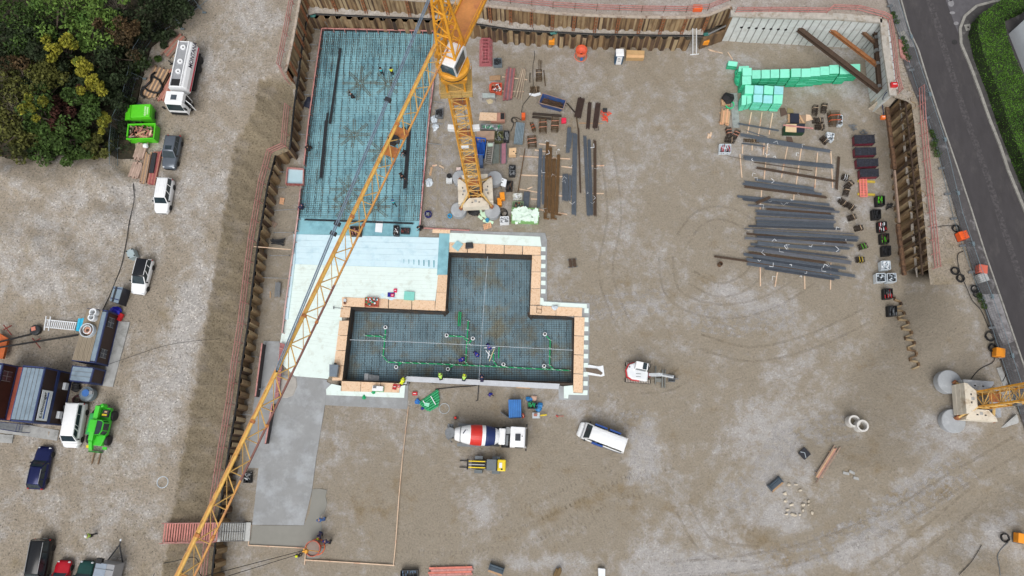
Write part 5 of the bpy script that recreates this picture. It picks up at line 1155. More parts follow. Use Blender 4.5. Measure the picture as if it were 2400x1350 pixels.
mb=MB();mb.box((2.1,0,.75),(.12,1.25,.12));mb.box((2.1,0,.35),(.12,1.25,.12));mb.bar((2.1,-.55,.2),(2.1,-.55,1.25),.1,.1);mb.bar((2.1,.55,.2),(2.1,.55,1.25),.1,.1)
mb.build('fork_carriage',BK_,wl_)
for s in(-.38,.38):mb=MB();mb.box((2.6,s,.14),(1.0,.12,.06));mb.build('fork',BK_,wl_)
l=Q('e',610,620,0);r=head('e',320,800,900,840)
ex=tH('excavator','white and red tracked excavator with its arm folded in front, right of the pit','excavator',l,r)
TRK=mat('track_grey',(168,160,150),.8,var=.15)
for s in(-1,1):
 mb=MB();prof_=[(1.45,.0),(1.6,.25),(1.45,.55),(-1.45,.55),(-1.6,.25),(-1.45,0)]
 vs=[(x,s*1.0-.22,z)for x,z in prof_]+[(x,s*1.0+.22,z)for x,z in prof_];mb.add(vs,[tuple(range(6))[::-1],tuple(range(6,12))]+[(i,(i+1)%6,6+(i+1)%6,6+i)for i in range(6)]);o=mb.build('track',BK_,ex)
 mb=MB()
 for i in range(15):mb.box((-1.42+i*.2,s*1.0,.57),(.13,.46,.05))
 mb.build('track_plate',TRK,o)
mb=MB();pts=[(1.1,-1.0),(1.1,.1),(.2,.9),(-.7,1.0),(-1.3,.7),(-1.52,0),(-1.3,-.75),(-.7,-1.02)]
ro=Matrix.Rotation(R_(-6),3,'Z');pts=[tuple((ro@V_((x,y,0))).xy)for x,y in pts]
mb.prism(pts,.75,1.5);mb.build('upper_body',mat('excavator_white',(226,230,234),.4,var=.05),ex,bv=.14)
mb=MB();pts2=[tuple((ro@V_((x,y,0))).xy)for x,y in((-.3,1.05),(-.85,1.08),(-1.42,.75),(-1.66,0),(-1.42,-.8),(-.75,-1.12),(.2,-1.08),(.2,-1.0),(-.72,-1.03),(-1.3,-.76),(-1.53,0),(-1.32,.7),(-.72,1.01),(-.3,1.0))];mb.prism(pts2,.7,1.12);mb.build('counterweight',RED,ex)
mb=MB();mb.box((.15,.62,1.95),(1.55,.95,1.2),R_(-8),.96,.92);cb=mb.build('cab',WHITE,ex,bv=.06)
mb=MB();mb.box((.5,.57,2.555),(.48,.8,.03),R_(-8));mb.build('roof_window',GLASS,cb)
mb=MB();mb.box((.98,.5,2.0),(.03,.78,.95),R_(-8));mb.build('front_window',GLASS,cb)
mb=MB();mb.box((.1,.12,2.0),(1.2,.03,.8),R_(-8));mb.build('side_window',GLASS,cb)
mb=MB();mb.cyl((-1.2,.5,1.52),.08,.1,10);mb.build('exhaust',BK_,ex)
mb=MB()
for y in(-.25,-.6):mb.box((-.1,y,1.51),(.6,.06,.02))
mb.build('vent',SL_,ex)
mb=MB();mb.box((1.2,-.25,1.1),(.5,.6,.5));mb.build('boom_foot',mat('dark_red_steel',(110,44,48),.5),ex,bv=.05)
BM=mat('boom_grey',(206,212,216),.5,var=.1)
mb=MB();mb.bar((1.3,-.25,1.3),(2.4,-.3,2.5),.36,.4);mb.bar((2.4,-.3,2.5),(4.0,-.4,1.9),.34,.36);o=mb.build('boom',BM,ex,bv=.04)
mb=MB();mb.bar((3.9,-.4,2.0),(4.3,-.45,.7),.24,.26);mb.build('dipper_arm',SL_,ex,bv=.03)
mb=MB();mb.tube([(1.4,-.45,1.2),(2.5,-.48,2.2)],.07,8);mb.tube([(2.6,-.3,2.8),(3.9,-.4,2.35)],.07,8);mb.build('hydraulic_cylinder',CH_,ex)
mb=MB();pr=[(4.55,.7),(4.6,.25),(4.3,.02),(3.9,.1),(3.75,.35)]
for i in range(4):mb.bar((pr[i][0],-.42,pr[i][1]),(pr[i+1][0],-.42,pr[i+1][1]),.75,.05)
for s in(-.78,-.06):mb.prism([(4.55,s-.02),(3.75,s-.02),(3.75,s+.02),(4.55,s+.02)],.1,.6)
mb.build('bucket',SL_,ex)
mb=MB()
for x,w,a,b in((2.15,.12,-1.1,1.15),(3.0,.16,-1.45,.75),(3.3,.12,-1.45,.75)):mb.box((x,(a+b)/2-.15,.35),(w,b-a,.4))
mb.box((2.6,-.7,.3),(.9,.45,.12));mb.build('dozer_blade',mat('blade_grey',(124,126,122),.6,var=.2),ex)
l,r=vp('X',1072,790,1187,660,1130,900)
te=tH('telehandler','bright green telehandler with long forks beside the white transporter van','telehandler',l,r)
TG=mat('telehandler_green',(62,196,44),.4,var=.1,scale=1.5)
mb=MB();mb.prism([(2.1,-.7),(2.1,.75),(1.2,1.0),(-1.4,1.0),(-2.2,.8),(-2.2,-.8),(-1.2,-.95),(1.2,-.95)],.6,1.25);mb.build('chassis',TG,te,bv=.06)
mb=MB();mb.box((-.2,-.85,1.35),(2.4,.5,.8));o=mb.build('engine_cover',mat('telehandler_dark_green',(50,160,84),.4),te,bv=.1)
mb=MB();mb.box((-1.5,.55,1.35),(.8,.7,.4));o=mb.build('battery_box',DK,te);mb=MB();mb.box((-1.35,.5,1.58),(.2,.55,.06));mb.build('label',LY,o);mb=MB();mb.box((-1.7,.6,1.58),(.2,.3,.1));mb.build('machinery',WOOD,o)
mb=MB();mb.prism([(1.0,.2),(.9,.9),(.4,1.12),(-.5,1.12),(-.75,.8),(-.75,.2)],1.2,2.3,.93);o=mb.build('cab',GLASS,te);mb=MB()
for a in((1.0,.2),(.9,.9),(.4,1.12),(-.5,1.12),(-.75,.8),(-.75,.2)):mb.bar((a[0],a[1],1.2),(a[0]*.93,a[1]*.95+.03,2.32),.1,.1)
ring=[(.94,.24,2.33),(.84,.87,2.33),(.38,1.06,2.33),(-.48,1.06,2.33),(-.71,.78,2.33),(-.71,.24,2.33)];mb.tube(ring,.07,5,True);mb.build('cab_frame',TG,o)
mb=MB();mb.box((-.0,-.15,2.36),(1.4,.72,.06));mb.build('roof',TG,te,bv=.03)
mb=MB();mb.bar((-2.3,-.1,2.05),(1.6,-.35,1.5),.52,.5);mb.build('boom',TG,te,bv=.05);mb=MB();mb.bar((1.6,-.35,1.5),(2.6,-.42,.95),.4,.4);mb.build('boom_head',TG,te,bv=.04);mb=MB();mb.bar((-2.35,-.1,1.6),(-2.05,.1,1.6),.9,.9);mb.build('boom_pivot',TG,te,bv=.06)
mb=MB();mb.box((2.8,-.1,.75),(.14,1.35,.12));mb.box((2.8,-.1,.3),(.14,1.35,.12))
for s in(-.7,.5):mb.bar((2.8,s,.15),(2.8,s,.95),.1,.1)
mb.build('fork_carriage',mat('carriage_green',(34,120,40),.5),te)
for s in(-.42,.3):mb=MB();mb.box((3.45,s,.16),(1.4,.13,.06));mb.build('fork',mat('fork_brown',(120,96,72),.7),te)
for x in(-1.35,1.4):
 for s in(-1,1):wheel(te,x,s*1.05,.58,.42,mat('rim_grey',(178,184,188),.5))
for s in(-1,1):mb=MB();mb.box((2.3,s*.95,.7),(.3,.5,.1));mb.build('stabiliser',LY if s<0 else TG,te)
l=P(268,1350,6);r=head('p',268,1350,283,1292,6)
tl_=tH('box_trailer','grey box trailer with a drawbar, cut off by the lower edge left of the railing','trailer',l,r)
mb=MB();mb.box((-.4,0,1.5),(4.0,2.1,2.0));o=mb.build('box',mat('trailer_grey',(150,152,156),.5,var=.08),tl_,bv=.06)
mb=MB();mb.box((-.4,.4,2.52),(3.9,1.2,.04));mb.build('roof_sheet',mat('trailer_blue_grey',(140,152,166),.4,.2,var=.1),o)
for i in range(4):mb=MB();mb.bar((-2.3+i*1.1,-1.0,2.56),(-2.3+i*1.1,1.0,2.56),.05,.04);mb.build('roof_rib',SL_,o)
mb=MB();mb.bar((1.6,.85,.6),(3.3,0,.6),.1,.12);mb.bar((1.6,-.85,.6),(3.3,0,.6),.1,.12);mb.bar((3.3,0,.6),(3.8,0,.6),.1,.12);mb.build('drawbar',DK,tl_)
mb=MB();mb.blob((3.85,0,.65),(.3,.22,.22));mb.build('coupling',PW,tl_)
mb=MB();mb.box((1.75,.75,2.35),(.5,.6,.5));mb.build('nose_box',BK_,tl_)
for s in(-1,1):wheel(tl_,-.6,s*1.0,.35,.22)
BROWNP=mat('brown_panel',(58,40,34),.55,var=.15,scale=1.5);CBLUE=mat('container_blue',(44,58,104),.5,var=.15,scale=2);ROOFB=mat('blue_grey_roof',(134,152,166),.5,.2,var=.12,scale=1.0,second=(116,132,144),amt=.4)
def container(parent,fp,z0,z1,roof=ROOFB,seams=4,wins=((.3,.4,.5,.85),),ac=0):
 """fp: roof corners going round; a framed box with coloured panels"""
 P4=[V_((p.x,p.y,0))for p in fp];c=sum(P4,V_())/4
 ar=sum(P4[i].x*P4[(i+1)%4].y-P4[(i+1)%4].x*P4[i].y for i in range(4))
 if ar<0:P4=P4[::-1]
 ins=[c+(p-c)*.985 for p in P4]
 mb=MB();mb.prism([(p.x,p.y)for p in ins],z0+.02,z1-.1);mb.build('wall',BROWNP,parent,w0=True)
 mb=MB()
 for i in range(4):
  a,b=P4[i],P4[(i+1)%4];mb.bar((a.x,a.y,z0+.02),(a.x,a.y,z1-.005),.16,.16)
  for z in(z0+.1,z1-.1):mb.bar((a.x,a.y,z),(b.x,b.y,z),.14,.19)
 mb.build('frame',CBLUE,parent,w0=True)
 mb=MB();q=[c+(p-c)*.95 for p in P4];mb.prism([(p.x,p.y)for p in q],z1-.1,z1+.03);r=mb.build('roof',roof,parent,w0=True)
 e=[(i,(P4[i]-P4[(i+1)%4]).length)for i in range(4)];e.sort(key=lambda t:t[1]);i0=e[0][0]
 for k in range(seams):
  f=(k+1)/(seams+1);a=q[i0].lerp(q[(i0+1)%4],f);b=q[(i0+3)%4].lerp(q[(i0+2)%4],f);mb=MB();mb.bar((a.x,a.y,z1+.045),(b.x,b.y,z1+.045),.05,.03)
  o=mb.build('roof_seam',SL_,parent,w0=True)
 le=max(range(4),key=lambda i:P4[i].x+P4[(i+1)%4].x if(P4[i]-P4[(i+1)%4]).length>e[1][1]+.3 or e[2][1]-e[1][1]<.3 else-1e9)
 a,b=P4[le],P4[(le+1)%4];n=V_((b.y-a.y,a.x-b.x,0)).normalized()
 if a.y<b.y:a,b=b,a
 for(f0,h0,f1,h1)in wins:
  p=a.lerp(b,f0);q2=a.lerp(b,f1);w=MB();hh=z1-z0;w.bar((p.x+n.x*.02,p.y+n.y*.02,z0+hh*(h0+h1)/2),(q2.x+n.x*.02,q2.y+n.y*.02,z0+hh*(h0+h1)/2),.06,hh*(h1-h0));o=w.build('window',mat('window_glass',(58,62,72),.15,var=.2),parent,w0=True)
  w=MB();w.bar((p.x+n.x*.05,p.y+n.y*.05,z0+hh*(h0+h1)/2),(q2.x+n.x*.05,q2.y+n.y*.05,z0+hh*(h0+h1)/2),.03,.06)
  for f in(f0,f1,(f0+f1)/2):p2=a.lerp(b,f);w.bar((p2.x+n.x*.05,p2.y+n.y*.05,z0+hh*h0),(p2.x+n.x*.05,p2.y+n.y*.05,z0+hh*h1),.05,.05)
  f_=w.build('window_frame',GREY,parent,w0=True);f_.parent=o;f_.location=(0,0,0)
 for k in range(ac):
  p=a.lerp(b,.2+.55*k)+n*.2;w=MB();w.bar((p.x,p.y,z0+1.2),(p.x+(b-a).normalized().x*.8,p.y+(b-a).normalized().y*.8,z0+1.2),.35,.6);w.build('air_conditioner',PW,parent,w0=True,bv=.03)
 return a,b,n
fpA=QL('X',[(240,165),(455,182),(330,737),(105,720)],11.2)
of1=tH('site_office','upper blue framed site office with a pale ribbed roof and a white company sign','site office',V_((sum(p.x for p in fpA)/4,sum(p.y for p in fpA)/4,8.62)))
a,b,n=container(of1,fpA,8.62,11.2,wins=())
of2=tH('site_office','lower blue framed site office with air conditioners, beneath the office with the sign','site office',V_((sum(p.x for p in fpA)/4,sum(p.y for p in fpA)/4,6)))
container(of2,fpA,6.0,8.6,wins=(),ac=2)
fw=a.lerp(b,.5)
sg=tH('company_sign','white company sign with dark lettering on the brown wall of the upper office','sign',(0,0,0))
dv=(b-a).normalized();sc=a.lerp(b,.68);sc.z=9.95;nn=(n+V_((0,0,.25))).normalized()
sg.location=sc+n*.12
yv=n.cross(dv)
xv=-dv;zv=n;yv=zv.cross(xv);sg.rotation_euler=Matrix((xv,yv,zv)).transposed().to_euler()
mb=MB();mb.box((0,0,0),(3.3,1.75,.06));mb.build('board',PW,sg)
text_mesh('lettering','E.Hönninger',.58,mat('sign_black',(24,26,34),.5),sg,(0,.33,.04),(0,0,0),bold=.012,sx=.98)
mb=MB();mb.box((0,-.16,.04),(2.9,.2,.02));mb.build('blue_bar',mat('sign_blue',(30,84,170),.5),sg)
mb=MB();mb.box((0,-.5,.035),(2.6,.06,.01));mb.box((0,-.66,.035),(2.6,.05,.01));mb.build('fine_print',mat('fine_print_grey',(196,204,214),.6),sg)
sh=Q('X',25,142,11.2)-Q('X',455,182,11.2);fpB=[p+sh for p in fpA]
of3=tH('site_office','upper site office at the left frame edge, beyond the red walkway','site office',V_((sum(p.x for p in fpB)/4,sum(p.y for p in fpB)/4,8.62)));container(of3,fpB,8.62,11.2,wins=((.12,.3,.3,.85),))
of4=tH('site_office','lower site office at the left frame edge, under another office','site office',V_((sum(p.x for p in fpB)/4,sum(p.y for p in fpB)/4,6)));container(of4,fpB,6,8.6,wins=())
q=[fpB[1],fpA[0],fpA[3],fpB[2]];mb=MB();mb.prism([(p.x,p.y)for p in[q[0].lerp(q[1],.03),q[0].lerp(q[1],.97),q[3].lerp(q[2],.97),q[3].lerp(q[2],.03)]],8.4,8.66);sO(mb,'walkway','red walkway between the two upper site offices','walkway',mat('walkway_red',(176,92,74),.7,var=.15))
mb=MB();l0=QL('X',[(0,735),(240,760),(220,840),(-20,800)],7.5)
st=tH('outdoor_stair','blue metal stair landing at the lower end of the site offices','stair',V_((l0[0].x+1,l0[0].y,6)))
mb.prism([(p.x,p.y)for p in l0],7.45,7.5);mb.build('landing',SL_,st,w0=True)
mb=MB()
for p,q in zip(l0,l0[1:]+l0[:1]):
 for z in(8.0,8.5):mb.tube([(p.x,p.y,z),(q.x,q.y,z)],.03,4)
 mb.tube([(p.x,p.y,6),(p.x,p.y,8.5)],.04,4)
mb.build('railing',CBLUE,st,w0=True)
fpC=QL('W',[(865,690),(1063,712),(940,1222),(716,1198)],8.7)
of5=tH('site_office','single storey blue site office with weathered planks on its roof','site office',V_((sum(p.x for p in fpC)/4,sum(p.y for p in fpC)/4,6)))
container(of5,fpC,6,8.7,seams=0,wins=((.1,.35,.28,.8),(.72,.35,.88,.8)))
mb=MB()
for i in range(11):
 f0=i/11*.78;f1=(i+1)/11*.78-.008;q=[fpC[0].lerp(fpC[1],f0),fpC[0].lerp(fpC[1],f1),fpC[3].lerp(fpC[2],f1),fpC[3].lerp(fpC[2],f0)];mb.prism([(p.x,p.y)for p in q],8.74,8.79+.01*(i%3))
mb.build('roof_planks',mat('grey_planks',(142,130,112),.85,var=.22,scale=2,streak=(4,.5,1)),of5,w0=True)
fpD=QL('X',[(742,165),(955,186),(915,332),(710,310)],8.6)
of6=tH('site_office','small blue store container with a mottled grey roof, below the planked office','site office',V_((sum(p.x for p in fpD)/4,sum(p.y for p in fpD)/4,6)));container(of6,fpD,6,8.6,seams=2,wins=())
fpE=QL('W',[(1125,468),(1213,478),(1167,637),(1085,612)],7.9)
bxE=tH('tool_box','grey lidded tool box with dark straps beside the upper end of the planked office','tool box',V_((sum(p.x for p in fpE)/4,sum(p.y for p in fpE)/4,6)))
mb=MB();mb.prism([(p.x,p.y)for p in fpE],6,7.8);mb.build('body',mat('box_navy',(34,38,52),.5),bxE,w0=True);mb=MB();mb.prism([(p.x,p.y)for p in fpE],7.8,7.9);mb.build('lid',ROOFB,bxE,w0=True)
for f in(.12,.8):
 mb=MB();a=fpE[0].lerp(fpE[3],f);b=fpE[1].lerp(fpE[2],f);mb.bar((a.x,a.y,7.93),(b.x,b.y,7.93),.09,.04);mb.build('strap',NAVY,bxE,w0=True)
mb=MB();a=fpE[0].lerp(fpE[1],.35);b=fpE[3].lerp(fpE[2],.35);mb.bar((a.x,a.y,7.94),(b.x,b.y,7.94),.22,.05);mb.build('strap',DK,bxE,w0=True)
fpG=QL('W',[(1240,118),(1308,88),(1340,168),(1270,195)],7.1)
gb=tH('plastic_crate','pale grey closed crate with four dark corner holes above the black roofed car','crate',V_((sum(p.x for p in fpG)/4,sum(p.y for p in fpG)/4,6)))
mb=MB();mb.prism([(p.x,p.y)for p in fpG],6.02,7.1);mb.build('body',mat('crate_grey',(160,176,180),.6),gb,w0=True,bv=.05)
c=sum(fpG,V_())/4
for p in fpG:mb=MB();q=c+(p-c)*.78;mb.cyl((q.x,q.y,7.1),.1,.04,10);mb.build('corner_hole',BK_,gb,w0=True)
sH('concrete_path','p',[(277,752),(304,755),(264,907),(233,903),(256,830)],6.14,CONC,.3);sH('concrete_path','p',[(-20,1004),(62,995),(138,1009),(133,1033),(60,1022),(-20,1012)],6.14,CONC,.3);sH('concrete_path','p',[(-20,1016),(31,1020),(28,1039),(-20,1036)],6.12,CONC,.3)
for i,(x,y,r,h)in enumerate(((915,722,.42,.8),(900,775,.4,.8))):
 mb=MB();p=Q('W',x,y,9.5);p.z=8.8;mb.ring(p,r*.68,r,.7,18);sO(mb,'pipe_ring',['white pipe ring on the planked roof, the upper of two','white pipe ring on the planked roof, the lower of two'][i],'pipe ring',PW)
mb=MB();p=Q('W',858,902,9.3);p.z=8.8;mb.ring(p,.72,.82,.55,22);mb.m=1;mb.torus(p+V_((.1,0,.3)),.34,.12,16,6,.04);mb.torus(p+V_((.1,0,.5)),.28,.1,16,6,.04);mb.m=2;mb.torus(p+V_((.05,.05,.55)),.45,.05,16,5)
sO(mb,'round_tub','round pale tub holding coiled pink hose on the planked roof','tub',[FOIL,mat('pinkish_hose',(196,150,130),.6),PW])
mb=MB();p=Q('W',785,850,7.0);a=Q('W',800,790,7.0);b=Q('W',775,912,7.0);mb.tube([a,b],.28,10);mb.tube([a+V_((.4,.05,0)),b+V_((.4,.05,0))],.24,10);mb.tube([a+V_((.2,0,-.6)),b+V_((.2,0,-.6))],.3,8);sO(mb,'foam_roll','bright turquoise roll of foil beside the planked office','roll',mat('turquoise_roll',(50,186,226),.5,var=.1))
ld=tH('scaffold_ladder','long pale aluminium lattice ladder lying on the gravel left of the planked office','ladder',Q('W',600,850,6.1))
a=Q('W',445,835,6.35);b=Q('W',750,865,6.35);d=(b-a).normalized();s=V_((-d.y,d.x,0))*.45
for k in(-1,1):mb=MB();mb.bar(a+s*k,b+s*k,.09,.12);mb.build('rail',PW,ld,w0=True)
for i in range(16):mb=MB();p=a.lerp(b,(i+.5)/16);mb.bar(p+s,p-s,.1,.07);mb.build('rung',PW,ld,w0=True)
for f in(.03,.17):mb=MB();p=a.lerp(b,f);mb.bar(p+s*1.9-d*.1,p-s*1.9+d*.1,.1,.1,.12);mb.build('outrigger',PW,ld,w0=True)
mb=MB();p=Q('W',1140,715,6.5);mb.blob(p,(1.3,1.0,.9),10,6,.25);sO(mb,'tarpaulin_heap','crumpled bright blue tarpaulin at the corner of the planked office','tarpaulin',mat('tarp_blue',(36,36,176),.5,var=.2),smooth=False)
mb=MB();p=Q('W',1195,775,6.3);mb.bar(p+V_((-.2,-.4,0)),p+V_((.2,.4,.1)),.4,.35);mb.bar(p+V_((-.3,.2,.1)),p+V_((.3,0,.1)),.15,.3);sO(mb,'red_machine','small red machine on the gravel at the end of the pale concrete path','machine',RED)
tk2=tH('round_tank','round grey tank with a bright blue lid between offices and white van','tank',Q('X',885,455,6))
p=Q('X',885,450,6.9);p.z=6;mb=MB();mb.lathe([(.75,.02),(.82,.2),(.82,.9),(.6,1.0)],22,p);mb.build('body',mat('tank_grey',(116,130,140),.5),tk2,w0=True);mb=MB();mb.cyl(p+V_((-.05,.1,1.05)),.42,.15,16);mb.build('lid',mat('lid_blue',(60,110,180),.5),tk2,w0=True);mb=MB();mb.torus(p+V_((0,0,.95)),.84,.03,22);mb.build('hoop',CH_,tk2,w0=True);mb=MB();mb.box(p+V_((.55,.15,.8)),(.4,.4,.6));mb.build('pump',GREY,tk2,w0=True)
mb=MB()
for i in range(6):mb.torus(Q('X',780,510,6.15+i*.1),.45,.06,16,5,.08)
sO(mb,'hose_coil','dark red hose coil on the ground beside the round tank','hose coil',mat('dark_red_hose',(72,36,40),.7))
mb=MB()
for i in range(3):p=Q('X',775,350+28*i,6.3);mb.blob(p,(1.0,.6,.6),8,5,.2)
sO(mb,'bin_bags','heap of black bags between the small store and the round tank','bag',BK_)
for i,(x,y)in enumerate(((675,590),(650,715))):mb=MB();p=Q('X',x,y,6.6);mb.box((p.x,p.y,6.35),(.55,.6,.7),.2);sO(mb,'gas_box',['grey box behind the rear corner of the white van','grey box beside the front door of the white van'][i],'box',SL_,bv=.05)
pm=tH('raking_support','orange plate with two long dark supports at the left frame edge','raking support',Q('W',10,1080,6))
mb=MB();q=QL('W',[(-60,900),(80,985),(30,1185),(-80,1180)],6.9);mb.prism([(p.x,p.y)for p in q],6.6,6.95);mb.build('orange_plate',mat('rust_orange_plate',(190,96,44),.6,var=.2),pm,w0=True)
for x0,y0,x1,y1 in((0,1020,340,935),(0,1070,770,950)):mb=MB();mb.tube([Q('W',x0-60,y0+12,7.6),Q('W',x1,y1,6.3)],.11,7);mb.build('support_arm',BK_,pm,w0=True)
for x,y in((75,900),(360,1030)):
 mb=MB();mb.bar(Q('W',x-40,y-50,6.7),Q('W',x+40,y+50,6.7),.1,.1);mb.bar(Q('W',x+40,y-45,6.75),Q('W',x-40,y+0,6.75),.1,.1);mb.build('cross_brace',mat('brace_red',(120,44,36),.6),pm,w0=True)
p=Q('W',368,905,6.0);mb=MB();mb.lathe([(.5,.02),(.62,.1),(.62,.42),(.5,.5)],20,p);mb.m=1;mb.box(p+V_((-.1,.1,.55)),(.5,.45,.12),.3);sO(mb,'counter_weight','round dark weight with a pinkish plate at the end of the shorter support','weight',[DK,mat('salmon_plate',(204,130,110),.6)])
mb=MB();mb.torus(P(381,1130,6.08),.62,.05,26);sO(mb,'pipe_hoop','pale hoop of pipe lying on the gravel below the telehandler','hoop',FOIL)
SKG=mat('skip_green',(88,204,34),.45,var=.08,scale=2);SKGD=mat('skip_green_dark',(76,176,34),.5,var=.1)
p=Q('Z',190,700,6);r=head('Z',98,800,310,790,6);s1=tH('waste_skip','closed bright green waste skip with sloping lids','skip',p,r)
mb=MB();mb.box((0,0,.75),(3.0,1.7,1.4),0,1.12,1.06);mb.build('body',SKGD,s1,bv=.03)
mb=MB();mb.hexa([(-1.7,-.92,1.46),(-.75,-.92,1.46),(-.75,.92,1.46),(-1.7,.92,1.46),(-1.66,-.9,1.5),(-.75,-.9,2.0),(-.75,.9,2.0),(-1.66,.9,1.5)]);o=mb.build('side_lid',SKG,s1)
mb=MB();mb.box((.5,0,1.75),(2.45,1.84,.55),0,.98,.96);o=mb.build('top_lid',SKG,s1,bv=.04)
mb=MB()
for i in range(9):mb.box((1.1+.0,-.7+i*.15,2.035),(.28 if i%2 else .2,.09,.01))
for i in range(7):mb.box((1.4,-.5+i*.15,2.035),(.2,.09,.01))
mb.build('faded_print',mat('faded_white',(200,232,180),.6),o)
for s in(-1,1):mb=MB();mb.bar((s*1.75,-.5,.7),(s*1.75,.5,.7),.1,.2);mb.build('lifting_lug',BK_,s1)
p=Q('Z',205,835,6);r=head('Z',98,868,312,862,6);s2=tH('waste_skip','open bright green skip filled with scrap wood','skip',p,r)
for nm,c_,d_ in(('side_wall',(0,.95,.75),(3.3,.08,1.3)),('side_wall',(0,-.95,.75),(3.3,.08,1.3)),('end_wall',(1.65,0,.75),(.08,1.98,1.3)),('end_wall',(-1.65,0,.75),(.08,1.98,1.3)),('floor',(0,0,.12),(3.2,1.85,.1))):mb=MB();mb.box(c_,d_);mb.build(nm,SKG,s2)
mb=MB()
for y in(-1,1):mb.bar((-1.75,y*1.0,1.4),(1.75,y*1.0,1.4),.14,.1)
for x in(-1.7,1.7):mb.bar((x,-.93,1.4),(x,.93,1.4),.14,.1)
mb.build('rim',SKG,s2)
SCR=[WOOD,OLDWOOD,REDWOOD,PLY,mat('dark_scrap',(92,70,60),.8,rnd=.3)]
mb=MB()
for i in range(70):
 mb.m=random.choices(range(5),(3,3,3,1,2))[0];a=random.uniform(0,3.14);x,y=random.uniform(-1.4,1.4),random.uniform(-.75,.75);L=random.uniform(.4,1.3);dx,dy=math.cos(a)*L/2,math.sin(a)*L/2
 cl=lambda v,m_:max(-m_,min(m_,v));z=random.uniform(.8,1.45);mb.bar((cl(x-dx,1.5),cl(y-dy,.85),z),(cl(x+dx,1.5),cl(y+dy,.85),z+random.uniform(-.2,.2)),random.uniform(.08,.22),.06)
w_=mb.build('scrap_wood',SCR,None);w_.location=p;w_.rotation_euler=(0,0,r);tag(w_,'heap of scrap wood pieces inside the open green skip','scrap wood',kind='stuff')
mb=MB();q=Q('Z',188,900,7);mb.blob((q.x,q.y,6.75),(.7,.6,.6),8,5,.2);sO(mb,'white_sack','small white sack on the timber just below the open green skip','sack',PW)
def lU(label,c,x0,y0,x1,y1,width,n,z0=6.0,h=.16,mats=(OLDWOOD,),layers=1,gap=.02,jit=.12,fan=0.0,bearers=2,w=None):
 a=Q(c,x0,y0,z0+h*layers);b=Q(c,x1,y1,z0+h*layers);d=(b-a);L=d.length;d.normalize();s=V_((-d.y,d.x,0));cpt=(a+b)/2;cpt.z=z0
 t=tH('timber_stack',label,'timber stack',cpt);bw=w or width/n-gap
 for i in range(bearers):mb=MB();p=a.lerp(b,.15+.7*i/max(1,bearers-1));mb.bar(V_((p.x,p.y,z0+.05))-s*(width*.62),V_((p.x,p.y,z0+.05))+s*(width*.62),.1,.1);mb.build('bearer',WOOD,t,w0=True)
 for l_ in range(layers):
  for i in range(n):
   o=s*((i+.5)/n-.5)*width;k=random.uniform(-jit,jit)*2;z=z0+.1+h*(l_+.5);f=s*((i+.5)/n-.5)*width*fan
   mb=MB();mb.bar(V_((a.x,a.y,z))+o-f+d*k,V_((b.x,b.y,z))+o+f+d*(k+random.uniform(-jit,jit)),bw,h-.012);mb.build('beam',mats[(i+l_)%len(mats)]if len(mats)<3 else random.choice(mats),t,w0=True)
 return t
lU('small stack of round poles and red beams above the tank truck, by the wood','Z',345,225,470,80,1.5,5,h=.26,mats=(OLDWOOD,REDWOOD),layers=1)
lU('wide stack of pale weathered boards beside the tank truck, under the black hose','Z',225,540,330,330,2.6,10,mats=(OLDWOOD,WOOD),layers=2,fan=.08)
lU('stack of reddish boards between the weathered boards and the tank truck','Z',315,560,415,350,1.5,6,mats=(REDWOOD,mat('pinkish_timber',(184,134,120),.8,var=.2,rnd=.2)),layers=2,fan=-.12)
lU('short stack of grey boards directly below the open green skip','Z',140,1000,175,890,1.35,6,mats=(mat('grey_pink_boards',(172,148,134),.85,var=.2,rnd=.15),),layers=3)
lU('lower stack of grey boards left of the white van-like car','Z',105,1140,145,1030,1.35,5,mats=(mat('grey_pink_boards',(172,148,134)),),layers=2)
lU('stack of narrow timber beams in the row below the open green skip','Z',175,1180,215,960,.9,5,mats=(WOOD,OLDWOOD),layers=2)
lU('stack of red beams beside the dark grey car','Z',240,1190,290,950,1.0,5,mats=(mat('dark_red_beam',(158,82,84),.7,var=.2,rnd=.15),REDWOOD),layers=2)
mb=MB();a=Q('Z',240,1110,6.55);b=Q('Z',265,960,6.55);mb.bar(a,b,.55,.16);sO(mb,'black_mat','dark mat lying on the stack of red beams','mat',DK)
mb=MB()
pts=QL('Z',[(270,350),(240,375),(255,385),(300,410),(320,450),(320,480),(300,505),(260,505),(215,490),(190,470),(165,490),(160,520),(185,540)],6.6);mb.tube(pts,.13,7)
pts=QL('Z',[(240,380),(235,420),(200,455),(175,465),(165,505),(170,530),(190,545)],6.65);mb.tube(pts,.13,7)
sO(mb,'suction_hose','thick black hose looped over the weathered boards beside the tank truck','hose',BK_,smooth=True)
mb=MB()
for i in range(5):p=Q('Z',405+random.uniform(-14,14),292+random.uniform(-14,14),6.15);mb.bar(p,p+V_((random.uniform(-.7,.7),random.uniform(-.5,.5),.2)),.12,.1)
sO(mb,'scrap_metal','small heap of dark scrap between the two stacks left of the tank truck','scrap',BK_)
sr=tH('site_stair','pink red timber stair down the left bank below the crane jib','stair',Q('Y',1790,470,4))
a0,a1=Q('Y',1545,475,6.35),Q('Y',2040,468,3.8)
for s in(-1.0,1.0):mb=MB();mb.bar(a0+V_((0,s,.1)),a1+V_((0,s,.1)),.1,.28);mb.build('stringer',PINK,sr,w0=True)
for i in range(22):mb=MB();p=a0.lerp(a1,i/21);mb.box((p.x,p.y,p.z+.12),(.17,1.95,.05));mb.build('tread',mat('tread_red',(196,132,122),.7,var=.2,rnd=.1),sr,w0=True)
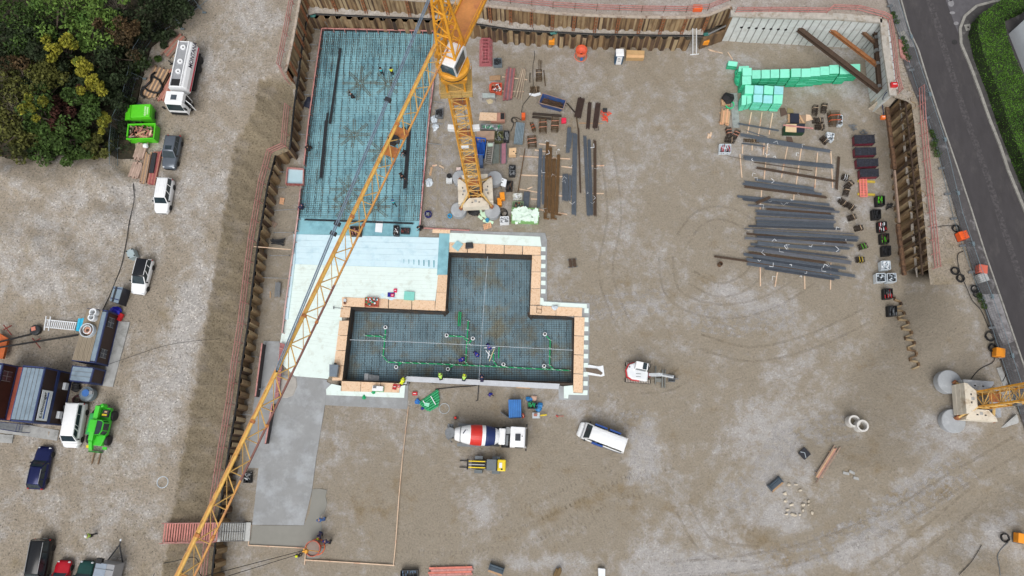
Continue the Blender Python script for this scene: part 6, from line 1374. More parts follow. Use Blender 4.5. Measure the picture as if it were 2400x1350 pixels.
for s in(-1.05,1.05):
 mb=MB();mb.bar(a0+V_((0,s,1.0)),a1+V_((0,s,1.0)),.05,.1)
 for f in(0,.25,.5,.75,1):p=a0.lerp(a1,f);mb.bar(p+V_((0,s,0)),p+V_((0,s,1.0)),.06,.06)
 mb.build('handrail',PINK,sr,w0=True)
sg2=tH('site_stair','grey metal stair continuing from the red stair down to the pit floor','stair',Q('Y',2180,468,0))
a0,a1=Q('Y',2070,468,3.1),Q('Y',2290,465,.3)
for s in(-1.0,0,1.0):mb=MB();mb.bar(a0+V_((0,s,0)),a1+V_((0,s,0)),.08,.25);mb.build('stringer',CH_,sg2,w0=True)
for i in range(11):mb=MB();p=a0.lerp(a1,i/10);mb.box((p.x,p.y,p.z+.12),(.2,1.95,.05));mb.build('tread',mat('light_steel',(178,180,178),.5,.2),sg2,w0=True)
mb=MB();mb.box((a0.x-.4,a0.y,3.25),(.9,2.1,.08));mb.build('landing',mat('light_steel',(178,180,178)),sg2,w0=True)
mb=MB();mb.box((a1.x+.3,a1.y,.25),(.8,2.1,.08));mb.build('landing',mat('light_steel',(178,180,178)),sg2,w0=True)
def cB(label,c,pts,z,r=.04,m=BK_,cat='cable',name='cable',lift=None):
 mb=MB();q=QL(c,pts,z)if not callable(z)else[z(c,x,y)for x,y in pts]
 out=[]
 for i in range(len(q)-1):
  p0,p1,p2,p3=q[max(0,i-1)],q[i],q[i+1],q[min(len(q)-1,i+2)]
  for k in range(5):
   t=k/5;out.append(.5*((2*p1)+(p2-p0)*t+(2*p0-5*p1+4*p2-p3)*t*t+(3*p1-p0-3*p2+p3)*t**3))
 out.append(q[-1]);mb.tube(out,r,5);return sO(mb,name,label,cat,m,smooth=True)
cB('thin dark cable across the gravel from the timber stacks down to the planked office','p',[(312,430),(314,470),(303,520),(297,560),(285,620),(270,660),(258,690),(240,728)],6.12,.05)
cB('dark cable in the air from the site office to the railing of the pit','h',[(310,905),(470,850),(700,775),(880,740),(1120,718)],6.6,.025)
cB('black hose curving over the bank near the lower end of the railing','Y',[(1440,880),(1470,800),(1520,765),(1640,740),(1780,706),(1840,715),(1860,760),(1865,840),(1890,885)],6.0,.05,cat='hose',name='hose')
def fz(c,x,y):
 q=Q(c,x,y,0)
 for _ in range(6):q=Q(c,x,y,float(floor_h(np.array([q.x]),np.array([q.y]))[0]))
 return q
def bT(c,top,z1,z0,name,label,cat,m,group=None,**kw):
 q=QL(c,top,z1);mb=MB();mb.prism([(p.x,p.y)for p in q],z0,z1);return sO(mb,name,label,cat,m,group,**kw)
def cT(label,c,top,h,m,fill=None,z0=0.02,name='crate',cat='crate',wall=.07,group=None,fm=None,slats=False,fillh=.8):
 q=QL(c,top,z0+h);ce=sum(q,V_())/4;t=tH(name,label,cat,(ce.x,ce.y,z0),0,group)
 for a,b in zip(q,q[1:]+q[:1]):
  mb=MB()
  if slats:
   for k in range(3):z=z0+h*(k+.5)/3;mb.bar((a.x,a.y,z),(b.x,b.y,z),wall,h/3*.7)
  else:mb.bar((a.x,a.y,z0+h/2),(b.x,b.y,z0+h/2),wall,h)
  mb.build('side',m,t,w0=True)
 mb=MB();mb.prism([(p.x,p.y)for p in[ce+(p-ce)*.97 for p in q]],z0+.01,z0+.1);mb.build('bottom',m,t,w0=True)
 if fill:
  mb=MB();ex,ey=(q[1]-q[0])/2*.86,(q[3]-q[0])/2*.86;n_=26
  for i in range(n_):
   mb.m=i%len(fm);u,v=random.uniform(-1,1),random.uniform(-1,1);p=ce+ex*u+ey*v;zz=z0+.1+h*fillh*random.uniform(.5,1.05)
   if fill=='bars':s_=random.uniform(.6,1)*(1-abs(v)*.1);mb.bar(V_((p.x,p.y,zz))-ey*.5*s_,V_((p.x,p.y,zz))+ey*.5*s_,.07,.05)
   elif fill=='mess':a_=random.uniform(0,3.1);d_=V_((math.cos(a_),math.sin(a_),random.uniform(-.2,.2)))*.22;mb.bar(V_((p.x,p.y,zz))-d_,V_((p.x,p.y,zz))+d_,.08,.06)
   else:mb.blob((p.x,p.y,zz),(.26,.24,.2),6,4,.25)
  mb.build('contents',fm,t,w0=True)
 return t
def sU(label,c,x,y,ang,L=.9,w=.55,h=.45,n=12,z0=0.0,m=None,strap=None,group='bundles of bent rebar stirrups',zf=None,name='stirrup_bundle'):
 p=(fz(c,x,y)if zf is None else Q(c,x,y,zf));p.z=z0 if zf is None and z0 else(p.z+.02 if zf is None else zf);t=tH(name,label,'stirrup bundle',p,R_(ang),group);mb=MB()
 for i in range(n):
  xx=-L/2+L*i/(n-1);j=lambda:random.uniform(-.05,.05)
  q=[V_((xx+j(),-w/2+j(),.04)),V_((xx+j(),w/2+j(),.04)),V_((xx+j(),w/2+j(),h+j())),V_((xx+j(),-w/2+j(),h+j()))];mb.tube(q,.026,4,True)
 for k in range(7):
  y_,z_=random.choice((-1,1))*w/2*random.uniform(.6,1),random.uniform(.08,h);mb.tube([(-L/2-.1,y_,z_),(L/2+.1,y_,z_)],.024,4)
 mb.build('bent_bars',m or STIR,t)
 for k in range(1 if strap is None else 2):
  mb=MB();xx=(-.2 if k else .18)*L;mb.tube([(xx,-w/2-.03,h*.5),(xx+.03,-w/2,h+.06),(xx-.03,w/2,h+.06),(xx,w/2+.03,h*.4)],.03,4);mb.build('strap',strap or mat('pale_strap',(206,180,150),.6),t)
 return t
STIR=mat('brown_stirrup',(86,68,46),.8,var=.3,scale=4);STIRD=mat('dark_stirrup',(56,46,38),.8,var=.3,scale=4)
gfs=tH('panel_stack','stack of pink red formwork ladder panels right of the crane cab','panel stack',Q('A',795,330,0),R_(90))
for l_ in range(4):
 mb=MB();L,W_=4.0-.55*(l_>2),1.7-.34*l_*.8;z=.15+l_*.26
 for y in np.linspace(-W_/2,W_/2,5-l_):mb.bar((-L/2,y,z),(L/2,y,z),.09,.16)
 for x in np.linspace(-L/2,L/2,8):mb.bar((x,-W_/2,z+.004),(x,W_/2,z+.004),.07,.16)
 mb.build('ladder_panel',mat('formwork_pink',(182,106,112),.6,var=.2,second=(196,140,140),amt=.4),gfs)
cT('grey open crate with three compartments right of the pink panel stack','A',[(885,382),(975,380),(980,465),(885,465)],.6,mat('crate_blue_grey',(112,124,132),.6),'mess',fm=[DK])
mb=MB()
for i in range(6):mb.tube([Q('A',835,595+i*9,.12),Q('A',965,585+i*9,.12+.1*(i%2))],.085,6)
sO(mb,'timber_bundle','bundle of short pale round timbers above the orange crate','timber bundle',WOOD)
cT('orange red open crate of pale stones beside the timber bundle','A',[(862,668),(980,672),(975,785),(850,770)],.7,mat('crate_orange_red',(208,92,66),.6,var=.15),'mess',fm=[WOOD,PW,BK_])
bT('A',[(835,690),(862,668),(850,770),(832,750)],.5,.02,'plastic_tray','orange red lid leaning on the left of the orange crate','lid',mat('crate_orange_red',(208,92,66)))
mb=MB();q=QL('A',[(752,790),(900,795),(905,850),(755,845)],.85);mb.prism([(p.x,p.y)for p in q],.8,.85);mb.m=1
for p in q:mb.bar((p.x,p.y,0),(p.x,p.y,.8),.06,.06)
mb.m=0;a,b=QL('A',[(820,830),(900,835)],1.0);mb.bar(a,b,.35,.25);sO(mb,'saw_table','grey saw table standing in pale sawdust below the orange crate','saw table',[mat('table_grey',(170,180,178),.5),SL_])
mb=MB();mb.prism([(p.x,p.y)for p in QL('A',[(790,870),(850,850),(890,880),(870,915),(820,920)],.03)],-.05,.03,.8);sT(mb.build('sawdust',mat('sawdust_pale',(196,182,150),.95,var=.2)))
lU('long stack of mauve and red beams, left of the pale crooked timbers','A',1045,870,1085,510,1.25,5,0,h=.15,mats=(mat('mauve_beam',(126,98,104),.7,var=.2,rnd=.1),mat('mauve_red_beam',(158,98,98),.7,var=.2,rnd=.1)),layers=2)
lU('stack of pale crooked timbers right of the mauve beams','A',1165,850,1240,510,1.0,7,0,h=.12,mats=(mat('bleached_timber',(178,164,142),.8,var=.2,rnd=.2),OLDWOOD),layers=1,fan=-.3,bearers=0,w=.11)
for i,(x0,y0,x1,y1)in enumerate(((985,598,1280,632),(960,765,1240,772))):pK('A',x0,y0,x1,y1,.1,.12,.09,['upper timber bearer under the mauve beams and crooked timbers','lower timber bearer under the mauve beams and crooked timbers'][i],PALEW)
lB('A',1312,548,1308,662,.15,.12,'short dark bar bundle right of the crooked timbers',STIRD,4)
sU('upright brown stirrup bundle right of the crooked timbers','A',1415,595,90,1.6,.8,.5,14)
mb=MB();mb.tube(QL('A',[(1412,520),(1410,402),(1425,400),(1428,520)],.1),.03,5);mb.tube(QL('A',[(1432,520),(1436,410),(1450,410),(1447,500)],.1),.03,5);sO(mb,'bent_bar','two thin hairpin bars above the upright stirrup bundle','bent bar',STIR)
lB('A',1472,518,1490,702,.1,.12,'single thin brown bar right of the upright stirrup bundle',STIR,2)
sU('brown stirrup bundle on a white sheet above the blue skip','A',1365,762,0,1.15,.75,.55,12)
mb=MB();mb.prism([(p.x,p.y)for p in QL('A',[(1300,790),(1360,800),(1430,780),(1440,810),(1370,830),(1305,815)],.06)],0,.06);sO(mb,'plastic_sheet','white plastic sheet under the stirrup bundle above the blue skip','sheet',PW)
q=QL('A',[(1412,905),(1455,790),(1735,875),(1700,980)],1.3);ce=sum(q,V_())/4;sk=tH('scrap_skip','tilted blue skip heaped with rusty reinforcement scrap','skip',(ce.x,ce.y,0))
for a,b in zip(q,q[1:]+q[:1]):
 mb=MB();lo=lambda p:V_((ce.x+(p.x-ce.x)*.72,ce.y+(p.y-ce.y)*.72,.05));n=((b-a).cross(V_((0,0,1)))).normalized()*.04
 mb.hexa([lo(a)-n,lo(b)-n,lo(b)+n,lo(a)+n,a-n,b-n,b+n,a+n]);mb.build('side',mat('skip_blue',(52,84,140),.6,var=.2,second=(120,90,70),amt=.3),sk,w0=True)
for i in range(4):mb=MB();mb.bar(q[i],q[(i+1)%4],.1,.08,.02);mb.build('rim',mat('skip_rim',(150,130,116),.7,var=.25),sk,w0=True)
mb=MB();mb.prism([(ce.x+(p.x-ce.x)*.74,ce.y+(p.y-ce.y)*.74)for p in q],.04,.1);mb.build('floor',RUSTD,sk,w0=True)
mb=MB()
for i in range(90):
 mb.m=random.choice((0,0,1));d=(q[2]-q[1]).normalized();u,v=random.uniform(-.34,.34),random.uniform(-.3,.3);p=ce+(q[2]-q[1])*u+(q[0]-q[1])*v;d2=(d+V_((random.uniform(-.4,.4),random.uniform(-.4,.4),random.uniform(-.1,.1))))*random.uniform(.3,.8)
 z=.5+.6*(v+.3);mb.tube([V_((p.x,p.y,z))-d2,V_((p.x,p.y,z+random.uniform(-.1,.3)))+d2],.035,4)
o=sO(mb,'scrap_bars','rusty scrap bars heaped inside the tilted blue skip','scrap',[RUSTD,RUST]);o['kind']='stuff'
for i,(x0,y0,x1,y1,w)in enumerate(((1915,845,1868,1075,.95),(2012,900,1988,1210,.5),(2110,905,2072,1200,.7))):lB('A',x0,y0,x1,y1,.25,w,['widest dark bundle of thin bars right of the blue skip','middle dark bundle of thin bars right of the blue skip','dark bundle of thin bars beside the orange netting'][i],mat('dark_brown_bar',(66,50,44),.8,var=.3,rnd=.1),11)
mb=MB();mb.tube(QL('A',[(2065,1190),(2068,1225),(2115,1225),(2115,1180)],.2),.04,5);sO(mb,'bent_bar','u shaped bar at the foot of the dark bar bundles','bent bar',STIRD)
lB('A',1742,908,1840,1020,.15,.16,'bent thin bars leaning from the blue skip towards the dark bundles',STIRD,4);lB('A',1850,1010,1880,1270,.15,.14,'thin bars hanging down below the dark bar bundles',STIR,3)
pK('A',1885,1140,2165,1145,.1,.1,.1,'timber bearer below the dark bar bundles',WOOD)
mb=MB()
for i in range(16):p=Q('A',2195+random.uniform(-25,35),1060+random.uniform(-55,60),.15);mb.tube([p,p+V_((random.uniform(-.5,.5),random.uniform(-.5,.5),random.uniform(0,.3))),p+V_((random.uniform(-.4,.4),random.uniform(-.4,.4),.05))],.07,4)
sO(mb,'safety_netting','bright orange netting crumpled beside the dark bar bundles','netting',mat('net_orange',(226,84,56),.6))
bT('A',[(2165,965),(2215,965),(2215,1010),(2165,1010)],.4,.02,'canister','dark canister above the orange netting','canister',DK,bv=.05)
bT('A',[(725,1015),(925,1022),(920,1115),(712,1110)],.75,.68,'osb_board','pale board lying on the store crate right of the crane mast','osb board',PLY)
bT('A',[(925,1020),(1015,1022),(1015,1122),(850,1122),(850,1110),(922,1108)],.62,.02,'timber_box','flat pink edged timber box beside the pale board','box',mat('pink_box',(176,130,112),.7,var=.2));bT('A',[(965,1025),(1010,1025),(1010,1095),(965,1095)],.7,.63,'black_mat','small black mat on the pink edged timber box','mat',BK_)
bT('A',[(1212,1018),(1256,1018),(1256,1072),(1212,1072)],1.0,.02,'distribution_box','tall orange power distribution box above the grey tube bundle','power box',ORANGE,bv=.04)
mb=MB();mb.tube([Q('A',1340,1032,.2),Q('A',1680,1058,.2)],.17,8);sO(mb,'mesh_roll','upper of two dark brown rolls below the blue skip','roll',STIRD);mb=MB();mb.tube([Q('A',1338,1070,.2),Q('A',1560,1092,.2)],.16,8);sO(mb,'mesh_roll','lower of two dark brown rolls below the blue skip','roll',STIRD)
sU('left of two big brown stirrup bundles below the dark rolls','A',1460,1195,90,1.9,1.0,.9,16,strap=mat('salmon_strap',(232,160,130),.6));sU('right of two big brown stirrup bundles below the dark rolls','A',1602,1180,86,1.8,.95,.9,16,strap=mat('salmon_strap',(232,160,130)))
sU('narrow brown stirrup bundle with orange tape left of the two big ones','A',1345,1200,108,1.2,.45,.5,10,strap=ORANGE);sU('brown stirrup bundle beside the foot of the grey tube bundle','B',1385,185,95,1.5,1.15,.8,14,strap=mat('salmon_strap',(232,160,130)))
bT('A',[(1680,1080),(1735,1078),(1738,1130),(1680,1135)],.5,.02,'fuel_can','bright pink red box right of the stirrup bundles','box',mat('pink_red',(226,40,76),.5),bv=.05)
cT('crate of clips and tools with a green net, right of the crane mast','A',[(735,1150),(985,1168),(985,1222),(732,1205)],.5,GREY,'mess',fm=[PW,CH_,mat('net_green',(30,150,100),.6),PIPE])
bT('A',[(685,1235),(895,1232),(890,1330),(690,1340)],.9,.02,'timber_box','big plywood box with scraps on its lid right of the crane mast','box',mat('plywood',(166,140,120),.8,var=.15))
cT('olive crate of bright rods beside the plywood box','A',[(902,1240),(995,1240),(985,1350),(895,1350)],.8,mat('olive_crate',(88,90,62),.6),'mess',fm=[mat('olive_bar',(128,132,84),.6),CH_,DK])
cT('dark crate of silver rods left of the grey tube bundle','A',[(1010,1230),(1068,1235),(1060,1345),(1002,1340)],.8,DK,'bars',fm=[CH_,GREY])
cT('bright blue slatted bin half hidden by the crane mast','B',[(690,110),(822,125),(800,325),(700,315)],1.2,mat('bin_blue',(34,96,190),.5,var=.1),slats=False,fill='bars',fm=[mat('bin_blue',(34,96,190)),mat('bin_blue_dark',(24,70,150),.5)])
mb=MB();mb.bar(Q('B',765,350,.6),Q('B',768,470,.6),.5,1.1);sO(mb,'blue_barrier','narrow blue grey barrier standing below the blue bin','barrier',mat('barrier_blue',(76,96,130),.6))
ld=tH('steel_rack','grey steel frame with square openings right of the blue bin','steel frame',Q('B',868,305,0));a,b=Q('B',885,182,.5),Q('B',852,430,.5);d=(b-a).normalized();s=V_((-d.y,d.x,0))*.42
for k in(-1,1):mb=MB();mb.bar(a+s*k,b+s*k,.13,.9);mb.build('long_side',mat('frame_grey',(150,146,140),.6),ld,w0=True)
for i in range(12):mb=MB();p=a.lerp(b,i/11);mb.bar(p+s,p-s,.1,.3);mb.build('cross_bar',mat('frame_grey',(150,146,140)),ld,w0=True)
mb=MB();p=a.lerp(b,.15);mb.box(p+V_((0,0,.3)),(.7,.4,.3));mb.build('pale_box',mat('pale_green_box',(186,206,190),.6),ld,w0=True)
lB('B',950,200,940,430,.4,.85,'bundle of grey green tubes between steel frame and mauve beam',mat('grey_green_tube',(128,136,130),.5,.2,var=.2),9);lB('B',1042,190,1040,430,.45,.55,'mauve formwork beam right of the grey green tubes',mat('mauve_tube',(178,126,140),.6),4)
lB('B',1012,195,1005,430,.3,.2,'thin grey tubes left of the mauve formwork beam',SL_,3);lB('B',1075,190,1070,430,.3,.2,'thin grey tubes right of the mauve formwork beam',SL_,3)
for i in range(6):pass
mb=MB();a,b=Q('B',1245,-60,.7),Q('B',1215,195,.5);d=(b-a).normalized();s=V_((-d.y,d.x,0))
for i in range(6):
 for k in range(2):o=s*(i-2.5)*.2+V_((0,0,.12-.25*k));mb.tube([a+o,b+o],.09,7)
sO(mb,'tube_bundle','big bundle of shiny grey wrapped tubes above the plywood cable box','tube bundle',mat('wrapped_tube',(150,168,178),.3,.4,var=.2))
mb=MB();q=QL('B',[(1108,245),(1195,238),(1190,328),(1102,328)],.9);mb.prism([(p.x,p.y)for p in q],.1,.9);mb.m=1
for f in(.5,.8):p=q[0].lerp(q[2],f);mb.box((p.x+.15,p.y,.91),(.16,.13,.03))
sO(mb,'plywood_box','pale plywood box with two black slots below the tube bundle','box',[mat('pale_plywood',(226,190,148),.7),BK_])
cT('open mesh crate of grey couplers right of the crane base','B',[(1108,450),(1185,455),(1178,580),(1105,578)],.6,DK,'mess',fm=[CH_,DK,SL_]);cT('dark mesh crate of brown bars beside the white panel','B',[(1080,645),(1150,645),(1142,752),(1072,752)],.7,BK_,'bars',fm=[RUST,DK])
mb=MB();q=QL('B',[(1020,605),(1080,630),(1062,720),(1005,700)],1.0);mb.prism([(p.x,p.y)for p in q],.94,1.0);mb.m=1
for p in q:mb.bar((p.x,p.y,0),(p.x,p.y,.94),.06,.06)
mb.cyl(q[0].lerp(q[2],.25)+V_((0,0,.03)),.08,.06,8);mb.cyl(q[3].lerp(q[0],.35)+V_((.1,0,.03)),.08,.06,8)
sO(mb,'white_board','white tilted panel on legs right of the crane base','panel',[PW,BK_])
for i,(x,y,w)in enumerate(((1025,835,.55),(990,905,.5))):p=Q('B',x,y,.4);mb=MB();mb.box((p.x,p.y,.4),(w*1.15,1.0,.76),.1);sO(mb,'power_box',['upper orange power box right of the crane base','lower orange power box right of the crane base'][i],'power box',mat('amber',(238,150,34),.5),bv=.04)
mb=MB()
for i in range(4):mb.torus(Q('B',1035+6*i,1025+8*i,.06+.05*i),.55-.06*i,.035,20,4,.06)
sO(mb,'cable_coil','black cable coil between orange boxes and white crate','cable coil',BK_)
cT('white lidded crate left of the green foam bin','B',[(1000,1080),(1100,1075),(1105,1150),(998,1155)],.9,PW,'mess',fm=[GREY,PW])
q4=[(1145,972),(1462,978),(1460,1140),(1138,1130)];cT('pale green bin heaped with white foam offcuts','B',q4,1.0,mat('bin_green',(136,190,118),.5,var=.1),name='foam_bin',cat='bin')
mb=MB();qq=QL('B',q4,1.0);ce=sum(qq,V_())/4
for i in range(60):
 u,v=random.uniform(-.46,.46),random.uniform(-.44,.44);p=ce+(qq[1]-qq[0])*u+(qq[3]-qq[0])*v;a_=random.uniform(0,3.1);L=random.uniform(.2,.55);d_=V_((math.cos(a_),math.sin(a_),random.uniform(-.15,.15)))*L;z=1.0+random.uniform(-.3,.25)*(1-abs(u));mb.bar(V_((p.x,p.y,z))-d_,V_((p.x,p.y,z))+d_,random.uniform(.2,.45),.08)
o=sO(mb,'foam_offcuts','white and pale green foam offcuts piled in the green bin','foam scraps',mat('foam_white',(222,240,228),.7,var=.05));o['kind']='stuff'
cT('pale crate with a white triangle on its lid above the green foam bin','B',[(1160,795),(1265,795),(1262,865),(1158,868)],.7,mat('pale_crate',(196,196,186),.6),'mess',fm=[PW,mat('pale_crate2',(206,206,196),.6)]);cT('wire crate with red clamps above the green foam bin','B',[(1148,895),(1282,895),(1280,965),(1142,968)],.7,mat('wire_grey_green',(130,150,120),.6),'bars',fm=[mat('clamp_red',(170,70,66),.6),DK]);lB('B',1325,775,1305,970,.4,.8,'bundle of dark blue grey rods with white tags right of the wire crate',SLATE,7)
for i,(x0,y0,x1,y1)in enumerate(((745,985,790,1075),(800,1020,830,1100),(735,1070,780,1110),(790,1125,860,1145),(865,1135,915,1155),(770,1060,830,1080))):
 mb=MB();mb.bar(Q('B',x0,y0,.08+.01*i),Q('B',x1,y1,.08+.01*i),.35,.07);sO(mb,'foam_offcut','pale green foam offcut on the ground below the crane base, %s from the left'%ORD[[1,4,0,3,5,2][i]],'foam scrap',mat('foam_pale_green',(206,236,206),.7),'foam offcuts below the crane')
p=Q('B',840,1120,.4);mb=MB();mb.cyl((p.x,p.y,.3),.24,.6,14);sO(mb,'blue_drum','small blue drum among the foam offcuts','drum',mat('drum_blue',(40,130,170),.5));p=Q('B',385,1070,.25);mb=MB();mb.ring((p.x,p.y,.02),.2,.3,.35,14);sO(mb,'blue_drum','light blue bucket left of the lower left concrete pad','bucket',mat('bucket_blue',(50,156,206),.5))
mb=MB();p=Q('B',690,1020,.25);mb.blob(p,(1.5,1.2,.55),12,6,.3);sO(mb,'black_bag','black plastic sheet heap under the lower edge of the crane base','plastic sheet',BK_)
pal=lambda label,c,top,z=.15,m=WOOD,n=5:pallet(label,QL(c,top,z),m,n)
def pallet(label,q,m,n):
 ce=sum(q,V_())/4;t=tH('pallet',label,'pallet',(ce.x,ce.y,0.02 if ce.z<1 else ce.z-.2));z=ce.z
 for i in range(n):mb=MB();f=(i+.5)/n;mb.bar(q[0].lerp(q[1],f),q[3].lerp(q[2],f),(q[1]-q[0]).length/n*.72,.04);mb.build('slat',m,t,w0=True)
 for f in(.08,.5,.92):mb=MB();mb.bar(q[0].lerp(q[3],f)-V_((0,0,.07)),q[1].lerp(q[2],f)-V_((0,0,.07)),.1,.1);mb.build('runner',m,t,w0=True)
 return t
pal('small timber pallet below the lower right concrete pad','B',[(790,1175),(885,1145),(895,1205),(800,1240)],m=mat('fresh_timber',(220,170,132),.8,var=.1,rnd=.1));pal('orange timber pallet in the left trench beside the sump box','T',[(250,475),(278,478),(270,518),(245,512)],m=mat('fresh_timber',(220,170,132)),n=3);pal('brown timber pallet leaning near the rusty piles in the left trench','T',[(200,610),(235,635),(215,660),(190,632)],m=OLDWOOD)
mb=MB()
for i in range(10):p=Q('T',240,748,.15);mb.bar(p+V_((-.8+random.uniform(-.2,.2),random.uniform(-.5,.5),.05*i)),p+V_((.8+random.uniform(-.2,.2),random.uniform(-.5,.5),.05*i)),.12,.1)
sO(mb,'steel_pile','dark heap of steel parts in the left trench','steel heap',DK);lB('T',238,990,232,1078,.35,.7,'bundle of silver tubes lying in the left trench',CH_,7);pK('T',190,1045,190,1085,.1,.12,.1,'short plank in the left trench beside the silver tubes',WOOD)
mb=MB();p=Q('F',370,1085,.3);mb.blob(p,(1.2,1.8,.6),10,5,.25);sO(mb,'dark_bag','dark blue bag in the left trench beside the slab','bag',mat('bag_navy',(34,40,58),.7));cT('dark mesh crate of chain links near the lower end of the left trench','L',[(690,110),(748,110),(745,205),(682,205)],.7,BK_,'mess',fm=[CH_,DK])
for i,(x0,y0,x1,y1)in enumerate(((172,460,230,450),(258,455,315,488))):pK('B',x0,y0,x1,y1,.08,.2,.06,['short plank above the leaning pallet left of the crane base','short plank nearer to the crane mast'][i],PALEW)
pK('B',165,475,145,575,.1,.3,.12,'stack of short planks left of the crane base',WOOD)
p=Q('B',378,610,.5);mb=MB();mb.box((p.x,p.y-.3,.3),(.8,.7,.6));mb.m=1;mb.cyl((p.x,p.y+.25,.55),.33,.5,14);sO(mb,'pump_unit','white box with a black drum left of the upper left concrete pad','pump',[mat('off_white',(206,210,212),.5),BK_],bv=.03)
mb=MB();p=Q('B',122,1050,.3);mb.ring((p.x,p.y,.02),.38,.46,.5,18);mb.m=1
for i in range(8):mb.blob((p.x+random.uniform(-.2,.2),p.y+random.uniform(-.2,.2),.35),(.2,.25,.2),6,4,.2)
sO(mb,'blue_tub','round dark blue tub of white parts right of the slab formwork','tub',[mat('tub_blue',(30,34,110),.5),GREY])
for i,(c,x,y,l)in enumerate((('B',130,660,'clear crumpled plastic bag beside the red and white formwork, lowest of three'),('A',200,1195,'clear crumpled plastic bag left of the crane mast, middle of three'),('A',190,1095,'clear crumpled plastic bag left of the crane mast, uppermost of three'))):
 mb=MB();mb.blob(Q(c,x,y,.12),(.9,1.1,.35),9,5,.4);sO(mb,'plastic_bag',l,'plastic bag',FOIL)
cT('dark crate of black rags left of the crane mast','A',[(205,985),(290,965),(285,1075),(200,1070)],.5,SL_,'blob',fm=[BK_,DK]);bT('B',[(465,480),(518,478),(518,512),(465,515)],.7,.02,'small_box','small pale box with a black lid patch beside the mast foot','box',mat('pale_pink_box',(226,204,196),.6))
bk2=tH('concrete_bucket','empty red concrete bucket standing on the pit floor near the top sheet piles','concrete bucket',Q('A',1905,360,0));p=V_((0,0,0))
mb=MB();mb.lathe([(.3,.1),(.36,.2),(.78,1.0),(.78,1.6),(.72,1.6),(.7,1.1),(.3,.35)],24);mb.build('shell',mat('coral_bucket',(232,120,92),.5,var=.1),bk2);mb=MB();mb.torus((0,0,1.6),.76,.045,24);mb.build('rim',ORANGE,bk2);mb=MB();mb.torus((0,0,.06),.85,.05,24)
for k in range(4):t=.8+k*1.57;mb.bar((math.cos(t)*.85,math.sin(t)*.85,.05),(math.cos(t)*.78,math.sin(t)*.78,1.3),.06,.06)
mb.build('stand',mat('coral_bucket',(232,120,92)),bk2);mb=MB();mb.blob((0,-.2,.55),(.5,.6,.5),8,5,.2);mb.build('outlet',DK,bk2);mb=MB();mb.box((.05,-.75,.5),(.3,.12,.6));mb.build('handle_plate',BLUE,bk2)
p=Q('c',215,390,0);tl2=tH('portable_toilet','blue portable toilet with a white roof and white door','portable toilet',(p.x,p.y+.55,0))
mb=MB();mb.box((0,0,1.05),(1.1,1.1,2.05));mb.build('body',mat('toilet_blue',(40,84,116),.5),tl2,bv=.08);mb=MB();mb.box((0,0,2.2),(1.16,1.16,.26),0,.9,.9);mb.build('roof',WHITE,tl2,bv=.1);mb=MB();mb.box((0,-.57,1.05),(.72,.05,1.9));o=mb.build('door',WHITE,tl2,bv=.02)
mb=MB();mb.box((-.05,-.6,1.6),(.25,.02,.14));mb.box((0,-.6,1.3),(.4,.02,.06));mb.box((0,-.6,.95),(.36,.02,.08));mb.build('label',SL_,o)
tb2=tH('material_box','long tan lidded box beside the portable toilet','box',Q('c',515,320,0)+V_((0,.8,0)));q=QL('c',[(362,130),(680,145),(672,268),(358,262)],.8);mb=MB();mb.prism([(p.x,p.y)for p in q],.02,.8);mb.build('body',mat('box_tan',(184,152,108),.7,var=.1),tb2,w0=True);mb=MB();m1=[q[0],q[1],q[1].lerp(q[2],.55),q[0].lerp(q[3],.55)];mb.prism([(p.x,p.y)for p in m1],.8,.86);mb.build('lid',mat('lid_tan',(192,158,112),.7),tb2,w0=True);mb=MB();m1=[q[0].lerp(q[3],.6),q[1].lerp(q[2],.6),q[2],q[3]];mb.prism([(p.x,p.y)for p in m1],.8,.84);mb.build('lid',mat('lid_light_tan',(220,178,130),.7),tb2,w0=True)
ldr=tH('ladder','pale ladder leaning on the top sheet piles near the sprayed concrete wall','ladder',Q('c',1560,205,0));a,b=Q('c',1560,205,.05),Q('O',378,285,4.2)
for s in(-.25,.25):mb=MB();mb.bar(a+V_((s,0,0)),b+V_((s,0,0)),.07,.1);mb.build('rail',PW,ldr,w0=True)
for i in range(18):mb=MB();p=a.lerp(b,(i+.5)/18);mb.bar(p-V_((.25,0,0)),p+V_((.25,0,0)),.05,.05);mb.build('rung',mat('rung_grey',(186,180,170),.6),ldr,w0=True)
mb=MB();mb.bar(a-V_((.6,.06,0)),a+V_((.6,.06,0)),.08,.08);mb.build('foot_bar',PW,ldr,w0=True)
for i,(c,x,y,l)in enumerate((('N',1213,430,'orange power box on a post by the top sheet piles, left one'),('O',492,415,'orange power box on a post by the top sheet piles, near the ladder'))):
 p=Q(c,x,y,1.4);t=tH('distribution_box',l,'power box',(p.x,p.y,0));mb=MB();mb.box((p.x,p.y,1.3),(.8,.55,.9));mb.build('cabinet',mat('amber',(238,150,34)),t,w0=True,bv=.06)
 mb=MB()
 for s in(-.25,.25):mb.bar((p.x+s,p.y,.02),(p.x+s,p.y,.9),.06,.06)
 mb.build('leg',SL_,t,w0=True)
for i,(c,x,y)in enumerate((('N',1235,343),('O',500,345),('F',415,170))):p=Q(c,x,y,2.75);mb=MB();mb.blob(p,(.9,.5,.35),8,5,.3);mb.tube([p+V_((-.5,0,0)),p+V_((.5,.1,.1))],.1,6);sO(mb,'valve',['teal valve on the berm pipe above the left orange box','teal valve on the berm pipe near the ladder','teal fittings in the top left corner of the pit'][i],'valve',mat('valve_teal',(50,110,104),.5,var=.2))
mb=MB();q=[V_((p.x,p.y+.12,2.82))for p in NORTH_LOW];mb.tube(q,.11,6);sO(mb,'berm_pipe','black pipe running along the crest of the lower sheet piles at the top','pipe',BK_,smooth=True)
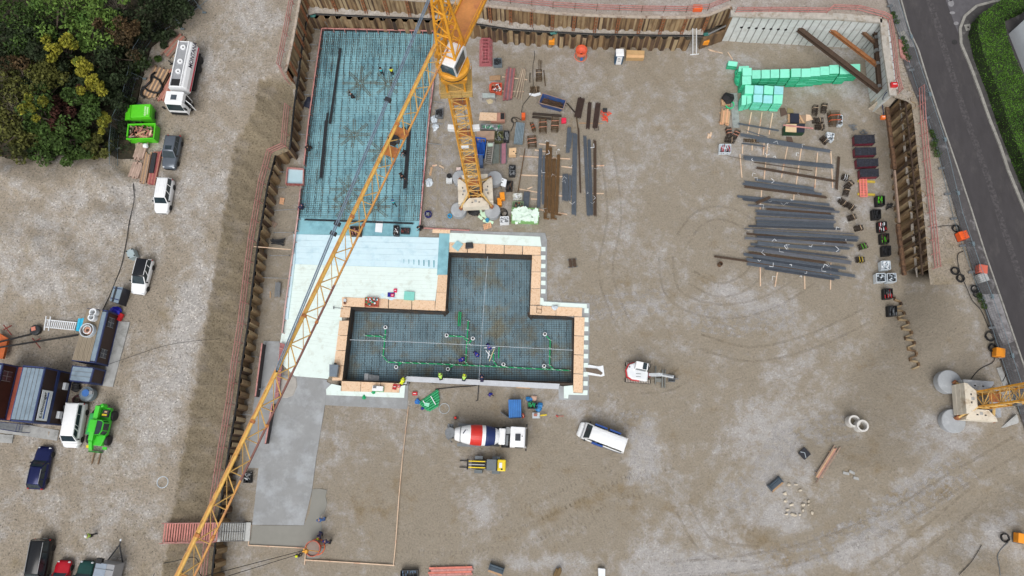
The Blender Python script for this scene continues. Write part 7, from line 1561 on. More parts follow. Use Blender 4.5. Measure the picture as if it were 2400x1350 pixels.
mb=MB();q=[V_((p.x-.2,p.y,2.95))for p in WEST_LOW[:6]];mb.tube(q,.12,6);sO(mb,'berm_pipe','black pipe along the left sheet piles in the upper left corner','pipe',BK_,smooth=True);mb=MB();q=[V_((p.x-.25,p.y,2.95))for p in WEST_LOW[6:]];mb.tube(q,.12,6);sO(mb,'berm_pipe','black pipe along the crest of the long left sheet pile wall','pipe',BK_,smooth=True)
mb=MB();mb.tube([Q('O',510,345,2.8),Q('O',690,255,3.2),Q('O',720,215,3.9),Q('O',740,130,6.0),Q('O',790,118,6.15)],.13,7);sO(mb,'riser_pipe','silver pipe rising from the berm to the yard beside the sprayed concrete wall','pipe',CH_,smooth=True)
cB('black cable hanging down the top walls and across the pit floor to the orange box','A',[(1348,-290),(1350,-60),(1350,60),(1348,200),(1365,350),(1345,480),(1348,700),(1340,780),(1290,850),(1230,930),(1210,1020)],lambda c,x,y:Q(c,x,y,6.1 if y<-270 else 2.9 if y<0 else 2.7 if y<80 else .05),.04)
cB('dark cable loop between the orange box and the tube bundle','A',[(1215,1110),(1160,1080),(1110,1075),(1090,1110),(1120,1140),(1160,1120),(1130,1085),(1100,1100),(1120,1150),(1085,1240)],.06,.045)
mb=MB();p=Q('O',405,85,6.3);mb.box((p.x,p.y,6.35),(1.2,.7,.7));sO(mb,'orange_unit','orange unit on the yard behind the pink railing at the top','unit',ORANGE,bv=.05)
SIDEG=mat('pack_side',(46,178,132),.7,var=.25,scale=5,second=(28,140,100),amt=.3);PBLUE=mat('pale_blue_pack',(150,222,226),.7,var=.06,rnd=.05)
def packs(c,cols,layers,where,ph=.5,blue=(),pgroup='mint green foam packs'):
 for i,top in enumerate(cols):
  n=layers[i]if isinstance(layers,(list,tuple))else layers;q=QL(c,top,n*ph);ce=sum(q,V_())/4
  for k in range(n):
   s=.985-random.uniform(0,.03);jx,jy=random.uniform(-.02,.02),random.uniform(-.02,.02);mb=MB();o=[(ce.x+(p.x-ce.x)*s+jx,ce.y+(p.y-ce.y)*s+jy)for p in q]
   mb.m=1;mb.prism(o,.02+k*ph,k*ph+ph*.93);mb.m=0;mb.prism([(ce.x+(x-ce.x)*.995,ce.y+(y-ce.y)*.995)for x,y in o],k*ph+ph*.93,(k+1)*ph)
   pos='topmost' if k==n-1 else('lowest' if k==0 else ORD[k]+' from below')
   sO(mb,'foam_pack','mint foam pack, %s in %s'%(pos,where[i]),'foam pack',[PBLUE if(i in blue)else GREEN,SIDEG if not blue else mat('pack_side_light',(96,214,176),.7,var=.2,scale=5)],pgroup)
xs_=[(512,420,618),(622,418,726),(728,414,836),(840,410,955),(970,404,1088),(1088,404,1200),(1196,393,1310),(1310,378,1420),(1420,362,1535),(1540,368,1662),(1662,352,1784)]
packs('C',[[(a+2,y),(b-2,y-3),(b,y+100),(a+1,y+103)]for a,y,b in xs_],[5,5,5,5,6,6,6,6,6,6,5],['stack %s from the left of the long row'%ORD[i]for i in range(11)],.44)
packs('C',[[(400,395),(510,395),(512,488),(402,490)],[(395,492),(505,490),(505,588),(396,592)],[(235,310),(346,324),(338,380),(224,368)],[(358,376),(478,370),(482,430),(350,440)]],[5,5,2,4],['the tall stack left of the long row','the stack between the long row and the cluster','the lone pair beside the timber strip','the leaning stack behind the left end'],.45)
cl=[[(434,595),(536,602),(530,702),(428,700)],[(540,598),(646,606),(642,702),(536,700)],[(656,596),(768,610),(760,708),(650,700)],[(776,604),(886,616),(880,710),(770,708)],[(395,712),(452,710),(446,826),(390,832)],[(456,702),(510,700),(508,808),(452,822)],[(530,706),(640,706),(638,804),(528,800)],[(650,712),(756,716),(752,812),(642,808)],[(766,712),(878,714),(866,820),(760,814)]]
packs('C',cl,[5,5,5,5,4,4,5,5,5],['the cluster, back row %s'%s for s in('far left','second from the left','third from the left','far right')]+['the cluster, front row %s'%s for s in('far left narrow','second narrow','third','fourth','far right')],.42,(1,3,6,7))
for i,(x,y)in enumerate(((355,470),(345,545))):mb=MB();mb.blob(Q('C',x,y,.5),(1.0,1.5,1.1),9,6,.25);sO(mb,'foam_sack',['green wrapped sack leaning on the left end of the foam stacks, upper','green wrapped sack leaning on the left end of the foam stacks, lower'][i],'sack',SIDEG)
pK('C',298,690,328,1095,.1,.95,.08,'long grey steel channel plate left of the foam cluster',mat('channel_grey',(160,166,164),.5,.2,var=.15,second=(120,122,120),amt=.3),'plate','steel_plate')
t=tH('sack_pile','black sheeting over boxes with a green tub left of the foam cluster','sack pile',Q('C',235,780,0));mb=MB();mb.blob(Q('C',232,755,.6),(1.6,1.4,1.1),10,6,.3);mb.build('black_sheet',BK_,t,w0=True);mb=MB();mb.box(Q('C',200,800,.25),(1.1,.9,.45));mb.build('carton',WOOD,t,w0=True);mb=MB();mb.ring(Q('C',248,835,.05),.5,.6,.3,16);mb.build('tub',mat('tub_green',(60,206,140),.5),t,w0=True)
lU('stack of brown timber battens left of the steel channel plate','C',190,1050,205,895,1.2,5,0,mats=(mat('fresh_timber',(220,170,132)),WOOD),layers=2);lU('tiny timber pallet lying alone left of the stirrup bundles','D',8,470,22,410,.5,2,0,h=.08,mats=(PALEW,))
for i,(x0,y0,x1,y1)in enumerate(((0,175,170,222),(15,190,110,208),(230,208,288,300))):pK('C',x0,y0,x1,y1,.08,.12,.08,['long pale lath near the ladder foot','short pale lath next to the long one near the ladder','pale lath pointing at the lone foam packs'][i],PALEW)
gc=tH('tool_chest','dark green chest covered with boards, below the foam cluster','chest',Q('D',1130,360,0));q=QL('D',[(1005,300),(1275,280),(1268,400),(1000,398)],.95);mb=MB();mb.prism([(p.x,p.y)for p in q],.02,.95);mb.build('body',mat('chest_green',(22,62,40),.5),gc,w0=True);mb=MB();mb.prism([(p.x,p.y)for p in QL('D',[(1165,290),(1275,285),(1268,395),(1163,395)],1.0)],.94,1.0);mb.build('lid',mat('lid_navy',(38,42,58),.5),gc,w0=True)
bT('D',[(1022,285),(1165,285),(1162,395),(1018,385)],1.06,1.0,'osb_board','cream board lying on the dark green chest','board',mat('cream_board',(214,190,152),.7));pK('D',990,298,1385,342,1.15,.2,.06,'long pink board across the dark green chest',PINK)
bT('D',[(1085,142),(1200,148),(1200,270),(1082,265)],.5,.3,'black_sheet','dark navy sheet on a pallet behind the green chest','sheet',mat('lid_navy',(38,42,58)));pal('timber pallet under the dark navy sheet','D',[(1045,155),(1210,160),(1285,275),(1040,268)],.28)
for i,(pts,m)in enumerate((([(1205,165),(1290,170),(1288,272),(1203,268)],mat('brown_board',(150,128,108),.8)),([(1290,155),(1345,165),(1385,225),(1285,248)],PLY),([(945,75),(1010,70),(1045,150),(960,185)],mat('rust_board',(92,74,64),.8)),([(1045,70),(1120,85),(1125,140),(1040,140)],mat('olive_planks',(140,128,92),.8)),([(1030,450),(1100,455),(1118,520),(1040,510)],mat('rust_board',(92,74,64))))):bT('D',pts,.12+.05*(i==0),.02,'board',['brown board between navy sheet and stirrups','pale board under the stirrup bundles','rusty plate at the foot of the foam cluster','olive planks above the navy sheet','rusty plate below the green chest'][i],'board',m)
SB=[('D',1395,120,80,1.3,'dark bristly stirrup bundle, left one of the upper pair by the green chest'),('D',1510,95,75,1.3,'dark bristly stirrup bundle, right one of the upper pair by the green chest'),('D',1430,255,0,1.3,'dark stirrup bundle just above the end of the pink board'),('D',1455,340,-8,1.1,'dark stirrup bundle at the end of the pink board'),('D',1515,512,-50,1.0,'brown stirrup bundle beside the white bag of fittings'),('D',262,405,95,1.2,'left of two stirrup bundles with salmon straps near the steel channel plate'),('D',355,435,60,1.2,'right of two stirrup bundles with salmon straps near the steel channel plate'),('D',275,510,-10,1.2,'stirrup bundle just above the white tub of bars'),('D',1790,1005,-20,.7,'smallest dark stirrup bundle with white ties'),('D',1840,1100,40,1.1,'dark stirrup bundle, upper one of the pair left of the pink panel'),('D',1805,1190,70,1.0,'dark stirrup bundle, lower one of the pair left of the pink panel'),('E',1760,205,-45,1.1,'dark stirrup bundle, upper left of the leaning pair beside the bar heap'),('E',1860,260,-40,1.1,'dark stirrup bundle, lower right of the leaning pair beside the bar heap'),('E',1875,405,15,.9,'square dark stirrup bundle right of the bar heap, uppermost'),('E',1965,545,10,.95,'square dark stirrup bundle right of the bar heap, second'),('E',2020,785,15,.95,'square dark stirrup bundle with green tape right of the bar heap'),('E',1985,960,0,.9,'black stirrup bundle with a yellow strap, lowest right of the bar heap')]
for c,x,y,a,L,l in SB:sU(l,c,x,y,a,L,.65,.6,13,m=STIRD,strap=mat('salmon_strap',(232,160,130))if 'salmon' in l else LY if 'yellow' in l else SKG if 'green tape' in l else PW if 'ties' in l else None)
sU('biggest brown stirrup bundle with glowing orange straps, right of the green chest','D',1640,240,90,1.9,1.35,.9,18,m=STIR,strap=mat('strap_orange',(255,110,60),.5));sU('flat rusty stirrup bundle tied with white ribbon on the upper bars','D',560,515,-6,1.9,.35,.3,12)
for i,(x,y,l)in enumerate(((272,755,'dark mesh crate, first from the top beside the right sheet piles'),(248,838,'dark mesh crate, second from the top beside the right sheet piles'),(284,912,'dark mesh crate with red clamps beside the right sheet piles'),(298,985,'dark mesh crate with rusty fill and green clips beside the right sheet piles'),(309,1060,'black mesh crate just above the white wrapped boxes'))):cT(l,'R',[(x-26,y-30),(x+24,y-32),(x+26,y+22),(x-22,y+26)],.8,BK_,'bars',fm=[[SKG,RUSTD,DK],[DK,BK_],[RED,DK,PW],[RUSTD,RUSTD,SKG],[BK_,DK]][i],group='dark mesh crates beside the right piles',slats=True)
for x,y,l in((110,635,'dark mesh crate with a red cloth below the white wrapped boxes'),(144,772,'dark mesh crate at the end of the column, near the buried piles')):cT(l,'V',[(x-34,y-40),(x+32,y-42),(x+36,y+34),(x-30,y+38)],.8,BK_,'bars',fm=[RED,DK,CH_]if y<700 else[DK,SL_],group='dark mesh crates beside the right piles',slats=True)
for x,y,l in((302,1150,'white film wrapped box beside the right sheet piles, uppermost of three'),(272,1225,'white wrapped bag of dark fittings, left of the lower pair'),(338,1225,'white wrapped bag of dark fittings, right of the lower pair')):
 cT(l,'R',[(x-28,y-28),(x+26,y-30),(x+30,y+20),(x-24,y+24)],.9,mat('white_film',(206,216,224),.3,var=.1),'blob',fm=[FOIL,PW]if y<1200 else[BK_,FOIL,BK_],name='wrapped_box',cat='wrapped box')
cT('white tub of dark bars with a red strap below the stirrup bundles','D',[(150,548),(300,552),(298,660),(146,662)],.6,mat('white_film',(206,216,224)),'bars',fm=[BK_,DK,RED]);cT('white bag of fittings beside the brown stirrup bundle','D',[(1570,390),(1665,410),(1640,510),(1570,480)],.6,mat('white_film',(206,216,224)),'blob',fm=[FOIL,PW,SL_],name='wrapped_box',cat='bag');cT('white bag with a black hollow at the end of the biggest stirrup bundle','D',[(1718,155),(1770,170),(1768,300),(1712,295)],.6,mat('white_film',(206,216,224)),'blob',fm=[BK_,FOIL],name='wrapped_box',cat='bag')
TOP=mat('grid_panel_top',(40,42,52),.5,var=.5,scale=6,second=(66,68,80),amt=.4)
for i,(top,l)in enumerate((([(1925,432),(2190,425),(2202,535),(1935,545)],'first from the top'),([(1932,596),(2212,590),(2216,690),(1942,700)],'second from the top'),([(1956,742),(2240,738),(2246,835),(1966,850)],'third from the top'),([(2000,878),(2246,875),(2252,975),(2006,985)],'lowest'))):
 q=QL('D',top,.95);ce=sum(q,V_())/4;t=tH('panel_stack','dark red edged formwork panel stack, %s of four near the right piles'%l,'panel stack',(ce.x,ce.y,.02),0,'dark formwork panel stacks')
 mb=MB();mb.prism([(p.x,p.y)for p in q],.85,.95);mb.build('top_panel',TOP,t,w0=True)
 for k in range(3):mb=MB();mb.prism([(ce.x+(p.x-ce.x)*.97,ce.y+(p.y-ce.y)*.97)for p in q],.12+.24*k,.32+.24*k);mb.build('panel',mat('panel_red',(120,44,62),.5,var=.2),t,w0=True)
 for f in(.1,.35,.6,.85):mb=MB();mb.bar(q[0].lerp(q[1],f)+V_((0,0,.01)),q[3].lerp(q[2],f)+V_((0,0,.01)),.05,.04);mb.build('rib',DK,t,w0=True)
 for p in q:mb=MB();p2=ce+(p-ce)*.95;mb.bar((p2.x,p2.y,.02),(p2.x,p2.y,1.12),.07,.07);mb.build('corner_post',DK,t,w0=True)
pf=tH('slotted_panel','pink slotted formwork panel lying on two yellow beams','formwork panel',Q('D',2040,1120,0));a,b=Q('D',2038,997,.25),Q('D',2050,1242,.25);s=V_((.42,0,0))
for k in(-1,0,1):mb=MB();mb.bar(a+s*k,b+s*k,.16,.14);mb.build('long_rail',mat('coral_panel',(228,130,118),.6),pf,w0=True)
for i in range(12):mb=MB();p=a.lerp(b,i/11);mb.bar(p-s,p+s,.12,.1);mb.build('cross_bar',mat('coral_panel',(228,130,118)),pf,w0=True)
for y,l in((1042,'yellow timber beam, upper one beside the pink slotted panel'),(1212,'yellow timber beam, lower one beside the pink slotted panel')):pK('D',1970,y-6,2200,y+4,.14,.3,.12,l,mat('beam_yellow',(196,172,66),.7,var=.15),group='yellow beams under the pink panel')
for i,(c,x,y)in enumerate((('D',1905,335),('D',2045,390),('R',320,790))):
 mb=MB()
 for k in range(14):p=Q(c,x,y,.1);mb.tube([p+V_((random.uniform(-.6,.6),random.uniform(-.5,.5),0)),p+V_((random.uniform(-.6,.6),random.uniform(-.5,.5),.25))],.04,4)
 sO(mb,'steel_scatter',['loose grey steel spacers near the dark panel stacks','grey steel spacers heaped on top of the first panel stack','dark steel spacers between mesh crates and right piles'][i],'spacers',SL_ if i<2 else DK)
SLATES=[SLATE,mat('slate_rebar_dark',(74,80,90),.6,.1,var=.15,rnd=.1),mat('slate_rebar_grey',(106,110,118),.6,.1,var=.15,rnd=.1),SLATE]
heap=[(385,115,1600,225,.3),(455,150,1660,285,.34),(530,230,1735,322,.26),(770,280,1620,342,.26),(625,305,1655,376,.3),(640,345,1655,402,.3),(622,398,1680,452,.3),(636,440,1655,480,.3),(640,480,1660,512,.3),(540,505,1750,545,.24),(475,540,1915,608,.14),(605,580,1985,662,.36),(500,606,1820,726,.24),(640,648,1970,696,.28),(485,662,1915,764,.32),(555,745,1860,802,.28),(650,728,1735,832,.4),(610,780,1830,922,.24),(525,800,1880,988,.44),(535,855,1550,985,.24),(465,876,1815,1064,.34),(595,920,1715,1096,.34),(85,905,1520,1112,.26),(510,945,1940,1166,.36),(515,1002,1735,1188,.36),(740,1062,1660,1206,.28)]
for i,(x0,y0,x1,y1,w)in enumerate(heap):
 br=i in(3,12,19,22);lB('E',x0,y0,x1,y1,.28+.06*(i%3),w*1.12,'%s rebar bundle, %s from the top of the big bar heap'%('brown' if br else 'slate grey',ORD[i]),BRST if br else SLATES[i%4],5 if w>.2 else 3,group='rebar bundles of the big bar heap')
up=[('D',400,280,930,372,.25,0),('D',425,425,1245,572,.45,0),('D',640,500,1612,645,.45,0),('D',505,372,770,458,.12,0),('D',470,715,1645,832,.36,0),('D',470,742,1645,856,.36,0),('D',610,790,1380,902,.12,1),('D',632,860,1670,1036,.36,1),('D',622,1020,1395,1136,.34,0),('D',478,1045,1392,1172,.3,0),('D',455,1072,1495,1212,.32,0),('D',478,1110,1560,1252,.34,1),('D',1722,720,1690,1150,.34,1),('D',450,540,745,580,.2,0),('D',235,700,460,748,.06,1),('E',630,205,815,125,.4,1)]
UL=['thin slate bars from the steel plate to the green chest','broad slate bundle left half under the rusty ribbon bundle','broad slate bundle ending below the white bag of fittings','bent thin bars above the broad slate bundle','upper of two long blue grey twin bundles','lower of two long blue grey twin bundles','thin brown bar with white tags below the twin bundles','long dark brown bundle alone below the twin bundles','uppermost of four bundles above the big bar heap','second of four bundles above the big bar heap','third of four bundles above the big bar heap','lowest brownish one of four bundles above the big bar heap','upright brown bar bundle between stirrups and panel stacks','short slate bundle under the rusty ribbon bundle','single thin bar sticking out left of the twin bundles','short brown bundle lying askew on top of the big bar heap']
for(c,x0,y0,x1,y1,w,b),l in zip(up,UL):lB(c,x0,y0,x1,y1,.5 if 'askew' in l else .28,w,l,BRST if b else SLATES[0],5 if w>.2 else 3,group='rebar bundles of the right store')
mid=[('B',1300,255,1215,780,.12,1,'thin rusty bar slanting at the left of the middle bar store'),('B',1490,250,1465,970,.45,0,'grey bundle, leftmost long one of the middle bar store'),('B',1530,330,1520,925,.3,0,'dark grey bundle beside the leftmost long one'),('B',1575,170,1545,1105,.42,1,'longest rusty brown bundle with bent foot, left one'),('B',1612,235,1592,1040,.4,1,'second rusty brown bundle of the middle bar store'),('B',1655,370,1635,1105,.5,1,'third rusty brown bundle with bent foot'),('B',1710,320,1682,1055,.42,1,'rightmost rusty brown bundle with hooked end'),('B',1775,565,1770,885,.4,0,'short blue grey bundle, left of three'),('B',1810,560,1806,890,.4,0,'short blue grey bundle, middle of three'),('B',1852,572,1842,880,.36,0,'short blue grey bundle, right of three'),('B',1910,70,1894,1060,.6,0,'widest long grey bundle of the middle bar store'),('B',1950,0,1975,790,.22,1,'thin brown bundle with white tags right of the widest one'),('B',2028,100,2072,1070,.42,0,'left of two leaning slate bundles at the right'),('B',2080,140,2110,1060,.4,0,'right of two leaning slate bundles at the right'),('B',2150,150,2152,1070,.4,1,'dark brown bundle, rightmost of the middle bar store'),('B',1838,-10,1820,300,.5,0,'short slate bundle with white tags, upper left'),('B',1868,60,1842,250,.3,0,'shortest slate bundle with white tags, upper right')]
for c,x0,y0,x1,y1,w,b,l in mid:lB(c,x0,y0,x1,y1,.3,w,l,(mat('rust_brown_bar',(104,78,48),.8,var=.25,rnd=.1)if 'rust' in l else BRST)if b else SLATES[0],5 if w>.2 else 3,group='rebar bundles of the middle store')
for i,(x0,x1)in enumerate(((1545,1595),(1638,1685),(1680,1745))):mb=MB();mb.tube(QL('B',[(x0,1100-50*(i==2)),(x1,1108-50*(i==2))],.3),.12,5);sO(mb,'bent_bar','bent foot of rusty bars below the middle store, %s from the left'%ORD[i],'bent bar',mat('rust_brown_bar',(104,78,48)))
BE=[('D',570,130,520,400),('D',710,130,660,440),('D',850,140,802,420),('D',1050,560,965,990),('D',1230,590,1160,1080),('D',1442,660,1405,1130),('D',1615,620,1642,1125),('D',418,680,445,990),('D',790,500,735,1020),('D',455,555,450,672),('D',738,520,725,690),('D',580,560,578,630),('E',705,30,685,285),('E',1132,85,1125,160),('E',686,1040,688,1295),('E',912,1115,880,1302),('E',1271,1160,1275,1335),('E',1618,990,1612,1340)]
for i,(c,x0,y0,x1,y1)in enumerate(BE):pK(c,x0,y0,x1,y1,.1,.14,.1,'thin timber bearer under the bars of the right store',PALEW,group='timber bearers of the right bar store')
BE=[(1470,190,1680,215),(1420,265,1560,285),(1235,340,1850,375),(1240,570,1770,590),(1230,740,1500,790),(1540,815,1900,830),(1370,860,1450,865),(1470,990,1815,1050),(2100,460,2265,455),(2110,795,2260,795),(1740,465,1900,485),(1330,740,1390,715)]
for x0,y0,x1,y1 in BE:pK('B',x0,y0,x1,y1,.1,.14,.1,'thin timber bearer under the bars of the middle store',PALEW,group='timber bearers of the middle bar store')
random.seed(3)
for c,n,x0,x1,y0,y1,wh in(('E',26,600,1850,130,1180,'right'),('D',12,560,1600,450,1230,'right'),('B',18,1480,2150,100,1000,'middle')):
 for i in range(n):
  p=Q(c,random.uniform(x0,x1),random.uniform(y0,y1),.5);mb=MB();a=random.uniform(0,6.3);L=random.uniform(.15,.5);mb.tube([p,p+V_((math.cos(a)*L,math.sin(a)*L,.08)),p+V_((math.cos(a+.9)*L*1.5,math.sin(a+.9)*L*1.5,.02))],random.choice((.015,.025,.04)),4)
  sO(mb,'tag_ribbon','small white tag ribbon on the bars of the %s store'%wh,'tag',PW,'white tags on the bars of the %s store'%wh)
p=Q('E',145,1020,0);mb=MB();mb.ring((p.x,p.y,.02),.24,.28,.75,14);sO(mb,'pipe_stub','short rusty pipe standing left of the bar heap','pipe',RUST);t=tH('steel_rack','small dark rack of two brown boards standing alone in the middle of the pit','rack',Q('J',1085,195,0),R_(96))
for s in(-.25,.25):mb=MB();mb.box((0,s,.25),(1.1,.4,.08));mb.build('board',RUSTD,t)
for s in(-.5,.5):mb=MB();mb.box((s,0,.14),(.1,1.2,.2));mb.build('bearer',SL_,t)
GP=[(1165,1268,1383,1110),(1172,1282,1390,1124),(1182,1292,1392,1140),(1190,1300,1388,1158),(1200,1308,1392,1172),(1208,1316,1400,1186),(1215,1326,1402,1206),(1228,1334,1404,1224),(1238,1344,1402,1244),(1250,1352,1398,1262),(1262,1360,1392,1282),(1285,1366,1388,1300)]
for i,(x0,y0,x1,y1)in enumerate(GP):mb=MB();z=.12+.2*(i%2);mb.tube([Q('I',x0-10,y0,z),Q('I',x1,y1,z)],.11,7);sO(mb,'drain_pipe','bright green pipe of the pile below the pit, %s from the top'%ORD[i],'pipe',PIPE,'green pipes piled below the pit')
for x0,y0,x1,y1,l in((1295,1185,1355,1290,'white batten lying across the green pipe pile'),(1200,1240,1240,1300,'short pale batten on the lower left of the green pipe pile')):pK('I',x0,y0,x1,y1,.55,.1,.06,l,PW)
bT('I',[(1225,1265),(1285,1270),(1270,1320),(1215,1300)],.56,.5,'film','pale green film scrap on the green pipe pile','film',mat('film_green',(150,220,190),.5));mb=MB();mb.blob(Q('I',1135,1250,.2),(.7,.8,.4),8,5,.3);sO(mb,'blue_bag','blue crumpled bag left of the green pipe pile','bag',BLUE);mb=MB();mb.blob(Q('I',1195,1335,.2),(.5,.4,.4),8,5,.2);sO(mb,'navy_bag','navy bag at the lower left of the green pipe pile','bag',mat('bag_royal',(36,40,130),.6))
def case(label,c,x,y,w,d,h,m,z0=0.02,rz=0):p=Q(c,x,y,z0+h);mb=MB();mb.box((p.x,p.y,z0+h/2),(w,d,h),rz);mb.m=1;mb.bar((p.x-w*.3,p.y,z0+h+.04),(p.x+w*.3,p.y,z0+h+.04),.08,.06);return sO(mb,'tool_case',label,'tool case',[m,PW],bv=.03)
case('red tool case on the ground below the yellow vested worker','I',1102,1155,.6,.45,.2,RED);case('red open tool case beside the white generator on the osb boards','I',857,1072,.5,.7,.15,mat('case_red',(170,36,40),.5),.2,-.2);case('small red and white tool case at the end of the osb boards','I',908,1064,.35,.35,.15,RED,.2);case('bright pink tool case on the white boards, upper one','H',1487,938,.42,.5,.18,mat('case_pink',(214,30,84),.5),.14);case('pink tool case in the dark blue tray','H',1452,995,.45,.4,.2,mat('case_pink',(214,30,84)),.2);bT('H',[(1395,962),(1482,964),(1478,1018),(1392,1016)],.2,.13,'blue_tray','dark blue tray on the white boards','tray',mat('tray_blue',(36,24,140),.5))
bT('H',[(1598,948),(1720,958),(1712,1056),(1590,1048)],.5,.13,'foam_pack','teal foam pack lying on the white boards above the osb edge','foam pack',mat('teal_pack',(130,206,194),.6,var=.06));cT('brick red open crate of tools on the osb edge','H',[(1122,1022),(1280,1030),(1275,1130),(1115,1125)],.5,mat('brick_red',(196,100,78),.6),'blob',.2,fm=[mat('teal_bag',(40,120,130),.6),PIPE,PW]);sH('film_scrap','H',[(1300,985),(1340,970),(1365,1000),(1330,1025)],.14,LBLUE,.02,False,label='pale blue film scrap left of the dark blue tray',cat='film');sH('film_scrap','H',[(1390,1040),(1440,1020),(1505,1030),(1440,1060)],.22,LBLUE,.02,False,label='pale blue film scrap below the dark blue tray',cat='film')
p=Q('H',875,1075,.4);mb=MB();mb.ring((p.x-.02,p.y-.2,.2),.09,.15,.4,12);mb.m=1;mb.box((p.x,p.y+.15,.4),(.3,.35,.35));sO(mb,'core_drill','small brown pot and box at the upper left corner of the osb boards','pot',[mat('pot_brown',(150,110,90),.7),FOIL]);mb=MB();mb.bar(Q('H',740,1148,.25),Q('H',855,1160,.2),.05,.05);mb.bar(Q('H',738,1130,.25),Q('H',738,1165,.25),.12,.1);sO(mb,'broom','broom lying on the white boards left of the osb corner','broom',SL_)
q=QL('I',[(62,800),(172,805),(150,950),(60,942)],1.1);t=tH('control_cabinet','grey cabinet on a wooden stand at the left edge of the pit','cabinet',sum(q,V_())/4-V_((0,0,1.08)));mb=MB();mb.prism([(p.x,p.y)for p in q],.3,1.1);mb.build('body',mat('cabinet_grey',(118,130,142),.4,.2),t,w0=True);ce=sum(q,V_())/4;mb=MB();mb.prism([(ce.x+(p.x-ce.x)*1.06+.1,ce.y+(p.y-ce.y)*1.06)for p in q],.02,.3);mb.build('stand',WOOD,t,w0=True);mb=MB();mb.blob(Q('I',135,792,1.0),(.4,.3,.3));mb.build('plug',BK_,t,w0=True)
q=QL('I',[(590,1060),(715,1068),(712,1125),(580,1120)],.75);t=tH('generator','white generator with a green base on the lower osb boards','generator',sum(q,V_())/4-V_((0,0,.55)));mb=MB();mb.prism([(p.x,p.y)for p in q],.25,.75);mb.build('housing',WHITE,t,w0=True);mb=MB();ce=sum(q,V_())/4;mb.prism([(ce.x+(p.x-ce.x)*1.06,ce.y+(p.y-ce.y)*1.15)for p in q],.2,.3);mb.build('base',PIPE,t,w0=True);mb=MB();mb.box(q[0].lerp(q[2],.2),(.4,.35,.04));mb.build('panel',SL_,t,w0=True)
mb=MB();mb.blob(Q('I',595,1140,.2),(.5,.5,.2),8,4,.4);sO(mb,'green_bag','green bag just below the white generator','bag',PIPE);mb=MB();mb.blob(Q('I',482,1203,.15),(.5,.55,.3),8,4,.4);sO(mb,'green_bag','green bag on the grey concrete below the pit','bag',PIPE)
q=QL('M',[(685,468),(805,465),(808,630),(690,636)],1.35);t=tH('waste_container','blue ribbed container with an open flap above the mixer truck','container',sum(q,V_())/4-V_((0,0,1.33)));mb=MB();mb.prism([(p.x,p.y)for p in q],.02,1.33);mb.build('body',mat('cont_blue',(30,92,160),.5),t,w0=True)
for i in range(7):mb=MB();f=(i+.5)/7;mb.bar(q[0].lerp(q[1],f),q[3].lerp(q[2],f),.16,.06);mb.build('roof_rib',mat('cont_blue2',(54,120,190),.5,var=.15),t,w0=True)
mb=MB();a,b=Q('M',688,640,.7),Q('M',612,585,.7);mb.bar(a,b,.06,1.2);mb.build('flap',SL_,t,w0=True)
cT('mesh crate of green fittings with blue bags right of the blue container','M',[(870,490),(960,495),(955,550),(868,545)],.7,DK,'mess',fm=[PIPE,PIPE,BK_])
for x,y,l in((880,465,'blue bag above the crate of green fittings'),(975,520,'blue bag right of the crate of green fittings'),(970,555,'small blue bag at the lower right of the green fittings')):mb=MB();mb.blob(Q('M',x,y,.25),(.9,.7,.5),8,5,.3);sO(mb,'blue_bag',l,'bag',mat('bag_blue',(40,120,180),.5))
mb=MB();mb.blob(Q('M',925,455,.2),(.9,.8,.35),9,5,.35);sO(mb,'paper_heap','pale brown paper heap above the crate of green fittings','paper heap',mat('paper',(206,170,150),.8));t=tH('hand_cart','small cart with a yellow handle below the crate of green fittings','cart',Q('M',970,615,0));mb=MB();mb.box(Q('M',945,615,.3),(.9,.7,.12));mb.build('tray',FOIL,t,w0=True);mb=MB();mb.tube(QL('M',[(985,615),(1045,608)],.5),.09,6);mb.build('handle',LY,t,w0=True);mb=MB();mb.box(Q('M',940,610,.5),(.4,.3,.3));mb.build('tool',REDWOOD,t,w0=True)
mb=MB();mb.bar(Q('M',1135,622,.1),Q('M',1205,620,.1),.04,.04);mb.bar(Q('M',1133,612,.1),Q('M',1150,630,.1),.1,.1);sO(mb,'shovel','red shovel lying on the ground left of the delivery van','shovel',RED);mb=MB();mb.torus(Q('M',85,550,.05),.62,.03,24);sO(mb,'pale_hoop','thin pale hoop on the ground below the green pipe pile','hoop',FOIL)
mb=MB();mb.tube([Q('M',408,330,.15),Q('M',398,475,.1),Q('M',380,478,.1)],.06,5);sO(mb,'bent_pipe','bent dark pipe at the end of the hose below the pit','pipe',DK);cB('black pipe lying along the lower edge of the pit','M',[(0,370),(160,352),(330,340),(400,330)],.08,.06)
for x0,y0,x1,y1,l in((430,322,570,328,'short planks along the kerb beam, left pair'),(735,335,900,348,'upper plank along the kerb beam on the right'),(760,350,890,356,'lower plank along the kerb beam on the right')):pK('M',x0,y0,x1,y1,.1,.2,.08,l,WOOD)
mb=MB();mb.prism([(p.x,p.y)for p in QL('M',[(1410,165),(1440,138),(1530,155),(1575,145),(1588,240),(1560,250),(1420,232)],.12)],.03,.1);mb.m=1;mb.prism([(p.x,p.y)for p in QL('M',[(1408,165),(1520,175),(1575,215),(1560,235),(1415,205)],.2)],.05,.2,.9);sO(mb,'white_tarp','white plastic sheet with dark gravel right of the pit','plastic sheet',[PW,mat('dark_gravel',(112,100,88),.95,var=.3,scale=8)])
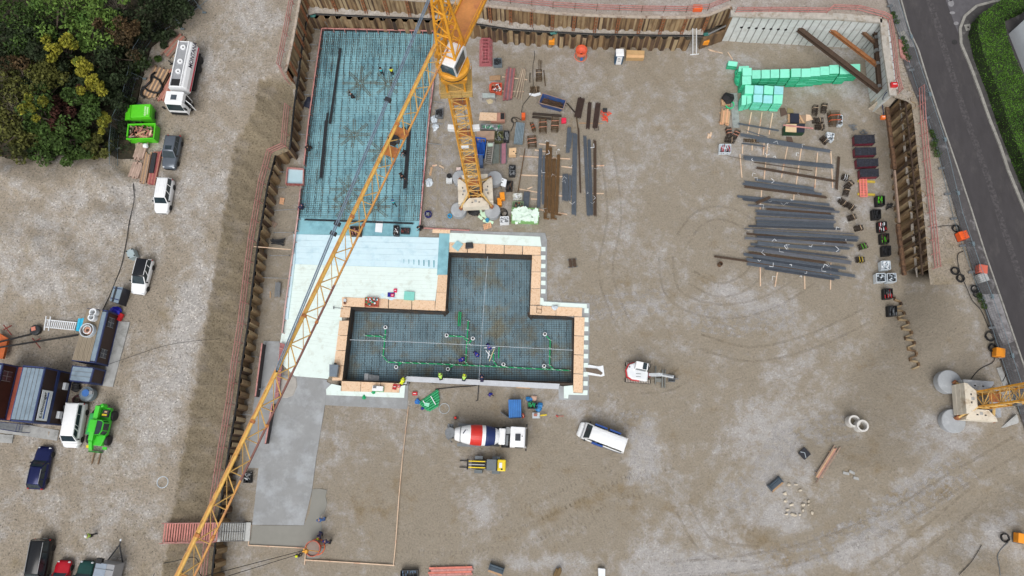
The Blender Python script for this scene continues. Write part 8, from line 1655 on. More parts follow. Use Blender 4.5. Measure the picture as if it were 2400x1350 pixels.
bT('J',[(132,60),(172,12),(220,40),(180,98)],.3,.16,'glass_sheet','pale blue glassy sheet lying on the upper osb boards','sheet',mat('pale_glass_blue',(150,196,206),.2,var=.1));bT('J',[(240,28),(296,24),(302,70),(238,76)],.5,.18,'grey_bag','dark grey bag on the upper osb boards','bag',DK,bv=.08);mb=MB();mb.blob(Q('J',945,545,.35),(.9,.8,.3),8,4,.4);sO(mb,'tool_heap','small heap of tools on the osb step right of the pit','tools',FOIL);t=tH('wire_frame','rusty wire ladder frame on the osb step right of the pit','wire frame',Q('J',825,555,.2))
mb=MB();q=QL('J',[(805,522),(845,526),(838,590),(802,585)],.24);mb.tube(q,.03,4,True);mb.tube([q[0].lerp(q[3],.5),q[1].lerp(q[2],.5)],.03,4);mb.build('frame',RUST,t,w0=True)
pK('H',1940,215,2155,222,.3,.5,.05,'pale board resting on the pink board at the top right of the white field',PLY,'board');bT('H',[(1252,92),(1338,94),(1325,232),(1240,225)],.16,.08,'white_board','bright white board lying on the teal slab','board',PW)
cT('rusty crate under the crane jib on the teal slab','H',[(940,155),(1078,160),(1065,268),(935,265)],.7,RUSTD,'mess',.06,fm=[REDWOOD,PINK,BK_]);cT('dark crate with a white helmet on the teal slab','H',[(1468,145),(1530,148),(1525,265),(1462,262)],.7,DK,'mess',.06,fm=[DK,RUSTD,PW]);cT('small crate of red bars beside the dark crate on the teal slab','H',[(1560,175),(1665,180),(1655,245),(1555,240)],.4,DK,'bars',.06,fm=[REDB,DK])
for i,(x,y)in enumerate(((985,148),(1048,183))):p=fz('U',x-18,y+12);mb=MB();mb.ring((p.x,p.y,p.z),.5,.7,1.1,26);sO(mb,'concrete_ring',['upper left of two grey concrete shaft rings','lower right of two grey concrete shaft rings'][i],'concrete ring',mat('pale_concrete',(206,204,200),.8,var=.08))
def ctr(c,x,y):return fz(c,x,y)
p=ctr('U',607,405);mb=MB();mb.box((p.x,p.y,p.z+.12),(1.05,1.05,.2),.7);mb.m=1;mb.tube([p+V_((-.5,.2,.25)),p+V_((0,.1,.25)),p+V_((.1,-.5,.25))],.04,4);sO(mb,'black_mat_stack','black square mat with pale straps in the lower right','mat',[mat('mat_black',(38,40,48),.7),FOIL])
a,b=ctr('U',700,605),ctr('U',850,375);lU('slanting stack of reddish boards alone in the lower right','U',703,605,850,372,.78,5,max(a.z,b.z)-.02,h=.14,mats=(OLDWOOD,OLDWOOD,WOOD,mat('pinkish_timber',(184,134,120))),layers=1,jit=.3,w=.15)
for x0,y0,x1,y1,l in((800,475,850,512,'upper bearer end right of the slanting boards'),(738,578,790,615,'lower bearer end right of the slanting boards')):pK('U',x0,y0,x1,y1,a.z+.1,.12,.08,l,WOOD)
p=ctr('U',375,635);t=tH('excavator_bucket','dark excavator bucket lying beside the ring of stones','bucket',p,R_(38));mb=MB()
pr=[(0,-.45,.1),(0,.0,.05),(0,.35,.3),(0,.3,.65)]
for k in range(3):mb.hexa([(-.85,pr[k][1],pr[k][2]),(.85,pr[k][1],pr[k][2]),(.85,pr[k+1][1],pr[k+1][2]),(-.85,pr[k+1][1],pr[k+1][2])]+[(-.85,pr[k][1],pr[k][2]+.05),(.85,pr[k][1],pr[k][2]+.05),(.85,pr[k+1][1]-.04,pr[k+1][2]+.05),(-.85,pr[k+1][1]-.04,pr[k+1][2]+.05)])
mb.build('shell',mat('bucket_slate',(70,84,96),.5,var=.2),t);mb=MB();mb.box((0,-.55,.08),(1.75,.25,.06));mb.build('cutting_edge',WOOD,t)
for s in(-.86,.86):mb=MB();mb.prism([(s-.03,-.5),(s+.03,-.5),(s+.03,.38),(s-.03,.38)],.05,.55);mb.build('side_plate',mat('bucket_slate',(70,84,96)),t)
p2=fz('d',905,690);r2=t.copy();COL.objects.link(r2);r2.location=p2;r2.rotation_euler=(0,0,R_(-18));r2['label']='dark excavator bucket near the lower edge, right of the red beams'
for ch in list(t.children):c_=ch.copy();COL.objects.link(c_);c_.parent=r2
random.seed(5);ring_=[(488,645),(545,643),(578,688),(460,712),(462,772),(510,800),(640,775),(638,800),(598,842),(668,862),(572,876),(541,880),(520,876),(470,872),(478,838),(600,800)]
for i,(x,y)in enumerate(ring_):p=ctr('U',x,y);mb=MB();mb.blob(p+V_((0,0,.1)),(random.uniform(.25,.6),random.uniform(.2,.45),.25),6,4,.3);sO(mb,'stone','pale broken stone in the loose ring of stones','stone',mat('pale_stone',(196,186,168),.9,var=.15,rnd=.1),'pale stones of the loose ring')
for x0,y0,x1,y1,l in((910,552,965,565,'flat grey slab piece right of the slanting boards'),(958,540,1000,560,'grey slab piece right of the slanting boards, upper one'),(990,590,1040,605,'pale brown splinter right of the grey slab pieces')):z=ctr('U',x0,y0).z;pK('U',x0,y0,x1,y1,z+.12,.3 if 'slab' in l else .15,.1,l,CONC if 'slab' in l else OLDWOOD)
lU('stack of pink red beams at the lower edge of the photograph','d',370,720,712,710,1.0,4,0,mats=(PINK,mat('salmon_beam',(206,120,104),.7,var=.2,rnd=.1)),layers=1);cT('dark crate with blue frames cut off by the lower edge','d',[(135,712),(270,708),(268,770),(130,775)],.8,DK,'bars',fm=[mat('frame_blue',(90,120,150),.5),DK]);bT('d',[(1722,692),(1778,698),(1778,780),(1725,780)],.6,.02,'white_box','white folded sheet at the lower edge','sheet',PW);mb=MB();mb.box(Q('d',1392,735,.3),(.7,1.0,.5),R_(-25));mb.box(Q('d',1405,720,.6),(.3,.9,.2),R_(-25));sO(mb,'timber_block','dark olive wooden block at the lower edge','block',mat('olive_block',(112,92,60),.8))
for c,x,y,l in(('V',698,175,'bright orange power cabinet on the verge beside the mesh fence'),('V',850,442,'dull orange power cabinet on the pavement beside the grey box'),('V',958,1108,'orange power cabinet above the right crane base'),('U',2255,1055,'orange power cabinet in the lower right corner')):
 p=Q(c,x,y,6.7)if c=='V' and y<900 else fz(c,x,y);z=6.0 if c=='V' and y<900 else p.z;mb=MB();mb.box((p.x,p.y,z+.5),(1.0,1.0,.9),.25 if 'bright' in l else-.2);mb.m=1;mb.box((p.x,p.y,z+.06),(1.1,1.1,.1),.25 if 'bright' in l else-.2);sO(mb,'power_cabinet',l,'power box',[mat('cab_orange',(236,92,30),.5)if 'bright' in l else mat('amber',(238,150,34))if 'above' in l or 'corner' in l else mat('dull_orange',(206,104,84),.5),DK],bv=.04)
p=Q('V',850,510,6.5);mb=MB();mb.box((p.x,p.y,6.45),(1.1,1.0,.75),.25);sO(mb,'grey_box','pale grey box on the pavement next to the dull orange cabinet','box',mat('pale_box_grey',(170,172,172),.5),bv=.05)
for c,x,y,l in(('V',638,122,'black cable coil at the road fence beside the bright orange cabinet'),('V',630,458,'upper black cable coil on the pale verge'),('V',676,516,'lower black cable coil on the pale verge'),('V',785,600,'upper black coil below the grey box'),('V',805,638,'lower black coil below the grey box'),('V',908,975,'larger black coil above the orange cabinet at the right crane'),('V',925,1065,'smaller black coil above the orange cabinet at the right crane'),('U',2150,1055,'black cable coil in the lower right corner')):
 p=Q(c,x,y,6)if c=='V' and y<700 else fz(c,x,y);mb=MB()
 for k in range(4):mb.torus(p+V_((random.uniform(-.06,.06),random.uniform(-.06,.06),.06+.07*k)),.52 if 'larger' in l else .42,.045,18,5,.04)
 sO(mb,'cable_coil',l,'cable coil',BK_)
zz=lambda c,x,y:(Q(c,x,y,6.05)if c=='V' and y<700 else fz(c,x,y))+V_((0,0,.06))
cB('black cable across the pale verge from the railing to the road fence','V',[(455,118),(520,103),(600,100),(640,104)],zz);cB('black cable along the verge from the grey box down to the right crane','V',[(700,300),(655,330),(662,420),(690,510),(730,600),(770,690),(840,770),(900,900),(935,930)],zz);cB('black cable from the orange cabinet to the right crane, left loop','V',[(950,1130),(930,1180),(850,1220),(800,1260),(760,1310)],zz);cB('black cable from the orange cabinet past the right crane mast','V',[(985,1140),(1030,1220),(1040,1260),(1010,1330)],zz);cB('grey cable winding in the lower right corner','U',[(2180,1090),(2120,1150),(2098,1200),(2110,1270),(2120,1350)],zz,m=SL_);cB('thin dark cable running down to the lower right edge','U',[(1975,1110),(1930,1190),(1880,1260),(1800,1340)],zz,.03)
cB('blue cable hanging over the concrete block at the right wall','C',[(2180,570),(2150,620),(2060,720),(2040,800),(2050,900),(2055,950)],lambda c,x,y:Q(c,x,y,6.1 if y<600 else 4.1 if y<730 else 2.0),.06,mat('cable_blue',(40,52,96),.5));case('red and white lamp box on the corner railing above the concrete block','C',2185,585,.8,.6,.5,RED,6.1);case('orange junction box at the top of the first brown waling','C',2055,970,.6,.5,.4,mat('amber2',(226,110,40),.5),2.3)
def leaf_mat(n,c,c2):return mat(n,c,.75,var=.35,scale=.5,rnd=.45,second=c2,amt=.45,leaf=True,spec=.2)
LF={'dark':leaf_mat('leaf_dark',(46,58,36),(36,40,26)),'green':leaf_mat('leaf_green',(96,122,56),(62,92,42)),'olive':leaf_mat('leaf_olive',(88,90,44),(60,66,36)),'yellow':leaf_mat('leaf_yellow',(136,132,46),(78,92,36)),'brown':leaf_mat('leaf_brown',(84,68,46),(60,54,38)),'red':leaf_mat('leaf_red',(64,38,32),(48,40,28)),'mid':leaf_mat('leaf_mid',(66,88,40),(46,64,34)),'hedge':leaf_mat('leaf_hedge',(78,116,38),(60,96,34))}
BARK=mat('bark',(78,68,58),.9,var=.3,scale=6)
def leaves(rng,cs,rs,n,s):
 """n small leaf clumps scattered through overlapping lobes"""
 k=rng.integers(0,len(cs),n);d=rng.normal(size=(n,3));d/=np.linalg.norm(d,axis=1)[:,None];rad=rng.uniform(.35,1.0,n)**.6
 c=np.array(cs)[k]+d*np.array(rs)[k][:,None]*rad[:,None]*np.array([1,1,.75]);a=rng.normal(size=(n,3))+np.array([0,0,.9]);a/=np.linalg.norm(a,axis=1)[:,None]
 t=np.cross(a,rng.normal(size=(n,3)));t/=np.linalg.norm(t,axis=1)[:,None];b=np.cross(a,t);sz=rng.uniform(.5,1.2,n)[:,None]*s
 V=np.stack([c-t*sz,c+b*sz*.55,c+t*sz,c-b*sz*.55],1).reshape(-1,3);return V
def leafmesh(name,V,m,parent=None):
 n=len(V)//4;me=bpy.data.meshes.new(name);me.vertices.add(len(V));me.vertices.foreach_set('co',V.astype(np.float32).ravel());me.loops.add(4*n);me.polygons.add(n);me.loops.foreach_set('vertex_index',np.arange(4*n,dtype=np.int32));me.polygons.foreach_set('loop_start',np.arange(0,4*n,4,dtype=np.int32));me.update(calc_edges=True);me.materials.append(m)
 o=bpy.data.objects.new(name,me);COL.objects.link(o);o.parent=parent;return o
TR_=[(140,28,8.5,4.2,'green','big bright green tree at the top of the wood'),(212,48,7.5,3.4,'green','bright green tree right of the biggest one at the top of the wood'),(45,40,8,3.6,'mid','mid green tree near the top left corner of the wood'),(-5,110,8,3.4,'dark','dark tree at the left frame edge in the upper wood'),(92,118,7,3,'dark','dark green tree left of the yellow topped one'),(135,108,7.5,1.6,'yellow','yellow topped tree below the bright green ones'),(186,148,6.5,1.4,'yellow','loose yellow green tree in the middle of the wood'),(50,145,6.5,3,'brown','brownish thin crowned tree in the left of the wood'),(20,190,6,2.8,'olive','olive tree at the left edge, middle of the wood'),(108,175,6,2.6,'olive','olive tree below the brownish one'),(207,196,6,1.3,'yellow','small golden yellow tree in the middle right of the wood'),(76,240,7,1.4,'yellow','tall golden topped tree in the lower left wood'),(100,275,6.5,3,'mid','mid green tree right below the tall golden topped one'),(150,250,5,2,'red','dark red leaved bush in the lower wood'),(195,245,5.5,2.4,'mid','green tree right of the dark red bush'),(243,280,4.5,1.2,'yellow','small yellow tree nearest the mesh fence'),(18,262,6,2.8,'olive','olive tree at the left edge, lower wood'),(38,322,5,2.6,'olive','olive bush at the lower left edge of the wood'),(100,335,4,2.4,'mid','low green bush at the gravel edge, left one'),(165,335,4,2.4,'mid','low green bush at the gravel edge, middle one'),(225,335,3,1.9,'olive','low yellowish bush at the gravel edge, right one'),(255,120,6,3,'dark','dark green tree in the right of the wood'),(250,190,5.5,2.4,'dark','dark tree between golden tree and mesh fence'),(285,75,6,2.4,'brown','brown half bare tree near the fence in the upper wood'),(330,25,6,3,'dark','dark tree at the top edge left of the fence'),(395,-5,6,2.6,'dark','dark tree at the top edge, rightmost of the wood'),(155,190,5,2.6,'dark','dark tree in the centre of the wood'),(60,80,6.5,2.6,'dark','dark tree below the mid green corner tree'),(280,235,3,1.5,'dark','low dark bush along the fence'),(300,300,2.2,1.5,'dark','low dark bush between fence and green skips'),(385,75,2.2,1.5,'dark','low dark bush at the fence above the small timber stack'),(330,150,2.0,1.4,'mid','low green bush between fence and weathered boards')]
for i,(u,v,h,r,kind,l)in enumerate(TR_):
 rng=np.random.default_rng(100+i);zc=6+h-r*.8;c=P(u,v,zc);base=V_((c.x+rng.uniform(-.4,.4),c.y+rng.uniform(-.4,.4),6.0));t=tH('bush' if h<4.6 else 'tree',l,'bush' if h<4.6 else 'tree',base)
 nl=int(6+r*2.5);cs=[(rng.normal()*r*.5,rng.normal()*r*.5,h-r*.9+rng.normal()*r*.32)for _ in range(nl)];rs=rng.uniform(.28,.5,nl)*r
 V=leaves(rng,cs,rs,int(900+420*r*(.6 if kind in('brown',)else 1)),.24);V[:,2]=np.maximum(V[:,2],.1);leafmesh('crown',V,LF[kind],t)
 mb=MB();mb.tube([(0,0,0),(.05,.05,h*.4),(c.x-base.x,c.y-base.y,h-r*.7)],[.05*r+.05,.045*r+.03,.03],6)
 for k in range(7):q=cs[k%nl];f=rng.uniform(.3,.7);mb.tube([((c.x-base.x)*f*.5,(c.y-base.y)*f*.5,h*f),(q[0]*.6,q[1]*.6,q[2]*.85),q],[.035*r,.025*r,.015],4)
 mb.build('trunk',BARK,t)
for i,(u,v,l)in enumerate(((250,35,'bare grey branched tree at the top of the wood'),(40,200,'bare twiggy tree at the left of the wood'),(35,262,'bare pale stems in the lower left of the wood'))):
 c=P(u,v,9);t=tH('bare_tree',l,'tree',(c.x,c.y,6));mb=MB();rng=random.Random(i)
 def br(p,d,L,r,n):
  q=p+d*L;mb.tube([p,p.lerp(q,.5)+V_((rng.uniform(-.1,.1),rng.uniform(-.1,.1),0)),q],[r,r*.8,r*.55],5)
  if n:
   for _ in range(3):br(p.lerp(q,rng.uniform(.6,1)),(d+V_((rng.uniform(-.8,.8),rng.uniform(-.8,.8),rng.uniform(-.2,.4)))).normalized(),L*.7,r*.55,n-1)
 for k in range(4):br(V_((0,0,.1)),V_((rng.uniform(-.6,.6),rng.uniform(-.6,.6),1)).normalized(),2.4,.08,3)
 mb.build('branches',mat('pale_bark',(132,122,110),.9,var=.2),t)
q=[P(u,v,6.2)for u,v in((-200,-120),(480,-120),(462,15),(400,75),(352,110),(338,160),(322,230),(312,300),(318,372),(262,372),(180,366),(60,372),(-200,372))]
mb=MB();mb.prism([(p.x,p.y)for p in q],6.0,6.2);sT(mb.build('forest_floor',mat('forest_floor',(50,46,34),.95,var=.4,scale=1.5,second=(74,64,46),amt=.4)))
rng=np.random.default_rng(5);n=9000;X=rng.uniform(min(p.x for p in q),max(p.x for p in q),n);Y=rng.uniform(min(p.y for p in q),max(p.y for p in q),n);ok=inside(q,X,Y);cs=np.stack([X[ok],Y[ok],6.3+rng.uniform(0,1.1,ok.sum())],1)
o=leafmesh('undergrowth',leaves(rng,cs,np.full(len(cs),.5),len(cs)*2,.2),LF['dark']);tag(o,'dark leafy undergrowth covering the floor of the wood','undergrowth',kind='stuff')
HP=[(2299,33),(2347,0),(2420,-45),(2420,8),(2352,40),(2366,95),(2380,135),(2403,182),(2460,290),(2520,480),(2440,475),(2400,375),(2364,283),(2338,203),(2305,120),(2291,62)]
hq=[P(u,v,8.2)for u,v in HP];t=tH('hedge','long clipped green hedge beside the pavement in the upper right corner','hedge',sum(hq,V_())/len(hq)-V_((0,0,2.2)));mb=MB();mb.prism([(p.x,p.y)for p in hq],6.05,8.1);mb.build('hedge_core',LF['dark'],t,w0=True)
n=16000;X=rng.uniform(min(p.x for p in hq),max(p.x for p in hq),n*3);Y=rng.uniform(min(p.y for p in hq),max(p.y for p in hq),n*3);ok=inside(hq,X,Y);C_=np.stack([X[ok],Y[ok],8.05+rng.uniform(0,.14,ok.sum())],1)[:n*2]
for a,b in zip(hq,hq[1:]+hq[:1]):k=int((b-a).length*90);f=rng.uniform(0,1,k);C_=np.concatenate([C_,np.stack([a.x+(b.x-a.x)*f,a.y+(b.y-a.y)*f,rng.uniform(6.1,8.1,k)],1)])
V=leaves(rng,C_,np.full(len(C_),.08),len(C_),.09)-np.array(t.location);leafmesh('foliage',V,LF['hedge'],t)
a,b=Q('S',955,272,6),Q('S',1085,600,6);d=(b-a).normalized();n_=V_((-d.y,d.x,0));n_=n_ if n_.x>0 else-n_;t=tH('house','white house with a dark window behind the hedge in the upper right corner','house',(a+b)/2)
mb=MB();b2=a+d*11;mb.prism([(p.x,p.y)for p in(a,b2,b2+n_*8,a+n_*8)],6,11);mb.build('wall',mat('render_white',(214,220,226),.8,var=.05),t,w0=True)
mb=MB();A=[a-d*.2+n_*.02,b2+d*.5+n_*.02,b2+d*.5+n_*8.5,a-d*.5+n_*8.5];R=[a-d*.5+n_*4,b2+d*.5+n_*4];mb.add([(p.x,p.y,11.02)for p in A]+[(p.x,p.y,14)for p in R],[(0,1,5,4),(2,3,4,5),(0,4,3),(1,2,5)]);mb.build('roof',mat('roof_tile',(120,84,70),.8,var=.2,scale=4),t,w0=True)
for f,z in((3.6,8.6),(7.5,8.6)):
 p=a+d*f-n_*.03;mb=MB();mb.bar(V_((p.x,p.y,z))-d*.6,V_((p.x,p.y,z))+d*.6,.06,1.3);w=mb.build('window',GLASS,t,w0=True);mb=MB();e=n_*-.04
 for s in(-1,1):mb.bar(V_((p.x,p.y,z+.65*s))-d*.68+e,V_((p.x,p.y,z+.65*s))+d*.68+e,.06,.1);mb.bar(V_((p.x,p.y,z-.65))+d*.65*s+e,V_((p.x,p.y,z+.65))+d*.65*s+e,.1,.06)
 fr=mb.build('window_frame',WHITE,t,w0=True);fr.parent=w;fr.location=(0,0,0)
mb=MB();mb.prism([(p.x,p.y)for p in(P(2350,45,6),P(2420,0,6),P(2480,60,6),P(2400,150,6))],6.0,6.12);sT(mb.build('garden_path',PAVE))
bw=[P(u+14,v,6.3)for u,v in BL];t=tH('low_wall','low dark garden wall with pale posts between pavement and hedge','wall',bw[3]-V_((0,0,.3)))
mb=MB()
for p,q in zip(bw[:-1],bw[1:]):mb.bar((p.x,p.y,6.25),(q.x,q.y,6.25),.3,.5)
mb.build('wall_body',mat('wall_dark',(58,54,50),.9,var=.2),t,w0=True)
for p in rS(bw,4.0):mb=MB();mb.bar((p.x-.1,p.y-.1,6.56),(p.x+.9,p.y+.45,6.56),.16,.1);mb.build('pale_post',mat('kerb_pale',(176,172,164),.8),t,w0=True)
p=P(2285,73,6.4);mb=MB();mb.torus((p.x,p.y,6.45),.32,.1,14);sO(mb,'flower_ring','small violet ring at the pavement corner by the hedge','ring',mat('violet',(150,96,170),.6));p=P(2269,64,6.25);mb=MB();mb.box((p.x,p.y,6.24),(.8,.9,.04),.2);mb.m=1;mb.cyl((p.x,p.y,6.27),.12,.03,8);sO(mb,'drain_cover','pale square drain cover on the corner pavement','drain cover',[KST,BK_]);p=P(2118,85,6.2);mb=MB();mb.box((p.x,p.y,6.17),(.9,1.5,.04),.3);sO(mb,'drain_cover','pale rectangular drain cover on the left pavement','drain cover',KST)
FEN=mat('fence_galv',(118,134,142),.5,.3,var=.15);WIRE=mat('fence_wire',(86,98,104),.5,.2)
def fence_panel(a,b,label,group):
 t=tH('mesh_fence',label,'fence panel',(a+b)/2,0,group);d=b-a;up=V_((0,0,2.0));lo=V_((0,0,.12));mb=MB();mb.tube([a+lo,a+up,b+up,b+lo],.035,5,True);mb.build('frame',FEN,t,w0=True)
 mb=MB()
 for k in range(1,14):p=a+d*k/14;mb.tube([p+lo,p+up],.012,3)
 for z in(.6,1.1,1.55):mb.tube([a+V_((0,0,z)),b+V_((0,0,z))],.014,3)
 mb.build('wire_mesh',WIRE,t,w0=True);mb=MB();n=V_((-d.y,d.x,0)).normalized();ang=math.atan2(n.y,n.x);mb.box((a.x,a.y,a.z+.08),(.75,.25,.15),ang);mb.build('foot',SL_,t,w0=True);return n
LB=[P(u,v,6.2)for u,v in((520,-25),(467,17),(419,53),(364,82),(331,131),(319,184),(306,239),(282,292),(276,349),(277,400))]
for i,(a,b)in enumerate(zip(LB[:-1],LB[1:])):
 fence_panel(a,b,'mesh fence panel along the wood, %s from the top'%ORD[i],'mesh fence panels along the wood')
 if i in(1,2,3,5,6,7):n=V_((b.y-a.y,a.x-b.x,0)).normalized();mb=MB();mb.tube([a+V_((0,0,1.6)),a-n*1.2+V_((0,0,.1))]if n.x<0 else[a+V_((0,0,1.6)),a+n*1.2+V_((0,0,.1))],.03,4);mb.box(a+(n if n.x>0 else-n)*1.2+V_((0,0,.1)),(.5,.2,.14));sO(mb,'fence_stay','raking stay behind the mesh fence of the wood, %s from the top'%ORD[(1,2,3,5,6,7).index(i)],'fence stay',FEN,'stays of the wood fence')
RB=[(2085,15),(2112,90),(2135,165),(2155,225),(2172,277),(2190,330),(2206,395),(2220,455),(2234,513),(2255,576),(2276,638),(2300,700),(2324,768),(2346,838),(2368,905),(2390,970)];RBp=[P(u,v,6.14)for u,v in RB]
for i,(a,b)in enumerate(zip(RBp[:-1],RBp[1:])):
 n=fence_panel(a,b,'mesh fence panel along the road, %s from the top'%ORD[i],'mesh fence panels along the road')
 if i%2==1:n=n if n.x>0 else-n;mb=MB();mb.tube([a+V_((0,0,1.4)),a+n*1.3+V_((0,0,.1))],.03,4);mb.box(a+n*1.3+V_((0,0,.1)),(.3,.5,.16));sO(mb,'fence_stay','raking stay of the road fence, %s from the top'%ORD[i//2],'fence stay',FEN,'stays of the road fence')
for i,(u,v,r)in enumerate(((2122,125,.7),(2096,42,.6),(2190,350,.9),(2186,320,.6),(2298,705,.7),(2118,100,.6))):c=P(u,v,6.2);rg=np.random.default_rng(i);t=tH('weed_tuft','green weed tuft at the road fence, %s from the top'%ORD[[2,0,4,3,5,1][i]],'weeds',c,0,'weed tufts at the road fence');leafmesh('leaves',leaves(rg,[(0,0,.2),(.2,-.7,.2),(-.1,.6,.15)],[r*.6,r*.6,r*.5],420,.09),LF['mid'],t)
q=[P(u,v,6)for u,v in((2104,95),(2112,95),(2128,200),(2118,195))]
for i in range(7):f=i/6;mb=MB();mb.bar(P(2106+1.5*i,88,6.12),P(2112+3.2*i,135+2*i,6.12),.12,.12);sO(mb,'pink_board','pink board leaning in the fan beside the top right railing, %s from the left'%ORD[i],'board',PINK,'fan of pink boards')
def skinned(name,V,E,Rr,lv=1):
 me=bpy.data.meshes.new(name);me.from_pydata(V,E,[]);o=bpy.data.objects.new(name,me);COL.objects.link(o);m=o.modifiers.new('s','SKIN');s=o.modifiers.new('u','SUBSURF');s.levels=s.render_levels=lv
 for i,r in enumerate(Rr):me.skin_vertices[0].data[i].radius=(r,r);me.skin_vertices[0].data[i].use_root=i==0
 out=bpy.data.meshes.new_from_object(o.evaluated_get(bpy.context.evaluated_depsgraph_get()));bpy.data.objects.remove(o);out.polygons.foreach_set('use_smooth',[True]*len(out.polygons));return out
def pose(bend,knee,arm,step):
 ro=Matrix.Rotation(bend,3,'Y');pz=.93-knee*.42;pel=V_((-.12*math.sin(bend)-knee*.15,0,pz));U=lambda x,y,z:pel+ro@V_((x,y,z-.93));J={'pel':pel,'spi':U(0,0,1.15),'che':U(.02,0,1.36),'nec':U(.01,0,1.5),'hea':U(.03,0,1.62),'top':U(.02,0,1.72),'nos':U(.13,0,1.61)}
 for s,k in((1,'l'),(-1,'r')):
  sh=U(0,.19*s,1.4);dn=V_((math.sin(arm+.12*s),.1*s,-math.cos(arm+.12*s)));el=sh+dn*.29;wr=el+V_((dn.x+.45,-.12*s,dn.z)).normalized()*.26;ha=wr+(wr-el).normalized()*.08;st=step*s
  J.update({k+'sh':sh,k+'el':el,k+'wr':wr,k+'ha':ha,k+'hi':pel+V_((0,.1*s,-.04)),k+'kn':V_((pel.x+.05+knee*.38+st*.5,.11*s,pz*.5+.03+knee*.02)),k+'an':V_((st-.02,.11*s,.09)),k+'to':V_((st+.17,.13*s,.05))})
  fd=(ha-wr).normalized();sd=fd.cross(V_((0,1,0))).normalized()
  for f in range(5):
   off=V_((0,0,0))+sd*((f-1.5)*.02 if f<4 else-.045);L=(.07,.08,.075,.06,.05)[f];b0=ha+off*.9+fd*(.015 if f<4 else-.03);J[k+'f%da'%f]=b0+fd*L*.6;J[k+'f%db'%f]=b0+fd*L+V_((0,-.02*s,-.015))
 return J
RAD=dict(pel=.13,spi=.12,che=.14,nec=.055,hea=.095,top=.07,nos=.018,sh=.075,el=.05,wr=.035,ha=.036,hi=.1,kn=.065,an=.045,to=.04)
rad=lambda k:RAD.get(k,RAD.get(k[1:],.0095))
def chain(J,names,edges,gr):idx={n:i for i,n in enumerate(names)};return[tuple(J[n])for n in names],[(idx[a],idx[b])for a,b in edges],[rad(n)*gr for n in names]
PROTO={}
def proto(kind):
 if kind in PROTO:return PROTO[kind]
 J=pose(*{'stand':(.08,0,.15,.0),'walk':(.12,.05,.3,.22),'bend':(1.15,.12,.35,.08),'crouch':(.8,.85,.6,.08)}[kind]);E=[('pel','spi'),('spi','che'),('che','nec'),('nec','hea'),('hea','top'),('hea','nos')];JE=[('spi','che')];TE=[]
 for k in 'lr':a=[('che',k+'sh'),(k+'sh',k+'el'),(k+'el',k+'wr')];l=[('pel',k+'hi'),(k+'hi',k+'kn'),(k+'kn',k+'an')];E+=a+[(k+'wr',k+'ha')]+l+[(k+'an',k+'to')];JE+=a;TE+=l
 for k in 'lr':
  for f in range(5):E+=[(k+'ha',k+'f%da'%f),(k+'f%da'%f,k+'f%db'%f)]
 nm=lambda ed:list(dict.fromkeys(x for e in ed for x in e));res={'body':skinned('person',*chain(J,nm(E),E,.95)),'jacket':skinned('jacket',*chain(J,nm([('pel','spi')]+JE),[('pel','spi')]+JE,1.22)),'trousers':skinned('trousers',*chain(J,nm(TE),TE,1.2))}
 mb=MB();h=J['hea'];ax=(J['top']-J['nec']).normalized();M3=ax.to_track_quat('Z','Y').to_matrix();mb.lathe([(.175,0),(.15,.015),(.145,.07),(.1,.13),(.03,.155)],14);mb.v=[tuple(M3@V_(v)+h+ax*.02)for v in mb.v];o=mb.build('helmet',PW,smooth=True);res['helmet']=o.data;bpy.data.objects.remove(o);mb=MB()
 for k in 'lr':a,b=J[k+'an'],J[k+'to'];mb.bar((a.x-.06,a.y,.06),(b.x+.05,b.y,.05),.11,.11)
 o=mb.build('boots',BK_);res['boots']=o.data;bpy.data.objects.remove(o);PROTO[kind]=res;return res
SKIN=mat('skin',(196,142,116),.6,var=.05)
CLM={n:mat('cloth_'+n,c,.8,var=.12,scale=8)for n,c in dict(teal=(40,176,190),yellow=(214,226,40),navy=(30,36,70),royal=(34,44,140),black=(28,28,32),blue=(60,92,140),grey=(110,114,118),lime=(176,222,96),red=(206,60,50),white=(230,232,234)).items()}
def person(label,c,x,y,z,kind,rz,jk,tr,hm):
 p=Q(c,x,y,z);t=tH('person',label,'person',p,R_(rz))
 for n,me in proto(kind).items():
  if n=='helmet' and not hm:continue
  o=bpy.data.objects.new(n,me);COL.objects.link(o);o.parent=t
  if not me.materials:me.materials.append(SKIN)
  o.material_slots[0].link='OBJECT';o.material_slots[0].material={'body':SKIN,'jacket':CLM[jk],'trousers':CLM[tr],'helmet':CLM.get(hm),'boots':BK_}[n]
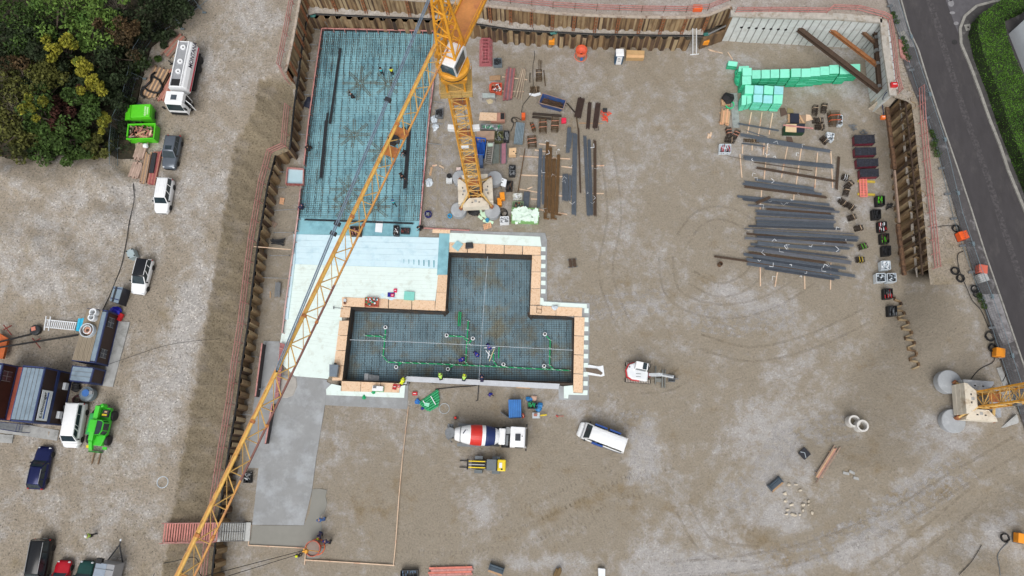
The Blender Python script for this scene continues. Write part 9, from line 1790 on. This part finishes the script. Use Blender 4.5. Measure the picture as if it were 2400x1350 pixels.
for a in(('worker in a teal shirt and black trousers standing on the slab','F',1155,790,.2,'walk',110,'teal','black','black'),('worker in a yellow vest standing beside the worker in teal','F',1262,790,.2,'stand',100,'yellow','black','black'),('worker in dark clothes under the jib by the thick steel bundle','G',1305,130,.2,'walk',300,'black','black','black'),('dark clothed worker bending at the middle of the thick steel bundle','G',1305,345,.2,'bend',250,'black','black','grey'),('dark clothed worker bending at the lower end of the thick steel bundle','G',1275,570,.2,'bend',300,'black','black','black'),('worker in a bright teal jacket walking on the lower slab','G',1205,850,.2,'walk',110,'teal','black','blue'),('dark clothed worker crouching at the left edge of the slab','G',370,300,.2,'crouch',200,'black','black','black'),('worker in navy crouching at the lower left edge of the slab','G',290,880,.2,'crouch',30,'navy','navy','navy'),('dark clothed worker crouching below the two star cages','F',845,1035,.2,'crouch',140,'black','black','black'),('dark clothed worker crouching at the lower right corner of the slab','G',1465,1085,.1,'crouch',200,'black','black','black'),('worker in blue bending beside the crossing hoses in the pit','J',420,850,-1.95,'bend',300,'royal','navy','royal'),('worker in blue bending left of the white slats in the pit','J',322,910,-1.95,'bend',310,'royal','navy','royal'),('worker in royal blue crouching at the green pipe in the pit','J',210,962,-1.95,'crouch',20,'royal','royal','royal'),('worker in blue walking on the ground below the pit','J',435,1235,.05,'walk',330,'royal','royal','royal'),('worker in a bright yellow jacket crouching at the lower edge of the pit','I',962,1015,.2,'crouch',60,'yellow','yellow','yellow'),('worker with a yellow helmet behind the concrete bucket','L',1420,680,.08,'bend',250,'navy','navy','yellow'),('worker in navy with a blue helmet leaning towards the concrete bucket','L',1500,755,.08,'bend',170,'navy','black','royal'),('worker in grey with a yellow helmet left of the concrete bucket','L',1215,885,.08,'stand',60,'grey','black','yellow'),('worker in blue bending at the edge of the fresh concrete','L',1445,545,.08,'bend',190,'blue','blue','blue'),('person in a lime vest with white shoes walking in the left yard','Y',890,495,6.05,'walk',180,'lime','black','white'),('person with a red helmet standing at the rear of the mixer truck','M',198,640,.05,'stand',300,'grey','black','red'),('person with a red top standing at the corner of the blue container','M',828,622,.05,'stand',200,'red','navy',''),('worker in dark clothes at the lower edge of the pit, kneeling on the kerb','J',372,1112,.24,'crouch',90,'navy','navy','navy'),('worker in a lime vest kneeling on the kerb beam, right one','J',232,1106,.24,'crouch',80,'lime','navy','yellow'),('worker in a lime vest kneeling on the kerb beam, left one','J',48,1098,.24,'crouch',100,'lime','black','lime')):person(*a)
def track_mat(name,col,lo,hi):
 m=mat(name,col,.95,var=.2,scale=2);nt=m.node_tree;L=nt.links.new;out=nt.nodes['Material Output'];tr=nd(nt,'ShaderNodeBsdfTransparent');mx=nd(nt,'ShaderNodeMixShader');geo=nd(nt,'ShaderNodeNewGeometry');nz=nd(nt,'ShaderNodeTexNoise',Scale=1.1,Detail=6.0,Roughness=.75);L(geo.outputs['Position'],nz.inputs['Vector']);r=nd(nt,'ShaderNodeMapRange');r.inputs[1].default_value=.38;r.inputs[2].default_value=.68;r.inputs[3].default_value=lo;r.inputs[4].default_value=hi;L(nz.outputs['Fac'],r.inputs[0]);L(r.outputs[0],mx.inputs[0]);L(tr.outputs[0],mx.inputs[1]);L(nt.nodes['Principled BSDF'].outputs[0],mx.inputs[2]);L(mx.outputs[0],out.inputs['Surface']);return m
TD=track_mat('rut_dark',(124,110,88),0,.32);TP=track_mat('rut_pale',(182,179,177),-.25,.75)
def spline(q,k=10):
 o=[]
 for i in range(len(q)-1):
  p0,p1,p2,p3=q[max(0,i-1)],q[i],q[i+1],q[min(len(q)-1,i+2)]
  for j in range(k):t=j/k;o.append(.5*((2*p1)+(p2-p0)*t+(2*p0-5*p1+4*p2-p3)*t*t+(3*p1-p0-3*p2+p3)*t**3))
 return o+[q[-1]]
def gz(x,y):X,Y=np.array([x]),np.array([y]);return float(floor_h(X,Y)[0]+rough(X,Y,.5)[0]-.04)
def ruts(pts,m=TD,seps=(-1,1),w=.42,lugs=True):
 q=rS(spline([fz('p',u,v)for u,v in pts]),.3)
 for s in seps:
  c=oP(q,s);mb=MB()
  for i in range(len(c)-1):
   if lugs and i%2:continue
   a,b=c[i],c[i+1];t=V_((b.x-a.x,b.y-a.y,0)).normalized();n=V_((-t.y,t.x,0))*w/2;e=t*(.1 if lugs else 0);b=b if not lugs else a.lerp(b,.62);pp=[a-n,b-n+e,b+n+e,a+n]if not lugs else[a-n,b-n,b+n,a+n];mb.add([(p.x,p.y,gz(p.x,p.y)+.02)for p in pp],[(0,1,2,3)])
  sT(mb.build('tyre_track',m))
for pts in(((1160,1240),(1280,1190),(1380,1140),(1470,1090)),((1190,1275),(1320,1215),(1430,1160),(1530,1120)),((1400,1110),(1460,1140),(1520,1140),(1590,1110)),((1280,1280),(1370,1210),(1400,1150)),((930,1270),(1060,1275),(1170,1262)),((1480,1000),(1440,960),(1380,940))):ruts(pts)
for pts in(((1600,560),(1640,510),(1700,500),(1760,530),(1790,580),(1760,650),(1690,680),(1620,650)),((1560,600),(1580,690),(1680,730),(1800,710),(1900,650)),((1550,1340),(1750,1320),(1900,1290),(2080,1220),(2250,1120),(2390,1040)),((1600,1190),(1660,1280),(1780,1300)),((2060,1340),(2180,1250),(2300,1150)),((1420,340),(1440,500),(1420,640),(1460,760)),((1640,800),(1760,830),(1900,800),(2030,740)),((1600,880),(1560,900),(1500,905))):ruts(pts,TD,(-.9,.9),.3,False)
for pts in(((1560,1345),(1760,1325),(1920,1285),(2100,1200),(2270,1095)),((1700,1180),(1780,1120),(1850,1000)),((1480,960),(1510,1060),(1500,1130)),((1045,240),(1035,380),(1020,530)),((1300,690),(1400,720),(1560,700)),((1990,1260),(2100,1190),(2230,1090)),((1820,1060),(1900,1010),(2000,1000)),((1620,740),(1740,760),(1860,730))):ruts(pts,TP,(-1.3,-.5,.4,1.2),.75,False)
